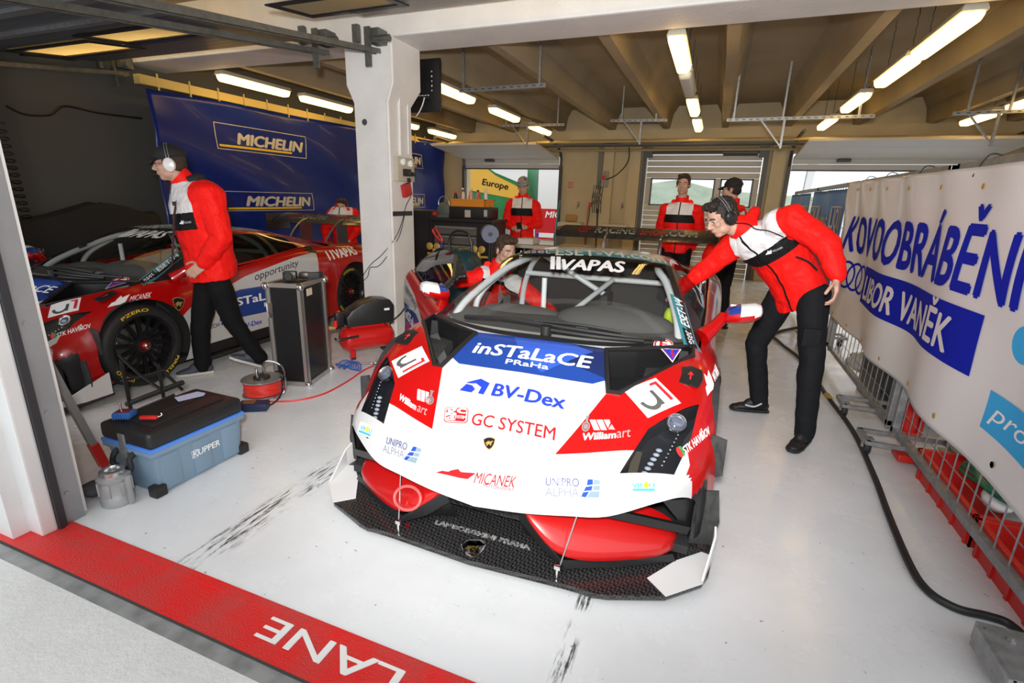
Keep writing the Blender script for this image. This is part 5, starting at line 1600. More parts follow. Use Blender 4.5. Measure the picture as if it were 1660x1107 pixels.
    if collar:
        mb = MB(); cu = (hb - Nk).normalized()
        s = (ss - cu * ss.dot(cu)).normalized(); f = cu.cross(s).normalized() * -1
        R = []
        for h, r in ((-.03, .086), (.01, .082), (.06, .078), (.092, .077), (.092, .068), (.0, .066)):
            R.append([Nk + cu * (h + .018 * (-math.sin(a))) + s * r * math.cos(a) + f * r * 1.02 * math.sin(a) - f * .004 for a in [2 * math.pi * k / 26 for k in range(26)]])
        for r in R: r.append(r[0])
        mb.grid(R); bmesh.ops.remove_doubles(mb.bm, verts=mb.bm.verts, dist=.0005)
        mb.build('collar', COLR, j)
        if hood:
            mb = MB(); c = Nk - f * .085 + cu * .005
            mb.tube([c + s * .10 + f * .07 + cu * .015, c + s * .085 - f * .0, c - f * .025 - cu * .02, c - s * .085, c - s * .10 + f * .07 + cu * .015], .034, n=10)
            mb.build('hood', COLR, j)
    # --- trousers
    mb = MB()
    for q in 'LR':
        cap(mb, P, J['hip' + q], .118, .102); cap(mb, J['hip' + q], J['kn' + q], .102, .074, 16); cap(mb, J['kn' + q], J['an' + q], .074, .062, 16)
        cap(mb, J['an' + q], J['an' + q] + (J['an' + q] - J['kn' + q]).normalized() * .025, .064, .062)
    mb.sph(P + az * .06, (.15, .12, .10), 16, hframe(Vector(), az.cross(hs) * -1).to_3x3().to_4x4())
    remesh(mb, 'trousers', trou, o, vox * 1.2, 3, .007)
    # --- shoes
    if shoes:
        for q in 'LR':
            a, t = J['an' + q], J['to' + q]; d = (t - a); 
            lift = J.get('lift' + q); hd = Vector((d.x, d.y, 0)).normalized()
            pitch = lift.x if lift else 0.0
            M = hframe(Vector((a.x, a.y, a.z)), hd) @ Matrix.Rotation(-pitch, 4, 'X')
            mb = MB(); mb.X = M
            for y, z, r in ((-.035, -.045, (.040, .042, .042)), (.03, -.04, (.040, .07, .042)), (.10, -.058, (.044, .07, .028)), (.155, -.066, (.040, .045, .020)), (0, -.012, (.046, .055, .034)), (.045, -.03, (.038, .06, .040))): mb.sph((0, y, z), r, 14)
            sh = remesh(mb, 'shoe', SHOEB, o, .009, 2)
            mb = MB(); mb.X = M
            mb.prism([(-.036, -.075), (.036, -.075), (.040, .02), (.048, .10), (.042, .17), (.02, .20), (-.02, .20), (-.042, .17), (-.048, .10), (-.040, .02)], .022, T(0, 0, -.092), bevel=.006)
            mb.build('sole', J.get('_sole') or SHOEB, sh)
    # --- eyes and hair
    if eyes:
        mb = MB(); mb.X = H @ Matrix.Scale(hk, 4)
        for s in (1, -1):
            mb.mi = 0; mb.sph((.031 * s, .071, .001), (.014, .0115, .0095), 12); mb.mi = 1; mb.sph((.031 * s, .0795, .0), (.0062, .005, .0065), 10)
            mb.mi = 2; mb.tube([(.014 * s, .092, .021), (.032 * s, .0915, .028), (.050 * s, .078, .022)], .0042, n=6)
            mb.mi = 3; mb.tube([(.016 * s, .083, .009), (.031 * s, .086, .0125), (.046 * s, .075, .007)], .0028, n=6)
        mb.mi = 4; mb.sph((0, .0925, -.061), (.021, .004, .0016), 10)
        mb.build('eyes', [EYEW, IRIS, hair or HAIRM, SKINM, mat('lip_line', (.25, .09, .07), .5)], o)
    if hair:
        mb = MB(); mb.X = H @ Matrix.Scale(hk, 4)
        mb.sph((0, -.020, .048), (.081, .096, .083), 24); mb.sph((0, -.048, -.005), (.079, .062, .062), 20)
        for s in (1, -1): mb.sph((.070 * s, .012, .022), (.013, .030, .032), 12)
        for k in range(0 if hat else 9): mb.sph((-.05 + .0125 * k, .052 + .010 * math.sin(k * 2.1), .098 + .006 * math.cos(k * 3)), (.020, .034, .022), 10)
        remesh(mb, 'hair', hair, o, .006, 1, .004, freq=45)
    return o, H
def hx(H, k=1.0): return H @ Matrix.Scale(k, 4)
def cap_hat(o, H, k=1.0):
    mb = MB(); mb.X = hx(H, k)
    mb.sph((0, -.018, .052), (.086, .104, .086), 24)
    bmesh.ops.bisect_plane(mb.bm, geom=list(mb.bm.verts) + list(mb.bm.edges) + list(mb.bm.faces), plane_co=mb.X @ Vector((0, 0, .042)), plane_no=(mb.X.to_3x3() @ Vector((0, .12, 1))), clear_inner=True)
    mb.tube([(.084 * math.cos(a), -.018 + .102 * math.sin(a), .046 - .012 * math.sin(a)) for a in [k_ * math.pi / 10 for k_ in range(20)]], .006, n=6, closed=True, smooth=0)
    R = []
    for r in (0, .35, .7, 1.0):
        R.append([(.074 * math.sin(a), .062 + .020 * math.cos(a) + r * .072 * math.cos(a * .75), .046 - .030 * r * r - .012 * abs(math.sin(a))) for a in [-1.25 + 2.5 * q / 10 for q in range(11)]])
    mb.grid(R)
    mb.sph((0, -.018, .138), .007, 8)
    c = mb.build('cap', CAPM, o, ang=50, solid=.004)
    return c
def headset(o, H, m, k=1.0, boom=1):
    mb = MB(); mb.X = hx(H, k)
    for s in (1, -1):
        mb.mi = 0
        mb.lathe([(.001, .038), (.030, .036), (.040, .026), (.042, .010), (.036, .0)], T(.072 * s, -.004, -.008) @ Matrix.Rotation(math.pi / 2 * s, 4, 'Y') @ Matrix.Diagonal((1.18, .98, 1, 1)), 24)
        mb.mi = 1; mb.lathe([(.026, -.004), (.040, .0), (.040, .008), (.03, .010)], T(.070 * s, -.004, -.008) @ Matrix.Rotation(math.pi / 2 * s, 4, 'Y') @ Matrix.Diagonal((1.18, .98, 1, 1)), 20)
    mb.mi = 2
    for dy in (-.008, .008): mb.tube([(.100 * math.cos(a) * (1 if abs(math.cos(a)) < .9 else 1), -.006 + dy, .005 + .142 * math.sin(a)) for a in [k_ * math.pi / 14 for k_ in range(15)]], .0028, n=6, smooth=2)
    mb.mi = 1
    mb.tube([(.095 * boom, .01, -.03), (.085 * boom, .055, -.055), (.050 * boom, .098, -.068), (.02 * boom, .112, -.066)], .0035, n=6)
    mb.sph((.015 * boom, .113, -.066), (.016, .010, .010), 10)
    return mb.build('headset', [m, BLK, STEEL], o)
def L2(a, b, t): return Vector(a).lerp(Vector(b), t)

# 1: the man walking past the left car
D = 4.68
f1 = Vector((-.62, -.78, 0)).normalized(); away = Vector((-.80, .60, 0))
J = dict(head=pj(275, 266, D), neck=pj(303, 301, D), pelvis=pj(343, 438, D), bend=pj(335, 372, D),
         shL=pj(338, 318, D - .17), shR=pj(318, 318, D + .19), elL=pj(360, 385, D - .25), elR=pj(326, 378, D + .34), wrL=pj(330, 428, D - .20), wrR=pj(322, 424, D + .30),
         hipL=pj(350, 452, D - .09), hipR=pj(338, 452, D + .09), knL=pj(378, 522, D - .08), knR=pj(325, 530, D + .08), anL=pj(418, 574, D - .06), anR=pj(330, 600, D + .10),
         hdL=(-.5, -.6, -.6), hnL=(.7, -.6, .3), hdR=(-.2, -.3, -.9), hnR=(-.6, .7, 0), cuL=(.9, 0, 0), cuR=(.6, 0, 0), liftL=(-.45, 0, 0))
J['anR'].z = .095; J['anL'].z = .155
J['toL'] = J['anL'] + f1 * .2; J['toR'] = J['anR'] + f1 * .2
SHOEG = mat('grey_trainer', (.05, .06, .085), .6)
o, H = person(J, 'man in red and white jacket and black cap walking left past the second car', (-.66, -.76, -.10), (0, 0, 1), hair=HAIRB, vox=.0065, girth=1.27, yoke=.72, band=.53, armr=1.12, hat=True)
p1 = o
cap_hat(o, H); headset(o, H, mat('headset_white', (.78, .78, .78), .35), boom=1)
for ch in o.children:
    if ch.name.startswith('shoe'):
        ch.data.materials[0] = SHOEG
        for g in ch.children: g.data.materials[0] = SOLEW
mb = MB()
for s in (1, -1):
    mb.tube([H @ Vector((s * .012, .088, .004)), H @ Vector((s * .05, .078, .004)), H @ Vector((s * .078, .01, .006))], .0025, n=6)
mb.build('glasses', DSTEEL, o)
for ch in o.children:
    if ch.name == 'jacket':
        for g in ch.children:
            if g.name.startswith('hood'): g.data.materials[0] = mat('hood_black', (.015, .015, .017), .8)
mb = MB()
mb.tube([pj(292, 305, D - .1), pj(283, 345, D - .14), pj(281, 385, D - .14), pj(279, 430, D - .13)], .008, n=6)
for v in (330, 352, 368, 400): mb.box(pj(282, v, D - .15), (.02, .015, .03), bevel=.003)
mb.build('lanyard', mat('lanyard_dark', (.04, .015, .02), .5), o)
# 2: the man leaning over the right flank of the parked car
f2 = Vector((-.80, -.55, 0)).normalized()
J = dict(head=pj(1170, 352, 3.62), neck=pj(1212, 373, 3.66), pelvis=pj(1294, 468, 3.80), bend=pj(1268, 392, 3.75),
         shL=pj(1284, 356, 3.53), shR=pj(1192, 398, 3.76), elL=pj(1342, 398, 3.44), elR=pj(1152, 428, 3.80), wrL=pj(1358, 449, 3.40), wrR=pj(1112, 462, 3.66),
         hipL=pj(1318, 478, 3.72), hipR=pj(1268, 480, 3.88), knL=pj(1316, 578, 3.58), knR=pj(1226, 556, 3.93), anL=pj(1308, 680, 3.56), anR=pj(1231, 646, 3.98),
         hdL=(.10, -.2, -1), hnL=(.9, -.3, .1), hdR=(-.75, .1, -.5), hnR=(.1, -.3, .9), cuL=(.75, 0, 0), cuR=(.4, 0, 0))
J['anL'].z = .10; J['anR'].z = .10
J['toL'] = J['anL'] + Vector((-.45, -.9, 0)).normalized() * .2; J['toR'] = J['anR'] + Vector((-.95, -.2, 0)).normalized() * .2
o, H = person(J, 'young man in red jacket and black headset leaning into the parked car from the right', (-.74, -.50, -.46), (-.25, -.1, 1), trou=TROU2, vox=.006, girth=1.08, yoke=.72, band=.52, hat=False)
p2 = o
headset(o, H, mat('headset_black', (.014, .014, .015), .35), boom=1)
mb = MB()
for s in (1, -1):
    mb.tube([H @ Vector((s * .031 + .020 * math.cos(a), .094 - .006 * abs(math.cos(a) - s) * .5, -.001 + .014 * math.sin(a))) for a in [k * math.pi / 8 for k in range(16)]], .0013, n=5, closed=True, smooth=0)
    mb.tube([H @ Vector((s * .052, .088, .003)), H @ Vector((s * .078, .02, .008))], .0013, n=5, smooth=0)
mb.tube([H @ Vector((-.011, .098, .003)), H @ Vector((.011, .098, .003))], .0013, n=5, smooth=0)
mb.build('glasses', STEEL, o)
mb = MB()
mb.tube([H @ Vector((.09, 0, -.05)), pj(1208, 362, 3.5), pj(1225, 371, 3.50), pj(1245, 374, 3.47), pj(1270, 384, 3.45)], .0035, n=6)
mb.build('headset_cable', BLK, o)
mb = MB()
mb.tube([pj(1290, 416, 3.545), pj(1310, 424, 3.535), pj(1325, 438, 3.545)], .006, n=6)
mb.build('pocket_zip', BLK, [c for c in o.children if c.name.startswith('jacket')][0])
mb = MB(); a = J['knR'].lerp(J['hipR'], .45); a2 = J['knL'].lerp(J['hipL'], .35)
mb.box(a2 + Vector((-.02, -.092, 0)), (.10, .03, .12), bevel=.01); mb.build('pocket_patch', TROU2, o)
mb = MB()
for (u, v, q) in ((1222, 656, 3.905),):
    mb.tube([pj(u - 14, v, q), pj(u, v + 3, q - .0), pj(u + 13, v - 2, q + .005)], .006, n=6)
mb.build('shoe_stripe', LSIL, o)
def chest_mark(o, a, b, c):
    j = [q for q in o.children if q.name.startswith('jacket')][0]
    t = BVHTree.FromPolygons([v.co for v in j.data.vertices], [tuple(p.vertices) for p in j.data.polygons])
    h = [hit(*p, Matrix.Identity(4), t) for p in (a, b, c)]
    if all(x is not None for x in h): decal('chest_mark', [(CARSIL, LWHT, dict(box=(0, 0, .45, 1))), ('MICANEK', LSIL, dict(box=(.45, .1, 1, .6), shear=.2))], *h, j, tree=t, off=.002, cell=.02)
chest_mark(p2, (1242, 414), (1270, 402), (1239, 408)); chest_mark(p1, (291, 364), (311, 362), (291, 357))
# 3: the mechanic kneeling at the open door
J = dict(head=pj(820, 405, 4.42), neck=pj(806, 440, 4.44), pelvis=pj(776, 520, 4.80), bend=pj(792, 458, 4.62),
         shR=pj(776, 450, 4.42), shL=pj(848, 468, 4.42), elR=pj(742, 455, 4.44), elL=pj(885, 500, 4.3), wrR=pj(709, 446, 4.46), wrL=pj(900, 515, 4.1),
         hipR=pj(766, 530, 4.75), hipL=pj(789, 530, 4.85), knR=pj(748, 560, 4.5), knL=pj(779, 560, 4.55), anR=pj(755, 545, 5.0), anL=pj(785, 545, 5.05),
         hdR=(-.75, -.25, .25), hnR=(.1, -.5, .8), hdL=(.6, -.6, -.3), hnL=(.2, .1, .9), cuR=(.35, 0, 0), cuL=(.5, 0, 0), thsR=(-1, 0, 0))
for k in ('anL', 'anR'): J[k].z = .1
for k in ('knL', 'knR'): J[k].z = .12
J['toL'] = J['anL'] + Vector((0, .2, 0)); J['toR'] = J['anR'] + Vector((0, .2, 0))
o, H = person(J, 'dark-haired mechanic crouching at the open car door, one hand on it', (.72, -.50, -.22), hair=HAIRB, vox=.007, yoke=.99, band=.92, hands=True)
# 4: the man in the knitted hat
def standing(u, v_head, D, face, h, **kw):
    """an upright figure: head centre at pixel (u, v_head), the rest below it"""
    hc = pj(u, v_head, D); f = Vector((face[0], face[1], 0)).normalized(); s = Vector((f.y, -f.x, 0)) * -1
    B = Vector((hc.x, hc.y, 0)) - f * .03; k = h / 1.8
    def q(x, y, z): return B + s * x * k + f * y * k + Vector((0, 0, z * k))
    J = dict(head=hc, neck=q(0, 0, 1.50), pelvis=q(0, 0, .96), shL=q(.185, 0, 1.42), shR=q(-.185, 0, 1.42), elL=q(.25, -.03, 1.13), elR=q(-.25, -.03, 1.13),
             wrL=q(.25, .08, .88), wrR=q(-.25, .08, .88), hipL=q(.09, 0, .92), hipR=q(-.09, 0, .92), knL=q(.11, .02, .50), knR=q(-.11, .02, .50), anL=q(.12, -.02, .10), anR=q(-.12, -.02, .10),
             hdL=(0, 0, -1), hdR=(0, 0, -1), hnL=tuple(s), hnR=tuple(-s))
    J['toL'] = J['anL'] + f * .2 + s * .03; J['toR'] = J['anR'] + f * .2 - s * .03
    for a, b in kw.items(): J[a] = q(*b) if len(b) == 3 and not a.startswith(('hd', 'hn', 'cu')) else Vector(b)
    return J
D4 = 7.95
J = standing(848, 303, D4, (.25, -1, 0), 1.80, elL=(.26, .0, 1.14), elR=(-.26, .0, 1.14), wrL=(.10, .24, 1.10), wrR=(-.12, .22, 1.08), hdL=(-.7, -.5, -.1), hdR=(.7, -.5, -.1), hnL=(0, -.7, .5), hnR=(0, -.7, .5))
o, H = person(J, 'man in a knitted black and white hat standing by the open back door', (.20, -.95, -.30), hair=None, vox=.009, yoke=.76, band=.55, girth=1.04)
kn = mat('knit_check', (.6, .58, .56), .9)
nt = kn.node_tree; ck = nt.nodes.new('ShaderNodeTexChecker'); ck.inputs['Scale'].default_value = 55; ck.inputs['Color1'].default_value = (.55, .52, .50, 1); ck.inputs['Color2'].default_value = (.02, .015, .02, 1)
tcn = nt.nodes.new('ShaderNodeTexCoord'); nt.links.new(tcn.outputs['Object'], ck.inputs['Vector']); nt.links.new(ck.outputs['Color'], nt.nodes['Principled BSDF'].inputs['Base Color'])
mb = MB(); mb.X = H
mb.sph((0, -.018, .055), (.088, .104, .098), 24); bmesh.ops.bisect_plane(mb.bm, geom=list(mb.bm.verts) + list(mb.bm.edges) + list(mb.bm.faces), plane_co=H @ Vector((0, 0, .025)), plane_no=H.to_3x3() @ Vector((0, -.1, 1)), clear_inner=True)
mb.tube([(.088 * math.cos(a), -.018 + .104 * math.sin(a), .03 + .006 * math.sin(a)) for a in [k_ * math.pi / 10 for k_ in range(20)]], .010, n=6, closed=True, smooth=0)
mb.build('knitted_hat', kn, o, solid=.004)
ph = MB(); c = (J['wrL'] + J['wrR']) / 2 + Vector((.03, -.10, .02)); ph.box(c, (.075, .012, .15), rot=Matrix.Rotation(.6, 4, 'X') @ Matrix.Rotation(.3, 4, 'Z'), bevel=.005)
tag(ph.build('phone', BLK), 'dark phone held by the man in the knitted hat', 'phone')
# 5: the young man by the closed back door
J = standing(1108, 299, 6.75, (-.10, -1, 0), 1.80, wrL=(.16, -.16, .95), wrR=(-.16, -.16, .95), elL=(.25, -.10, 1.16), elR=(-.25, -.10, 1.16))
person(J, 'young bareheaded man in team jacket standing in front of the closed back door', (-.1, -1, -.05), hair=HAIRB, vox=.009, yoke=.76, band=.58)
# 6: the man with the cap behind the bending man
J = standing(1186, 308, 6.65, (-.7, .55, 0), 1.76)
o, H = person(J, 'man in a black cap seen from behind, beyond the leaning man', (-.85, .15, -.05), hair=HAIRM, vox=.009, yoke=.52, band=.42, hat=True)
cap_hat(o, H)
# 7: the man behind the left car's wing
J = standing(555, 336, 8.05, (.35, -.9, 0), 1.55, neck=(0, .10, 1.52), elL=(.28, .16, 1.18), elR=(-.28, .16, 1.18), wrL=(.2, .34, 1.02), wrR=(-.2, .34, 1.02))
person(J, 'man with receding hair bent over behind the rear wing of the left car', (.3, -.9, -.12), hair=HAIRB, vox=.009, yoke=.80, band=.68)
# ------------------------------------------------------------------ banners
def sheet_on(name, m, P00, P10, P01, P11, nu, nv, wave, parent=None):
    """hanging cloth between four corners; wave(u, v) is its bulge along the normal"""
    P00, P10, P01, P11 = map(Vector, (P00, P10, P01, P11))
    n = (P10 - P00).cross(P01 - P00).normalized()
    bm = bmesh.new(); R = []
    for j in range(nv + 1):
        v = j / nv
        R.append([bm.verts.new((P00.lerp(P10, i / nu)).lerp(P01.lerp(P11, i / nu), v) + n * wave(i / nu, v)) for i in range(nu + 1)])
    for A, B in zip(R, R[1:]):
        for i in range(nu): bm.faces.new((A[i], A[i + 1], B[i + 1], B[i]))
    bm.normal_update(); tree = BVHTree.FromBMesh(bm)
    o = mesh_obj(name, bm, m, parent, ang=80)
    md = o.modifiers.new('thick', 'SOLIDIFY'); md.thickness = .002; md.offset = -1
    return o, tree
MICB = mat('banner_blue', (.005, .020, .20), .30, bump=.35, bscale=3.2, coat=.06, spec=.3)
LCREAM = mat('lettering_ivory', (.66, .63, .52), .45)
XM = -6.30
mb_w = lambda u, v: .03 * math.sin(u * 23 + v * 4) * (1 - .5 * v) + .03 * mnoise.noise(Vector((u * 6, v * 3, 1))) + .02 * math.sin((u + v) * 17)
mo, mt_ = sheet_on('banner', MICB, (XM, 4.30, .02), (XM, 11.35, .02), (XM, 4.36, 2.62), (XM, 11.35, 2.74), 120, 40, mb_w)
tag(mo, 'long dark blue tarpaulin banner with cream lettering hung along the left bay wall', 'banner')
def logo_m(y0, y1, z0, z1, cz0, cz1, lz):
    x = XM + .10
    L = [(outline(0, 0, 1, 1, .008, .028), LCREAM)]
    decal('banner_frame', L, (x, y0, z0), (x, y1, z0), (x, y0, z1), mo, tree=mt_, off=.006, cell=.08)
    decal('banner_lettering', [('MICHELIN', LCREAM, dict(bold=.06, shear=.18))], (x, y0 + .34, cz0), (x, y1 - .08, cz0), (x, y0 + .34, cz1), mo, tree=mt_, off=.006, cell=.08)
    decal('banner_line', [([rect(0, 0, 1, 1)], LYEL)], (x, y0 + .04, lz), (x, y1 - .30, lz + .01), (x, y0 + .04, lz + .028), mo, tree=mt_, off=.006, cell=.08)
logo_m(5.18, 6.82, 2.04, 2.375, 2.13, 2.275, 2.075); logo_m(5.21, 6.86, 1.23, 1.50, 1.30, 1.435, 1.25)
logo_m(8.75, 10.40, 2.10, 2.40, 2.18, 2.33, 2.12); logo_m(8.8, 10.45, 1.26, 1.55, 1.33, 1.47, 1.285)
mb = MB(); mb.span((XM - .12, 4.30, 2.66), (XM - .02, 11.4, 2.76))
for k in range(18): mb.span((XM - .02, 4.5 + .4 * k, 2.62), (XM - .005, 4.515 + .4 * k, 2.80))
struct(mb.build('trim_7', mat('cornice_ochre', (.62, .48, .16), .5), smooth=False))

# ------------------------------------------------------------------ fence on the right
XF = 1.25
GALV = mat('fence_galvanised', (.36, .37, .38), .42, .6, var=.3, scale=24)
def caster(mb, c, d=.05):
    mb.mi = 1; mb.lathe([(.012, -.016), (.048, -.016), (.052, -.010), (.052, .010), (.048, .016), (.012, .016)], T(c[0], c[1], .052) @ Matrix.Rotation(math.pi / 2, 4, 'Y'), 24)
    mb.mi = 0; mb.span((c[0] - .03, c[1] - .03, .10), (c[0] + .03, c[1] + .03, .112)); mb.span((c[0] - .026, c[1] - .02, .05), (c[0] - .021, c[1] + .02, .105)); mb.span((c[0] + .021, c[1] - .02, .05), (c[0] + .026, c[1] + .02, .105))
    mb.cyl((c[0] - .028, c[1], .052), (c[0] + .028, c[1], .052), .009, n=8)
def fence(ya, yb, label, feet, top=1.76):
    r = thing('mesh_barrier', label, 'barrier', (XF, ya, 0), 0, 'mesh barriers along the right')
    Lh = yb - ya
    mb = MB(); mb.span((-.02, 0, top - .045), (.02, Lh, top), bevel=.004); mb.build('top_rail', GALV, r, smooth=False)
    mb = MB(); mb.span((-.02, 0, .115), (.02, Lh, .155), bevel=.004); mb.build('bottom_rail', GALV, r, smooth=False)
    for y in (0.02, Lh - .02):
        mb = MB(); mb.span((-.02, y - .02, .10), (.02, y + .02, top), bevel=.004); mb.build('post', GALV, r, smooth=False)
    mb = MB(); n = int(Lh / .115)
    for k in range(1, n): mb.cyl((.0, Lh * k / n, .15), (.0, Lh * k / n, top - .04), .0036, n=5, caps=False)
    for z in (.27, .60, .95, 1.30, 1.6): mb.cyl((.004, 0, z), (.004, Lh, z), .0028, n=5, caps=False)
    mb.build('wire_mesh', GALV, r)
    for y in feet:
        mb = MB()
        for dy in (-.10, .10): mb.span((-.21, y - ya + dy - .012, .105), (.26, y - ya + dy + .012, .13))
        mb.span((-.22, y - ya - .11, .105), (-.19, y - ya + .11, .13)); mb.span((.24, y - ya - .11, .105), (.27, y - ya + .11, .13))
        f = mb.build('foot', GALV, r, smooth=False)
        for x, dy in ((-.18, 0), (.22, 0)):
            mb = MB(); caster(mb, (x, y - ya + dy)); mb.build('caster', [STEEL, RUB], f)
    return r
fence(1.93, 3.70, 'nearest mesh barrier panel, red crates behind it, white banner hung on it', (3.52,))
fence(3.78, 5.78, 'second mesh barrier panel from the camera, carrying the left part of the white banner', (4.15,))
fence(5.90, 8.0, 'third mesh barrier panel, blue oil-brand banner hung on it', (6.4,))
fence(8.08, 10.3, 'farthest mesh barrier panel, near the open right back door', (8.5,))
# nearest foot at the picture's lower right corner
r = thing('caster_stand', 'bolted grey steel barrier foot on a caster at the lower right corner', 'barrier foot', (1.12, 1.80, 0))
mb = MB(); mb.prism([(-.10, -.12), (.30, -.12), (.30, .12), (-.06, .12), (-.10, .08)], .012, T(0, 0, .12), bevel=.002)
mb.span((-.10, .10, .06), (.30, .125, .13)); mb.span((-.11, -.12, .05), (-.09, .1, .13))
mb.mi = 1
for x, y in ((-.03, .06), (.10, .05), (.04, -.05), (.18, -.04)): mb.lathe([(.013, 0), (.013, .008), (.007, .009), (.007, .014), (0, .014)], T(x, y, .132), 6)
mb.build('foot_plate', [GALV, STEEL], r, smooth=False)
mb = MB(); mb.lathe([(.012, -.016), (.045, -.016), (.05, -.01), (.05, .01), (.045, .016), (.012, .016)], T(.0, -.02, .05) @ Matrix.Rotation(math.pi / 2, 4, 'Y'), 24)
mb.span((-.03, -.04, .05), (-.02, .0, .12)); mb.span((.02, -.04, .05), (.03, .0, .12)); mb.build('caster', RUB, r)
# white banner
WB = mat('banner_white', (.82, .80, .80), .33, bump=.22, bscale=2.5, coat=.15)
bw = lambda u, v: .012 + .030 * (1 - v) * math.sin(u * 19 + 1.2 * v) + .035 * mnoise.noise(Vector((u * 7, v * 2.2, 4))) * (1.15 - .6 * v) + .016 * math.sin(u * 40 + v * 9) * v * (1 - u)
wo, wt = sheet_on('banner', WB, (XF - .07, 5.72, .50), (XF - .07, 1.95, .42), (XF - .07, 5.92, 1.745), (XF - .07, 1.95, 1.70), 150, 50, bw)
tag(wo, 'large white banner with dark blue lettering tied to the barrier on the right', 'banner')
BBL = mat('lettering_royal', (.012, .022, .42), .45)
def bdecal(layers, y0, z0, y1, z1, h, parent, tree, x, name='banner_lettering', off=.004):
    decal(name, layers, (x, y0, z0), (x, y1, z1), (x, y0, z0 + h), parent, tree=tree, off=off, cell=.03)
xb = XF - .20
bdecal([('KOVOOBRÁBĚNÍ', BBL, dict(bold=.042))], 5.52, 1.135, 2.55, 1.125, .40, wo, wt, xb)
bdecal([([rect(0, 0, 1, 1)], BBL)], 4.80, .775, 2.79, .775, .285, wo, wt, xb, 'banner_panel')
bdecal([('LIBOR VANĚK', mat('banner_letter_white', (.82, .80, .80), .4), dict(bold=.038))], 4.68, .822, 3.02, .822, .235, wo, wt, xb, off=.008)
ov = []
for k in range(3): ov += ring(.24 + .25 * k, .5, .23, .19, 24, e=2.05)
bdecal([(ov, BBL)], 5.48, .80, 4.74, .80, .26, wo, wt, xb, 'banner_emblem')
bdecal([([rect(0, 0, 1, 1)], LSKY), ('prodej', LWHT, dict(bold=0, box=(.06, .2, .95, .8), shear=.3))], 2.63, .60, 2.02, .58, .17, wo, wt, xb, 'banner_panel')
bdecal([([circle(.5, .5, .5)], LSKY)], 2.56, .93, 2.40, .93, .15, wo, wt, xb, 'banner_emblem')
mb = MB()
for k in range(8):
    y = 5.75 - .5 * k
    if k < 7: h = wt.ray_cast(Vector((xb, y - .1, 1.67 - .01 * k)), Vector((1, 0, 0))); 
    if h[0] is not None: mb.lathe([(.008, 0), (.014, .002), (.014, .005), (.008, .005)], T(h[0] - Vector((.002, 0, 0))) @ Matrix.Rotation(-math.pi / 2, 4, 'Y'), 12)
    h = wt.ray_cast(Vector((xb, y - .3, .545 - .007 * k)), Vector((1, 0, 0)))
    if h[0] is not None: mb.lathe([(.008, 0), (.014, .002), (.014, .005), (.008, .005)], T(h[0] - Vector((.002, 0, 0))) @ Matrix.Rotation(-math.pi / 2, 4, 'Y'), 12)
mb.build('eyelets', LGOLD, wo)
mb = MB()
for y in (5.5, 4.9, 4.15, 3.3): mb.tube([(XF - .08, y, 1.67), (XF - .03, y + .01, 1.775), (XF + .03, y, 1.75), (XF - .06, y - .02, 1.66)], .004, n=5)
mb.build('cable_ties', BLK, wo)
# blue banners
LB = mat('oil_banner_blue', (.020, .15, .55), .4, bump=.2, bscale=3)
for (y0, y1, nm, lab) in ((8.05, 5.98, 0, 'blue and red motor oil banner on the barrier behind the leaning man'), (10.25, 8.15, 1, 'blue motor oil banner on the farthest barrier panel')):
    o, tr_ = sheet_on('banner', LB, (XF - .05, y0, .70), (XF - .05, y1, .70), (XF - .05, y0, 1.70), (XF - .05, y1, 1.69), 50, 20, lambda u, v: .015 * math.sin(u * 14) + .01)
    tag(o, lab, 'banner')
    w = y1 - y0; xx = XF - .15
    def oil(a, b):
        bdecal([(outline(0, 0, 1, 1, .03, .03), LCREAM), ('LIQUI', LCREAM, dict(bold=.03, box=(.06, .45, .94, .95)))], y0 + w * a, 1.02, y0 + w * b, 1.02, .50, o, tr_, xx)
        bdecal([([rect(0, 0, 1, 1)], LRED), ('MOLY', LCREAM, dict(bold=.03, box=(.06, .15, .94, .85)))], y0 + w * a, .80, y0 + w * b, .80, .20, o, tr_, xx)
    oil(.02, .30); oil(.66, .95)
    bdecal([('MOTORÖLE', LCREAM, dict(bold=.03))], y0 + w * .34, 1.22, y0 + w * .62, 1.22, .22, o, tr_, xx)
# crates behind the fence
CRED = mat('crate_red', (.60, .02, .015), .4)
def crate(name, label, x0, x1, y0, y1, h, m, cat='crate', group=None, loc_z=0):
    r = thing(name, label, cat, (x0, y0, loc_z), 0, group); w, l = x1 - x0, y1 - y0; t = .008
    mb = MB()
    mb.span((.01, .01, 0), (w - .01, l - .01, t))
    for a, b in (((0.008, 0.008), (w - .008, t + .008)), ((.008, l - t - .008), (w - .008, l - .008)), ((.008, .008), (t + .008, l - .008)), ((w - t - .008, .008), (w - .008, l - .008))): mb.span((a[0], a[1], .0), (b[0], b[1], h))
    for k in range(5):
        y = l * (.06 + .22 * k); mb.span((0, y - .01, .0), (.012, y + .01, h)); mb.span((w - .012, y - .01, .0), (w, y + .01, h))
    mb.build('crate_body', m, r, smooth=False)
    mb = MB()
    for a, b in (((-.008, -.008), (w + .008, .014)), ((-.008, l - .014), (w + .008, l + .008)), ((-.008, -.008), (.014, l + .008)), ((w - .014, -.008), (w + .008, l + .008))): mb.span((a[0], a[1], h - .016), (b[0], b[1], h + .004), bevel=.003)
    mb.build('rim', m, r, smooth=False)
    return r
crate('storage_crate', 'red plastic crate behind the fence holding green hose and rags', 1.274, 1.69, 2.63, 3.33, .17, CRED, 'crate', 'red crates behind the barrier')
crate('storage_crate', 'red plastic crate nearest the camera, with a gold-capped bottle in it', 1.274, 1.69, 1.98, 2.60, .17, CRED, 'crate', 'red crates behind the barrier')
mb = MB()
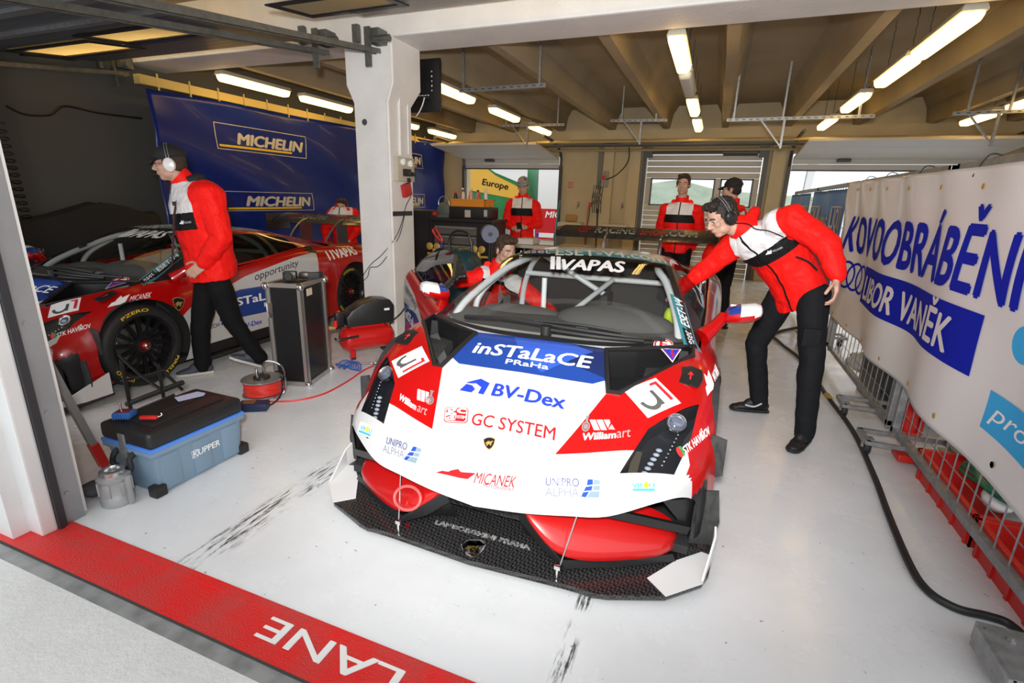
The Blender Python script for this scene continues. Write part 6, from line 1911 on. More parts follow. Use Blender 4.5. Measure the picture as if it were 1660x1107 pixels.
for k in range(5):
    c = Vector((1.52, 2.98, .20 + .012 * k)); a0 = k * .5
    mb.tube([c + Vector((.15 * math.cos(a) * (1 + .06 * math.sin(3 * a + k)), .26 * math.sin(a + .1 * k), .02 * math.sin(2 * a + k))) for a in [a0 + q * math.pi / 8 for q in range(16)]], .010, n=8, closed=True, smooth=3)
tag(mb.build('garden_hose', mat('hose_green', (.012, .17, .085), .35)), 'coiled dark green hose heaped in the red crate', 'hose')
r = thing('caulking_gun', 'blue and yellow tube tool lying across the red crate', 'tool', (1.58, 2.92, .275), 1.9)
mb = MB(); mb.cyl((-.24, 0, .02), (.20, 0, .02), .028); mb.build('barrel', mat('tool_blue', (.02, .14, .55), .4), r)
mb = MB(); mb.cyl((-.10, 0, .02), (.02, 0, .02), .0285); mb.cyl((.2, 0, .02), (.235, 0, .02), .02); mb.build('yellow_label', LYEL, r)
def rag(name, label, c, r, m, seed):
    mb = MB(); mb.sph((0, 0, 0), (r, r * 1.2, r * .55), 24)
    for v in mb.bm.verts: v.co += v.co.normalized() * r * .35 * mnoise.noise(v.co * 14 + Vector((seed, 0, 0))); v.co += Vector(c)
    return tag(mb.build(name, m), label, 'rag')
rag('rag', 'crumpled white rag in the red crate', (1.44, 2.82, .17), .07, LWHT, 1); rag('rag', 'crumpled grey rag at the near end of the green-hose crate', (1.50, 2.70, .15), .09, mat('rag_grey', (.35, .36, .38), .7), 5)
def bottle(name, label, c, h, r, m, mc, cat='bottle', neck=.4, group=None):
    t = thing(name, label, cat, c, 0, group)
    mb = MB(); mb.lathe([(r * .9, 0), (r, .01), (r, h * .62), (r * .85, h * .75), (r * neck, h * .86), (r * neck, h * .92)], n=20); mb.build('bottle_body', m, t)
    mb = MB(); mb.lathe([(r * neck * 1.25, h * .88), (r * neck * 1.25, h), (0, h)], n=16); mb.build('bottle_cap', mc, t)
    return t
PET = glassmat('clear_plastic', (.85, .88, .90), .12)
for k, (x, y) in enumerate(((1.59, 3.42), (1.68, 3.46), (1.62, 3.53))):
    bottle('water_bottle', ('clear water bottle behind the fence nearest the mesh', 'clear water bottle behind the fence, right-hand one', 'clear water bottle behind the fence, rearmost')[k], (x, y, 0), .30, .042, PET, LWHT, group='water bottles behind the barrier')
bottle('oil_bottle', 'grey bottle with a gold cap standing in the nearest red crate', (1.42, 2.42, .009), .26, .05, mat('bottle_grey', (.40, .42, .45), .4), LGOLD, neck=.7)
r = thing('bottle_jack', 'red bottle jack standing behind the fence by the joint', 'jack', (1.42, 3.98, 0))
mb = MB(); mb.box((0, 0, .02), (.14, .12, .04), bevel=.01); mb.lathe([(.045, .03), (.05, .06), (.045, .22), (.03, .23)], n=20); mb.cyl((.07, 0, .04), (.07, 0, .16), .018); mb.build('jack_body', CRED, r)
mb = MB(); mb.cyl((0, 0, .22), (0, 0, .27), .02); mb.lathe([(.03, .27), (.035, .285)], n=12); mb.build('ram', BLK, r)
r = thing('wheel_trolley', 'red wheeled trolley base under the fence foot', 'trolley', (1.34, 3.54, 0))
mb = MB(); mb.span((-.13, -.13, .03), (.05, .0, .075), bevel=.01); mb.build('trolley_deck', CRED, r, smooth=False)
# boxes and wrapped goods farther along behind the fence
mb = MB(); mb.span((1.34, 4.36, .0), (1.75, 5.0, .55), bevel=.02); mb.span((1.36, 4.40, .55), (1.70, 4.9, .60), bevel=.01); tag(mb.build('equipment_box', mat('box_black', (.02, .02, .022), .35), smooth=False), 'black equipment box behind the white banner', 'box')
rag('plastic_wrap', 'crumpled clear plastic wrapping beside the black box behind the fence', (1.42, 5.15, .18), .14, mat('wrap_white', (.5, .5, .5), .25), 9)['category'] = 'plastic wrap'
# black air hose on the floor
HB = mat('hose_black', (.016, .016, .017), .45)
mb = MB()
hp = [(1.35, 7.4), (.85, 6.7), (.86, 6.2), (1.0, 5.5), (1.03, 4.6), (1.07, 3.86), (1.04, 3.2), (1.0, 2.75), (.975, 2.36), (.99, 2.2), (1.06, 2.13), (1.16, 2.13), (1.22, 2.11), (1.236, 2.0), (1.236, 1.75), (1.23, 1.5)]
mb.tube([(x, y, .0165) for x, y in hp], .016, n=10, smooth=8)
mb.mi = 1; mb.cyl((1.035, 4.56, .017), (1.045, 4.44, .017), .0215, n=12)
tag(mb.build('air_hose', [HB, LGOLD]), 'thick black hose snaking along the floor beside the fence', 'hose')

# ------------------------------------------------------------------ toolbox corner at the left
TBX, TBY = (-2.80, -2.425), (1.415, 1.945)
TB = mat('toolbox_blue', (.20, .30, .40), .5, var=.08, scale=8); TBK = mat('toolbox_black', (.016, .016, .017), .45); TBB = mat('toolbox_trim', (.09, .26, .80), .4)
r = thing('toolbox', 'large grey-blue toolbox with a black lid on the floor at left', 'toolbox', (-2.6125, 1.68, 0))
r.scale = (1.0, 1.02, 1.26)
mb = MB(); mb.box((0, 0, .098), (.345, .50, .195), bevel=.015, rot=Matrix.Rotation(0, 4, 'Z'))
for v in mb.bm.verts:
    k = .94 + .06 * v.co.z / .195; v.co.x *= k; v.co.y *= k
mb.box((0, 0, .185), (.372, .528, .022), bevel=.006)
for y in (-.17, .0, .17): mb.box((.165, y, .09), (.02, .10, .15), bevel=.006)
bd = mb.build('box_body', TB, r, ang=30)
mb = MB(); mb.box((0, 0, .202), (.376, .532, .014), bevel=.004); mb.build('blue_seal', TBB, r)
mb = MB(); mb.box((0, 0, .243), (.37, .526, .07), bevel=.022, seg=3); mb.box((0, .0, .280), (.24, .40, .012), bevel=.005)
mb.box((.0, .02, .286), (.03, .17, .012), bevel=.004); lid = mb.build('lid', TBK, r)
mb = MB()
for x, y in ((.15, -.235), (.15, .235), (-.15, -.235), (-.15, .235)): mb = MB(); mb.box((x * 1.03, y * 1.03, .024), (.06, .06, .048), bevel=.008); mb.build('corner_foot', TBK, r)
mb = MB(); mb.tube([(-.07, -.26, .175), (-.07, -.285, .16), (-.07, -.29, .12), (.05, -.29, .12), (.05, -.285, .16), (.05, -.26, .175)], .013, n=8, smooth=4); mb.build('carry_handle', TBK, r)
mb = MB(); mb.box((-.01, -.268, .20), (.045, .010, .11), bevel=.004); mb.box((-.01, -.272, .165), (.05, .012, .04), bevel=.004); mb.build('latch', STEEL, r)
mb = MB(); flat_on(mb, 'KUPPER', (.1765, -.055, .098), (0, .155, 0), (0, 0, .027), bold=.02, shear=.1); flat_on(mb, outline(0, 0, 1, 1, .07, .07), (.1763, -.062, .094), (0, .035, 0), (0, 0, .034)); mb.build('toolbox_lettering', LWHT, bd, smooth=False, fix=False)
zt = .3605
mb = MB(); c = at_z(308, 642, zt + .008); mb.prism([(-.05, -.06), (.03, -.075), (.05, .05), (.02, .075), (-.04, .06)], .0012, T(c.x, c.y, zt + .0065) @ rotz(-.2)); tag(mb.build('paper_note', mat('paper_lilac', (.55, .56, .78), .7), smooth=False), 'folded pale paper note lying on the black toolbox lid', 'paper')
r = thing('pressure_gauge', 'blue rubber-cased digital gauge on the toolbox lid', 'gauge', at_z(203, 676, zt), .5)
mb = MB(); mb.box((0, 0, .018), (.09, .07, .034), bevel=.012)
for k in range(7): mb.box((-.036 + .012 * k, -.037, .016), (.006, .006, .026), bevel=.001)
mb.build('gauge_case', mat('gauge_blue', (.03, .12, .38), .5), r)
mb = MB(); mb.box((0, .0, .036), (.06, .045, .004), bevel=.001); mb.build('display', mat('display_red', (.18, .01, .015), .2), r)
mb = MB(); mb.cyl((-.012, 0, .036), (-.012, 0, .075), .005); mb.sph((-.012, 0, .075), .007, 10); mb.build('valve', CHR, r)
r = thing('hand_clamp', 'small red-handled clamp lying on the toolbox lid', 'clamp', at_z(242, 680, zt + .01), .45)
mb = MB(); mb.box((0, 0, .012), (.085, .022, .018), bevel=.006); mb.build('grip', CRED, r)
mb = MB(); mb.tube([(.04, 0, .012), (.06, .006, .02), (.055, .012, .03)], .003, n=6); mb.build('hook', CHR, r)
# lifting stand behind the toolbox
r = thing('jack_stand', 'black tubular lifting stand behind the toolbox', 'stand', (-3.18, 1.98, 0))
o_ = Vector((-3.18, 1.98, 0)); BST = mat('stand_black', (.014, .014, .015), .4)
def sp_(u, v, y=1.98): return at_y(u, v, y) - o_
mb = MB(); a = sp_(196, 582); mb.cyl((a.x, a.y, 0.0), a, .012); b = sp_(256, 590, 2.1); mb.cyl((b.x, b.y, 0), b, .011); mb.build('upright', BST, r)
mb = MB(); mb.tube([sp_(192, 575), sp_(224, 605), sp_(262, 632)], .009, n=8); mb.tube([sp_(250, 588, 2.1), sp_(296, 632, 2.12)], .010, n=8, smooth=0); mb.cyl(sp_(196, 618), sp_(268, 600, 2.1), .007); mb.build('lever', BST, r)
mb = MB(); mb.tube([sp_(206, 655), sp_(296, 620, 2.1)], .018, n=8, smooth=0); mb.cyl(sp_(215, 668), sp_(282, 640, 2.08), .010); mb.span((.0, -.10, 0), (.34, .16, .03), bevel=.008); mb.build('base_frame', BST, r)
# grey canister
r = thing('alloy_canister', 'grey cast alloy cylinder standing in front of the toolbox', 'canister', (-2.585, 1.32, 0))
mb = MB(); mb.lathe([(.064, 0), (.070, .006), (.070, .05), (.066, .055), (.066, .13), (.070, .135), (.070, .15), (.058, .155)], n=36)
for k in range(6):
    a = k * math.pi / 3; mb.box((.066 * math.cos(a), .066 * math.sin(a), .092), (.010, .030, .07), rot=rotz(a), bevel=.003)
mb.build('canister_body', mat('cast_alloy', (.42, .43, .43), .45, .35, var=.12, scale=20), r)
mb = MB(); mb.lathe([(.054, .150), (.054, .178), (.048, .182), (.034, .182), (.030, .176), (.030, .12)], n=36, caps=False); mb.build('threaded_ring', mat('bright_alloy', (.62, .62, .62), .25, .9), r)
mb = MB(); mb.box((.082, .012, .085), (.022, .022, .15), bevel=.004); mb.box((.072, .012, .15), (.04, .03, .014), bevel=.003); mb.build('bracket', mat('cast_alloy', (.42, .43, .43)), r)
# leaning lever
r = thing('jack_lever', 'long grey lever with a red end leaning against the door jamb', 'lever', (-3.0, 1.50, 0))
P0 = Vector((0, 0, .01)); top = at_y(62, 560, 1.27) - Vector((-3.0, 1.5, 0)); d = (top - P0).normalized()
top = P0 + d * 1.0
mb = MB(); mb.bar(P0 + d * .17, top, .034, .034, up=(0, 1, 0), bevel=.004); mb.build('shaft', mat('lever_grey', (.30, .30, .30), .5, .3), r, smooth=False)
mb = MB(); mb.bar(P0, P0 + d * .17, .042, .042, up=(0, 1, 0), bevel=.004); mb.build('red_end', CRED, r, smooth=False)
rag('work_glove', 'crumpled dark grey gloves on the floor behind the canister', (-2.74, 1.31, .045), .055, mat('glove_grey', (.07, .07, .075), .8), 3)['category'] = 'gloves'

# ------------------------------------------------------------------ reel, charger, flight case, compressor
r = thing('cable_reel', 'round cable reel wound with red cable on a wire stand', 'cable reel', (-3.07, 2.66, 0))
mb = MB(); mb.lathe([(.09, .02), (.128, .025), (.13, .05), (.128, .07), (.13, .09), (.125, .115), (.09, .12)], n=36)
for k in range(9): mb.tube([((.127 + .004 * math.sin(3 * a + k)) * math.cos(a), (.127 + .004 * math.sin(3 * a + k)) * math.sin(a), .026 + .0105 * k) for a in [q * math.pi / 12 for q in range(24)]], .0065, n=6, closed=True, smooth=0)
mb.build('wound_cable', mat('cable_red', (.70, .03, .02), .45), r)
mb = MB(); mb.lathe([(.02, .126), (.145, .126), (.148, .130), (.145, .134), (.02, .134)], n=36); mb.lathe([(.02, .008), (.145, .008), (.148, .012), (.145, .016), (.02, .016)], n=36); mb.build('flange', STEEL, r)
mb = MB(); mb.lathe([(.06, .134), (.058, .15), (.03, .155), (0, .155)], n=24); mb.build('socket_hub', BLK, r)
mb = MB(); mb.tube([(-.03, .04, .15), (-.02, .05, .235), (.06, .06, .255), (.17, .05, .22), (.185, .03, .05), (.16, -.05, .012)], .008, n=8); mb.tube([(-.16, .05, .01), (0, .10, .01), (.16, -.05, .012)], .008, n=8); mb.cyl((-.05, .0, .13), (-.05, .0, .20), .012); mb.build('wire_stand', CHR, r)
mb = MB(); q0 = Vector((-3.0, 2.52, .008))
mb.tube([q0, at_z(470, 650, .008), at_z(520, 640, .008), at_z(560, 620, .008), at_z(590, 600, .008), at_z(612, 590, .008), at_z(640, 575, .008)], .0065, n=7)
tag(mb.build('red_cord', mat('cable_red', (.70, .03, .02))), 'thin red cable running over the floor from the reel to the right', 'cable')
mb = MB(); mb.tube([(-2.95, 2.72, .14), (-2.87, 2.66, .16), (-2.83, 2.6, .06), (-2.84, 2.5, .012), (-2.92, 2.46, .012)], .006, n=7); mb.box((-2.93, 2.455, .02), (.05, .03, .025), bevel=.006)
tag(mb.build('plug_cord', BLK), 'black plug and lead hanging from the cable reel', 'cable')
r = thing('battery_charger', 'dark blue flat charger box on the floor by the toolbox', 'charger', at_z(413, 664, 0), .55)
mb = MB(); mb.box((0, 0, .03), (.19, .10, .06), bevel=.012); mb.build('charger_case', mat('charger_blue', (.012, .02, .07), .45), r)
mb = MB(); mb.box((-.03, 0, .061), (.08, .06, .004)); mb.build('charger_label', mat('label_brown', (.25, .10, .03), .5), r)
# flight case
F = Vector((-2.872, 2.925, 0)); a1 = math.radians(196)
r = thing('flight_case', 'tall black flight case with aluminium edges standing on the floor', 'flight case', F, a1)
Wc, Lc, Hc = .28, .40, .83           # local x: along the left face, local -y: along the right face
mb = MB(); mb.span((.006, -Lc + .006, .012), (Wc - .006, -.006, Hc - .006)); mb.build('panels', mat('case_black', (.010, .010, .011), .35), r, smooth=False)
mb = MB(); e = .03; t = .004
for x in (0, Wc):
    for y in (0, -Lc):
        sx = 1 if x == 0 else -1; sy = -1 if y == 0 else 1
        mb.span((x - t * sx, y - t * sy, .01), (x + e * sx, y + .006 * sy, Hc)); mb.span((x - t * sx, y - t * sy, .01), (x + .006 * sx, y + e * sy, Hc))
for z in (.01, Hc - .03):
    for y in (t, -Lc - t + .010): mb.span((0, y - .010, z), (Wc, y, z + e))
    for x in (-t, Wc + t - .010): mb.span((x, -Lc, z), (x + .010, 0, z + e))
for x in (0, Wc - e): mb.span((x, -Lc, Hc - .004), (x + e, 0, Hc + .002))
for y in (-e, -Lc): mb.span((0, y, Hc - .004), (Wc, y + e, Hc + .002))
mb.build('edge_profile', mat('case_alloy', (.52, .50, .47), .35, .8), r, smooth=False)
mb = MB()
for x in (0, Wc):
    for y in (0, -Lc):
        for z in (.022, Hc - .02): mb.sph((x, y, z), .030, 14)
mb.build('ball_corner', CHR, r)
mb = MB(); mb.box((-.004, -.06 - .27, .52 + .2), (.004, .004, .004)); mb.box((Wc - .02, .006, .62), (.05, .012, .12), bevel=.004); mb.box((Wc - .02, .006, .10), (.05, .012, .06), bevel=.004); mb.build('butterfly_latch', CHR, r)
mb = MB(); mb.box((-.006, -.12, Hc - .075), (.003, .085, .055)); mb.build('paper_label', mat('label_cream', (.62, .55, .42), .7), r, smooth=False)
r = thing('camera_headset', 'black camera and headset lying on top of the flight case', 'camera', F + rotz(a1) @ Vector((.14, -.20, Hc + .003)), .6)
mb = MB(); mb.box((-.04, 0, .035), (.10, .08, .065), bevel=.012); mb.cyl((-.04, -.04, .035), (-.04, -.09, .035), .028); mb.box((.06, .03, .03), (.08, .07, .055), bevel=.02); mb.build('camera_body', BLK, r)
mb = MB(); mb.prism([(0, 0), (.10, .02), (.12, .09), (.01, .05)], .05, T(.08, .0, .002) @ Matrix.Rotation(.0, 4, 'X'), bevel=.008); mb.build('lens_hood', RUB, r)
# compressor
A = at_z(560, 550, .20); B = at_z(628, 541, .20); d = (B - A).normalized(); ang = math.atan2(d.y, d.x)
CMP = (A + B) / 2; 
r = thing('air_compressor', 'red air compressor with a black motor cover in front of the column', 'compressor', (CMP.x, CMP.y, 0), ang)
Lt = (B - A).length
mb = MB(); mb.lathe([(0, -Lt / 2 - .055), (.05, -Lt / 2 - .05), (.09, -Lt / 2 - .03), (.112, -Lt / 2), (.115, -Lt / 2 + .03), (.115, Lt / 2 - .03), (.112, Lt / 2), (.09, Lt / 2 + .03), (.05, Lt / 2 + .05), (0, Lt / 2 + .055)], T(0, 0, .20) @ Matrix.Rotation(math.pi / 2, 4, 'Y'), 32)
mb.build('tank', mat('compressor_red', (.58, .012, .010), .25, coat=.5), r)
mb = MB(); mb.bar((-.15, -.02, .0), (-.15, -.02, .12), .05, .035); mb.box((.0, .0, .315), (.32, .10, .02)); mb.build('tank_bracket', mat('compressor_red', (.58, .012, .010)), r, smooth=False)
mb = MB(); mb.box((-.15, -.02, .012), (.04, .05, .024), bevel=.006)
for s in (1, -1): mb.lathe([(.02, -.015), (.055, -.015), (.06, 0), (.055, .015), (.02, .015)], T(.22, .12 * s, .06) @ Matrix.Rotation(math.pi / 2, 4, 'X'), 20)
mb.build('rubber_foot', RUB, r)
mb = MB()
mb.prism([(-.20, .33), (.24, .33), (.25, .50), (.21, .56), (.08, .575), (-.06, .54), (-.16, .48), (-.21, .42)], .20, Matrix(((1, 0, 0, 0), (0, 0, -1, .10), (0, 1, 0, 0), (0, 0, 0, 1))), bevel=.025)
for k in range(7): mb.box((-.19 + .004 * k, -.0, .355 + .018 * k), (.03, .17, .006))
mb.build('motor_cover', mat('cover_black', (.02, .02, .019), .35), r, ang=30)
mb = MB(); mb.box((.17, -.102, .47), (.05, .004, .02)); mb.build('rating_label', LWHT, r, smooth=False)
mb = MB(); mb.box((-.25, 0, .40), (.07, .08, .13), bevel=.01); mb.cyl((-.25, 0, .31), (-.25, 0, .36), .014); mb.cyl((-.30, -.06, .33), (-.22, -.03, .34), .012); mb.tube([(-.33, -.11, .25), (-.30, -.13, .24), (-.20, -.13, .245), (-.12, -.13, .25)], .012, n=8); mb.build('pressure_switch', BLK, r)
mb = MB(); mb.cyl((-.30, -.05, .34), (-.30, -.05, .40), .018); mb.cyl((-.25, 0, .465), (-.25, 0, .478), .014); mb.build('red_knob', mat('knob_red', (.75, .02, .02), .4), r)
mb = MB(); mb.cyl((-.38, -.05, .335), (-.30, -.05, .335), .012); mb.cyl((-.36, -.05, .335), (-.34, -.05, .335), .02, n=6); mb.build('brass_fitting', LGOLD, r)
mb = MB(); c = at_z(556, 596, .05)
mb.tube([c + Vector((.075 * math.cos(a) + .004 * a, .06 * math.sin(a), .01 * math.sin(a * .5) + .045 * abs(math.sin(a)))) for a in [q * math.pi / 6 for q in range(60)]], .005, n=6, smooth=2)
tag(mb.build('coil_hose', mat('hose_blue', (.02, .10, .42), .4)), 'coiled blue air hose lying under the compressor', 'hose')
r = thing('air_gun', 'small metal air gun lying on the floor before the compressor', 'air gun', at_z(598, 592, 0), .4)
mb = MB(); mb.tube([(-.10, 0, .012), (-.02, 0, .018), (.04, 0, .02), (.09, .02, .02)], .010, n=8); mb.tube([(.04, 0, .02), (.07, -.05, .02), (.08, -.09, .02)], .010, n=8); mb.cyl((.06, .01, .02), (.065, .02, .085), .004); mb.build('gun_body', STEEL, r)

# ------------------------------------------------------------------ on and by the column
XC = -3.028
def onc(u, v): return at_x(u, v, XC)
r = thing('socket_box', 'beige socket box with plugs fixed on the right face of the column', 'socket box', onc(652, 275))
o_ = onc(652, 275)
mb = MB(); mb.box((.025, 0, 0), (.05, .30, .23), bevel=.006); mb.build('box_case', mat('box_beige', (.50, .46, .36), .5), r)
mb = MB(); mb.lathe([(.03, 0), (.035, .02), (.02, .03)], T(.05, -.07, .07) @ Matrix.Rotation(math.pi / 2, 4, 'Y'), 16); mb.build('socket', LWHT, r); mb = MB(); mb.lathe([(.03, 0), (.035, .02), (.02, .03)], T(.05, .06, .06) @ Matrix.Rotation(math.pi / 2, 4, 'Y'), 16); mb.build('socket', LWHT, r)
mb = MB(); mb.box((.07, -.02, -.03), (.05, .09, .07), bevel=.008); mb.box((.07, .09, -.04), (.04, .07, .04), bevel=.008); mb.box((.065, .02, -.10), (.03, .03, .04), bevel=.005); mb.build('plug', BLK, r)
mb = MB(); c = onc(655, 308); mb.box(c + Vector((.03, 0, 0)), (.05, .13, .13), rot=Matrix.Rotation(.25, 4, 'X'), bevel=.012); tag(mb.build('alarm_box', mat('alarm_red', (.45, .02, .02), .4)), 'small red box hanging on the column under the socket box', 'box')
mb = MB(); c = onc(652, 346); mb.box(c + Vector((.008, 0, 0)), (.014, .34, .045)); tag(mb.build('black_strip', BLK, smooth=False), 'black strip mounted across the right face of the column', 'strip')
mb = MB(); a = onc(646, 150); b = onc(648, 252); mb.bar(a + Vector((.012, 0, 0)), b + Vector((.012, 0, 0)), .03, .024, up=(1, 0, 0)); a = onc(660, 160); b = onc(662, 250); mb.bar(a + Vector((.006, 0, 0)), b + Vector((.006, 0, 0)), .012, .012, up=(1, 0, 0))
struct(mb.build('trim_9', PLAST, smooth=False))
mb = MB(); a = onc(658, 318); 
mb.tube([a + Vector((.06, 0, 0)), onc(655, 335) + Vector((.02, 0, 0)), onc(650, 360) + Vector((.012, 0, 0)), onc(640, 385) + Vector((.008, 0, 0)), at_y(620, 412, 4.372), at_y(600, 430, 4.372), at_y(585, 455, 4.372), at_y(583, 480, 4.372)], .004, n=6)
mb.tube([onc(654, 350) + Vector((.012, 0, 0)), onc(645, 385) + Vector((.01, 0, 0)), at_y(624, 420, 4.372), at_y(612, 432, 4.372), at_y(600, 434, 4.372), at_y(596, 448, 4.372), at_y(586, 462, 4.372), at_y(584, 500, 4.372)], .004, n=6)
tag(mb.build('column_wire', BLK), 'two thin black wires drooping down the front of the white column', 'wire')
mb = MB(); mb.tube([onc(672, 420) + Vector((.02, .1, 0)), onc(665, 470) + Vector((.04, 0, 0)), onc(655, 500) + Vector((.05, -.1, 0)), at_y(636, 520, 4.2), at_y(628, 530, 4.05)], .007, n=7)
tag(mb.build('compressor_cord', BLK), 'black power cord from the column down to the compressor', 'cable')
mb = MB(); c = at_y(591, 198, 4.378); mb.lathe([(.001, .004), (.028, .004), (.03, 0)], T(c) @ Matrix.Rotation(math.pi / 2, 4, 'X'), 20); struct(mb.build('trim_10', DSTEEL))
r = thing('monitor', 'black flat monitor seen from behind, bracketed to the column top', 'monitor', (0, 0, 0))
q = [at_y(*p, 5.05) for p in ((665, 97), (715, 97), (714, 180), (665, 182))]
cc = sum(q, Vector()) / 4; wq = (q[1] - q[0]).length; hq = (q[0] - q[3]).length
r.location = cc
mb = MB(); mb.box((0, 0, 0), (wq, .035, hq), bevel=.006); mb.box((-.03, -.03, -.05), (wq * .55, .04, hq * .35), bevel=.008); mb.build('monitor_case', mat('monitor_black', (.008, .008, .009), .4), r)
mb = MB()
for k in range(5): mb.box((.09, -.019, .13 - .045 * k), (.012, .004, .012 + .006 * (k % 2)))
for k in range(4): mb.box((-.04 + .035 * k, -.052, -.10), (.022, .004, .008))
mb.build('port', LSIL, r, smooth=False)
mb = MB(); mb.tube([(.02, -.055, -.12), (.0, -.07, -.20), (-.06, -.05, -.27), (-.10, -.03, -.29)], .006, n=6); mb.build('lead', LWHT, r)
mb = MB(); mb.span((-.12, -.22, -.02), (-.06, .0, .04)); mb.build('wall_arm', BLK, r, smooth=False)
# strut frames under the ceiling
def strut(label, pts, y, drop):
    mb = MB(); P = [at_y(*p, y) for p in pts]
    mb.bar(P[0], P[1], .04, .04)
    for t in drop: p = P[0].lerp(P[1], t); mb.bar(p, (p.x, p.y, 3.42), .025, .025)
    n = max(2, int((P[1] - P[0]).length / .09)); mb.mi = 1
    for k in range(n): mb.box(P[0].lerp(P[1], (k + .5) / n) + Vector((0, -.021, 0)), (.04, .003, .012))
    tag(mb.build('strut_rail', [STEEL, DSTEEL], smooth=False), label, 'rail', 'slotted strut rails under the ceiling')
strut('slotted strut rail hung under the ceiling just right of the monitor', ((745, 147), (885, 138)), 6.0, (.05, .93))
strut('slotted strut rail above the open left back door', ((810, 204), (915, 202)), 9.5, (.1, .9))
strut('slotted strut rail above the cream wall between the doors', ((990, 196), (1082, 195)), 9.5, (.2, .8))
strut('slotted strut rail above the leaning man', ((1178, 195), (1418, 188)), 8.5, (.05, .4, .9))
strut('slotted strut rail at the far right above the banner', ((1545, 184), (1660, 180)), 8.5, (.2, .8))
mb = MB()
for (u, v, y) in ((1272, 194, 8.5), (1040, 196, 9.5), (855, 204, 9.5), (1620, 184, 8.5)):
    a = at_y(u, v, y); mb.bar(a, a + Vector((0, 0, -.38)), .03, .03); mb.bar(a + Vector((0, 0, -.36)), a + Vector((-.30, 0, 0)), .02, .02)
struct(mb.build('trim_11', STEEL, smooth=False))

# ------------------------------------------------------------------ left wall
mb = MB(); a = at_x(-4, 200, -6.45); b = at_x(43, 362, -6.45); n = 14 * 10
mb.tube([a.lerp(b, k / n) + Vector((.0, .055 * math.cos(k * .628), .03 * math.sin(k * .628))) for k in range(n + 1)], .008, n=5, smooth=0)
tag(mb.build('spiral_cord', BLK), 'black spiral cord hanging down in front of the dark left wall', 'cord')
prof_h = [(1.5, .95), (2.3, 1.08), (2.84, 1.13), (3.25, 1.21), (3.47, 1.28), (3.68, 1.33), (3.9, 1.29), (4.1, 1.22), (4.22, 1.23)]
rows = []
for y, z in prof_h:
    rows.append([(-6.0 - .6 * t + .05 * mnoise.noise(Vector((y * 3, t * 4, 0))), y + .03 * mnoise.noise(Vector((y * 2, t * 5, 7))), (z * min(1, (.15 + t * 2.2) if t < .39 else 1) if t > 0 else 0) + .03 * mnoise.noise(Vector((y * 4, t * 6, 3))) * (t > 0)) for t in [k / 12 for k in range(13)]])
mb = MB(); mb.grid(rows)
tag(mb.build('covered_stack', mat('black_cover', (.012, .012, .013), .8), solid=.004), 'black cloth cover draped over goods along the dark left wall', 'cover')
mb = MB(); a = at_x(58, 424, -5.98); b = at_x(135, 410, -5.98); mb.tube([a, (a + b) / 2, b], .012, n=6); tag(mb.build('blue_strap', mat('strap_blue', (.03, .14, .36), .5)), 'blue strap stretched across the black cover at left', 'strap')
mb = MB(); mb.tube([at_x(10, 172, -6.55), at_x(40, 185, -6.55), at_x(80, 186, -6.55), at_x(105, 172, -6.55), at_x(160, 183, -6.55), at_x(230, 192, -6.55)], .012, n=6); tag(mb.build('wall_cable', BLK), 'black cable sagging along the top of the dark left wall', 'cable')

# ------------------------------------------------------------------ workbench area at the back left
BC = mat('cabinet_black', (.014, .014, .015), .4); DRW = mat('drawer_grey', (.16, .15, .13), .4, .4)
r = thing('tool_cabinet', 'black roller tool cabinet with grey drawers behind the crouching mechanic', 'cabinet', (-3.42, 6.6, 0))
mb = MB(); mb.span((-.45, 0, .12), (.52, .5, 1.16), bevel=.01); mb.span((-.47, -.03, 1.16), (.54, .52, 1.21), bevel=.008); mb.build('cabinet_body', BC, r, smooth=False)
for k in range(7):
    mb = MB(); z = .17 + .135 * k; mb.span((-.40, -.018, z), (.28, .0, z + .12), bevel=.004); d_ = mb.build('drawer', DRW, r, smooth=False)
    mb = MB(); mb.span((-.38, -.03, z + .095), (.26, -.016, z + .11)); mb.build('drawer_handle', STEEL, d_, smooth=False)
for x in (-.4, .45):
    mb = MB(); mb.lathe([(.01, -.02), (.055, -.02), (.06, 0), (.055, .02), (.01, .02)], T(x, .1, .06) @ Matrix.Rotation(math.pi / 2, 4, 'Y'), 16); mb.build('caster', RUB, r)
r = thing('tool_cabinet', 'plain dark cabinet at the left, half hidden behind the column', 'cabinet', (-4.35, 6.7, 0))
mb = MB(); mb.span((-.45, 0, 0), (.42, .5, 1.30), bevel=.01); mb.build('cabinet_body', BC, r, smooth=False); mb = MB(); mb.span((.2, -.015, .1), (.38, .0, 1.25)); mb.build('door', BC, r, smooth=False)
r = thing('equipment_case', 'black equipment case lying on the tool cabinet under the orange crate', 'case', (-3.32, 6.80, 1.211))
mb = MB(); mb.span((-.28, -.18, 0), (.34, .2, .165), bevel=.015); mb.build('case_body', BC, r); mb = MB(); mb.span((-.02, -.185, .02), (.07, -.18, .12)); mb.span((.28, -.185, .04), (.33, -.18, .13)); mb.build('case_label', mat('label_pale', (.5, .47, .42), .6), r, smooth=False)
OR = mat('crate_orange', (.75, .27, .02), .5)
crate('parts_crate', 'orange open crate full of spray cans on top of the black case', -3.62, -3.05, 6.68, 7.0, .10, OR, loc_z=1.378)
cols = [(.02, .02, .03), (.75, .12, .03), (.65, .62, .55), (.6, .05, .04), (.70, .35, .25), (.55, .5, .45), (.62, .08, .05), (.75, .72, .66)]
labs = ['dark spray can at the left end of the orange crate', 'orange-red bottle in the orange crate', 'pale tall bottle in the middle of the orange crate', 'dark red can behind the pale bottle in the orange crate', 'pinkish bottle in the orange crate', 'grey can in the orange crate', 'red-topped bottle at the right of the orange crate', 'white bottle at the right end of the orange crate']
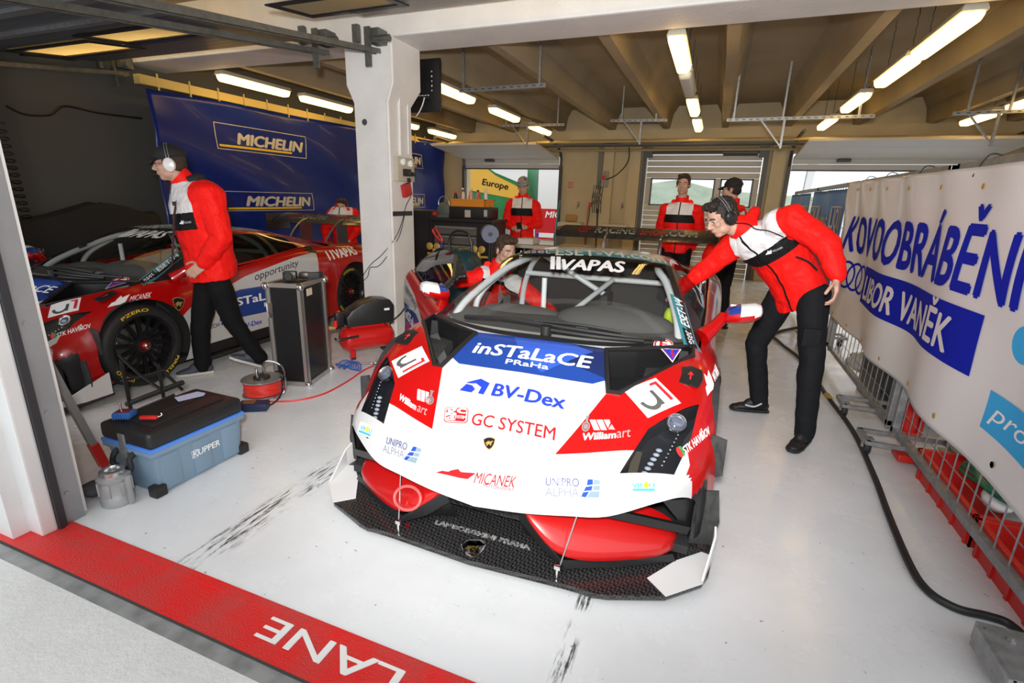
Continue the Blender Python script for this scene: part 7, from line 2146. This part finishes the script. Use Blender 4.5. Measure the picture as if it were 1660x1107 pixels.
for k in range(8):
    bottle('spray_can', labs[k], (-3.56 + .062 * k, 6.76 + .10 * (k % 2), 1.387), .20 + .05 * ((k * 5) % 3) / 2, .028, mat('can_%d' % k, cols[k], .4), mat('cap_%d' % (k % 3), ((.7, .05, .04), (.75, .7, .6), (.03, .03, .03))[k % 3], .4), 'can', .5, 'cans and bottles in the orange crate')
r = thing('angle_grinder', 'grey-green round machine with red knob on the cabinet, left of the case', 'machine', (-3.72, 6.72, 1.211))
mb = MB(); mb.lathe([(.08, -.05), (.11, -.03), (.11, .03), (.08, .05)], T(0, 0, .11) @ Matrix.Rotation(math.pi / 2, 4, 'X'), 24); mb.box((0, 0, .02), (.2, .14, .04), bevel=.01); mb.build('machine_body', mat('machine_green', (.10, .13, .11), .5), r)
mb = MB(); mb.tube([(-.09, 0, .10), (-.10, .0, .24), (-.02, .0, .30), (.06, 0, .24), (.08, 0, .14)], .008, n=6); mb.build('hoop', STEEL, r); mb = MB(); mb.box((-.12, -.08, .05), (.06, .04, .05), bevel=.01); mb.build('red_switch', CRED, r)
r = thing('paper_roll', 'big roll of blue paper towel beside the tool cabinet', 'paper roll', (-2.83, 6.35, 1.04), 0)
mb = MB(); mb.lathe([(.03, -.14), (.115, -.14), (.115, .14), (.03, .14), (.03, -.14)], Matrix.Rotation(.5, 4, 'Z') @ Matrix.Rotation(math.pi / 2, 4, 'X'), 32, caps=False); mb.build('paper', mat('paper_blue', (.25, .28, .42), .8), r)
mb = MB(); mb.lathe([(.022, -.141), (.03, -.141), (.03, .141), (.022, .141)], Matrix.Rotation(.5, 4, 'Z') @ Matrix.Rotation(math.pi / 2, 4, 'X'), 20); mb.cyl((0, 0, -1.04), (0, 0, -.10), .02); mb.build('stand_pole', BC, r)
def gauge_set(label, u, v, y, yb):
    c = at_y(u, v, y); r = thing('gas_regulator', label, 'gas cylinder', (c.x, c.y, 0), 0, 'gas cylinders with brass regulators')
    mb = MB(); mb.lathe([(.10, 0), (.11, .02), (.11, c.z - .42), (.08, c.z - .30), (.035, c.z - .24), (.03, c.z - .16)], n=24); mb.build('cylinder', mat('cylinder_dark', (.03, .035, .04), .4), r)
    mb = MB(); mb.cyl((0, 0, c.z - .18), (0, 0, c.z - .03), .028); mb.cyl((-.10, 0, c.z - .10), (.13, 0, c.z - .10), .016); mb.cyl((0, -.06, c.z - .12), (0, .02, c.z - .12), .03); mb.cyl((-.08, -.02, c.z - .2), (-.04, -.02, c.z - .08), .014); mb.build('regulator', LGOLD, r)
    for s in (-.055, .055):
        mb = MB(); mb.lathe([(.045, -.02), (.048, 0), (.042, .004)], T(s, -.03, c.z) @ Matrix.Rotation(math.pi / 2, 4, 'X'), 20); g = mb.build('dial_case', LGOLD, r)
        mb = MB(); mb.lathe([(0, .002), (.040, .002)], T(s, -.03, c.z + .0) @ Matrix.Rotation(math.pi / 2, 4, 'X'), 20, caps=False); mb.build('dial_face', mat('dial_cream', (.60, .56, .40), .4), g)
gauge_set('gas cylinder with two brass gauges left of the crouching mechanic, by the column', 704, 399, 5.9, 6); gauge_set('gas cylinder with brass gauges close behind the crouching mechanic', 776, 404, 6.0, 6)
r = thing('bolt_cutter', 'long bolt cutter with red handle and blue shaft before the cabinet', 'bolt cutter', at_y(716, 425, 5.75))
a = at_y(716, 425, 5.75); b = at_y(716, 392, 5.75) - a; c = at_y(704, 374, 5.75) - a
mb = MB(); mb.cyl((0, 0, -a.z + .0), (0, 0, 0), .015); mb.cyl((0, 0, 0), b, .016); mb.build('shaft', mat('shaft_blue', (.02, .05, .28), .4), r); mb = MB(); mb.tube([b, b.lerp(c, .3) + Vector((.03, 0, 0)), c + Vector((.02, 0, .02)), c + Vector((-.02, 0, 0)), b.lerp(c, .4) - Vector((.03, 0, 0)), b], .014, n=6); mb.build('grip', CRED, r)
r = thing('shop_vacuum', 'dark petrol-blue domed vacuum with a hoop handle behind the open door', 'vacuum', (-2.70, 5.25, 0))
mb = MB(); mb.lathe([(.22, 0), (.24, .05), (.24, .45), (.25, .60), (.26, .66), (.24, .78), (.18, .88), (.08, .94), (0, .95)], n=32); mb.build('vacuum_body', mat('vacuum_petrol', (.012, .05, .065), .35), r)
mb = MB(); mb.tube([(-.14, 0, .84), (-.15, .0, 1.02), (-.08, 0, 1.12), (.06, 0, 1.12), (.13, 0, 1.02), (.14, 0, .84)], .014, n=8); mb.build('hoop_handle', BLK, r)
r = thing('side_table', 'low table with white paper boxes near the man in the knitted hat', 'table', (-2.0, 6.35, 0))
mb = MB(); mb.span((-.45, -.25, .90), (.50, .30, .94)); mb.build('table_top', mat('table_pale', (.42, .38, .30), .6), r, smooth=False)
for x in (-.42, .46):
    for y in (-.22, .27): mb = MB(); mb.cyl((x, y, 0), (x, y, .9), .018, n=8); mb.build('leg', DSTEEL, r)
for k, (x, y, w, h, lb) in enumerate(((-2.25, 6.30, .22, .06, 'white box on the low table by the man in the knitted hat'), (-1.98, 6.38, .20, .04, 'flat pale box on the low table nearer the car wing'))):
    mb = MB(); mb.box((x, y, .942 + h / 2), (w, .26, h), bevel=.004); mb.box((x, y, .942 + h + .006), (w * .9, .24, .01)); tag(mb.build('paper_box', mat('box_paper', (.62, .58, .55), .7), smooth=False), lb, 'box')

# ------------------------------------------------------------------ back wall
r = thing('wall_socket', 'grey socket panel with hanging plugs and leads on the cream back wall', 'socket panel', (-2.48, 11.5, 1.55))
mb = MB(); mb.box((.12, -.02, .42), (.16, .1, .34), bevel=.01); mb.build('panel_case', mat('panel_grey', (.30, .28, .22), .5), r); mb = MB(); mb.span((-.06, -.04, .22), (.06, .04, 1.15)); mb.build('conduit', mat('conduit_grey', (.20, .19, .16), .6), r, smooth=False)
mb = MB()
for k in range(6): mb.box((-.08 + .05 * (k % 3), -.07, .08 - .14 * (k // 3)), (.06, .07, .10), rot=Matrix.Rotation(.3 * k, 4, 'Y'), bevel=.012)
mb.build('plug', mat('plug_grey', (.16, .15, .13), .5), r)
mb = MB(); mb.box((.10, -.10, .45), (.06, .06, .08), bevel=.01); mb.box((-.16, -.08, -.12), (.06, .06, .09), bevel=.01); mb.build('red_plug', CRED, r)
mb = MB()
for k in range(5): mb.tube([(-.1 + .05 * k, -.06, .3), (-.12 + .05 * k, -.09, .0), (-.10 + .045 * k, -.07, -.3)], .008, n=5)
mb.tube([(.0, -.06, -.2), (.02, -.06, -.7), (.02, -.05, -1.5)], .010, n=5); mb.tube([(-.16, -.08, -.16), (-.19, -.12, -.7), (-.20, -.15, -1.4)], .010, n=5); mb.build('leads', BLK, r)
mb = MB(); mb.tube([(-.20, -.08, -.16), (-.21, -.13, -.7), (-.23, -.16, -1.4)], .009, n=5); mb.build('red_lead', CRED, r)
mb = MB(); mb.tube([at_y(1020, 237, 11.3), at_y(1018, 262, 11.3), at_y(1000, 283, 11.35), at_y(980, 292, 11.45), at_y(972, 296, 11.45)], .012, n=6); tag(mb.build('hanging_cable', BLK), 'black cable swinging from the ceiling to the socket panel', 'cable')
r = thing('wall_notice', 'sheet of paper with red lines on the cream back wall', 'notice', (-3.17, 11.595, 1.83))
mb = MB(); mb.box((0, 0, 0), (.16, .004, .20)); mb.build('sheet', mat('notice_paper', (.62, .52, .42), .8), r, smooth=False); mb = MB()
for k in range(5): mb.box((0, -.0025, .07 - .03 * k), (.13, .002, .012))
mb.build('printed_lines', LRED, r, smooth=False)
def sink(label, x, faucet=1):
    r = thing('wash_basin', label, 'basin', (x, 11.22, .0)); mb = MB(); mb.box((0, 0, .96), (.55, .42, .16), bevel=.05, seg=3, taper=None); mb.build('basin', mat('basin_cream', (.62, .58, .46), .3), r)
    mb = MB(); mb.tube([(faucet * .1, .25, 1.38), (faucet * .1, .05, 1.38), (faucet * .1, .03, 1.33)], .012, n=6); mb.sph((faucet * .1, .16, 1.44), (.03, .03, .05), 8); mb.build('tap', STEEL, r)
sink('cream wash basin on the back wall left of the socket panel', -3.0); sink('cream wash basin on the back wall beside the closed door', -2.02)
r = thing('broom', 'turquoise-handled broom leaning in the corner by the left back door', 'broom', (-3.44, 11.15, 0))
mb = MB(); mb.cyl((0, 0, .1), (.10, .25, 1.5), .016, n=8); mb.build('handle', mat('turquoise', (.05, .42, .40), .5), r); mb = MB(); mb.box((0, 0, .06), (.10, .30, .12), bevel=.02); mb.build('bristles', BLK, r)
mb = MB(); mb.box((-3.0, 11.22, 1.125), (.26, .12, .16), bevel=.05, seg=3); tag(mb.build('sponge', mat('sponge_tan', (.45, .28, .10), .9)), 'tan sponge lying on the left wash basin', 'sponge')
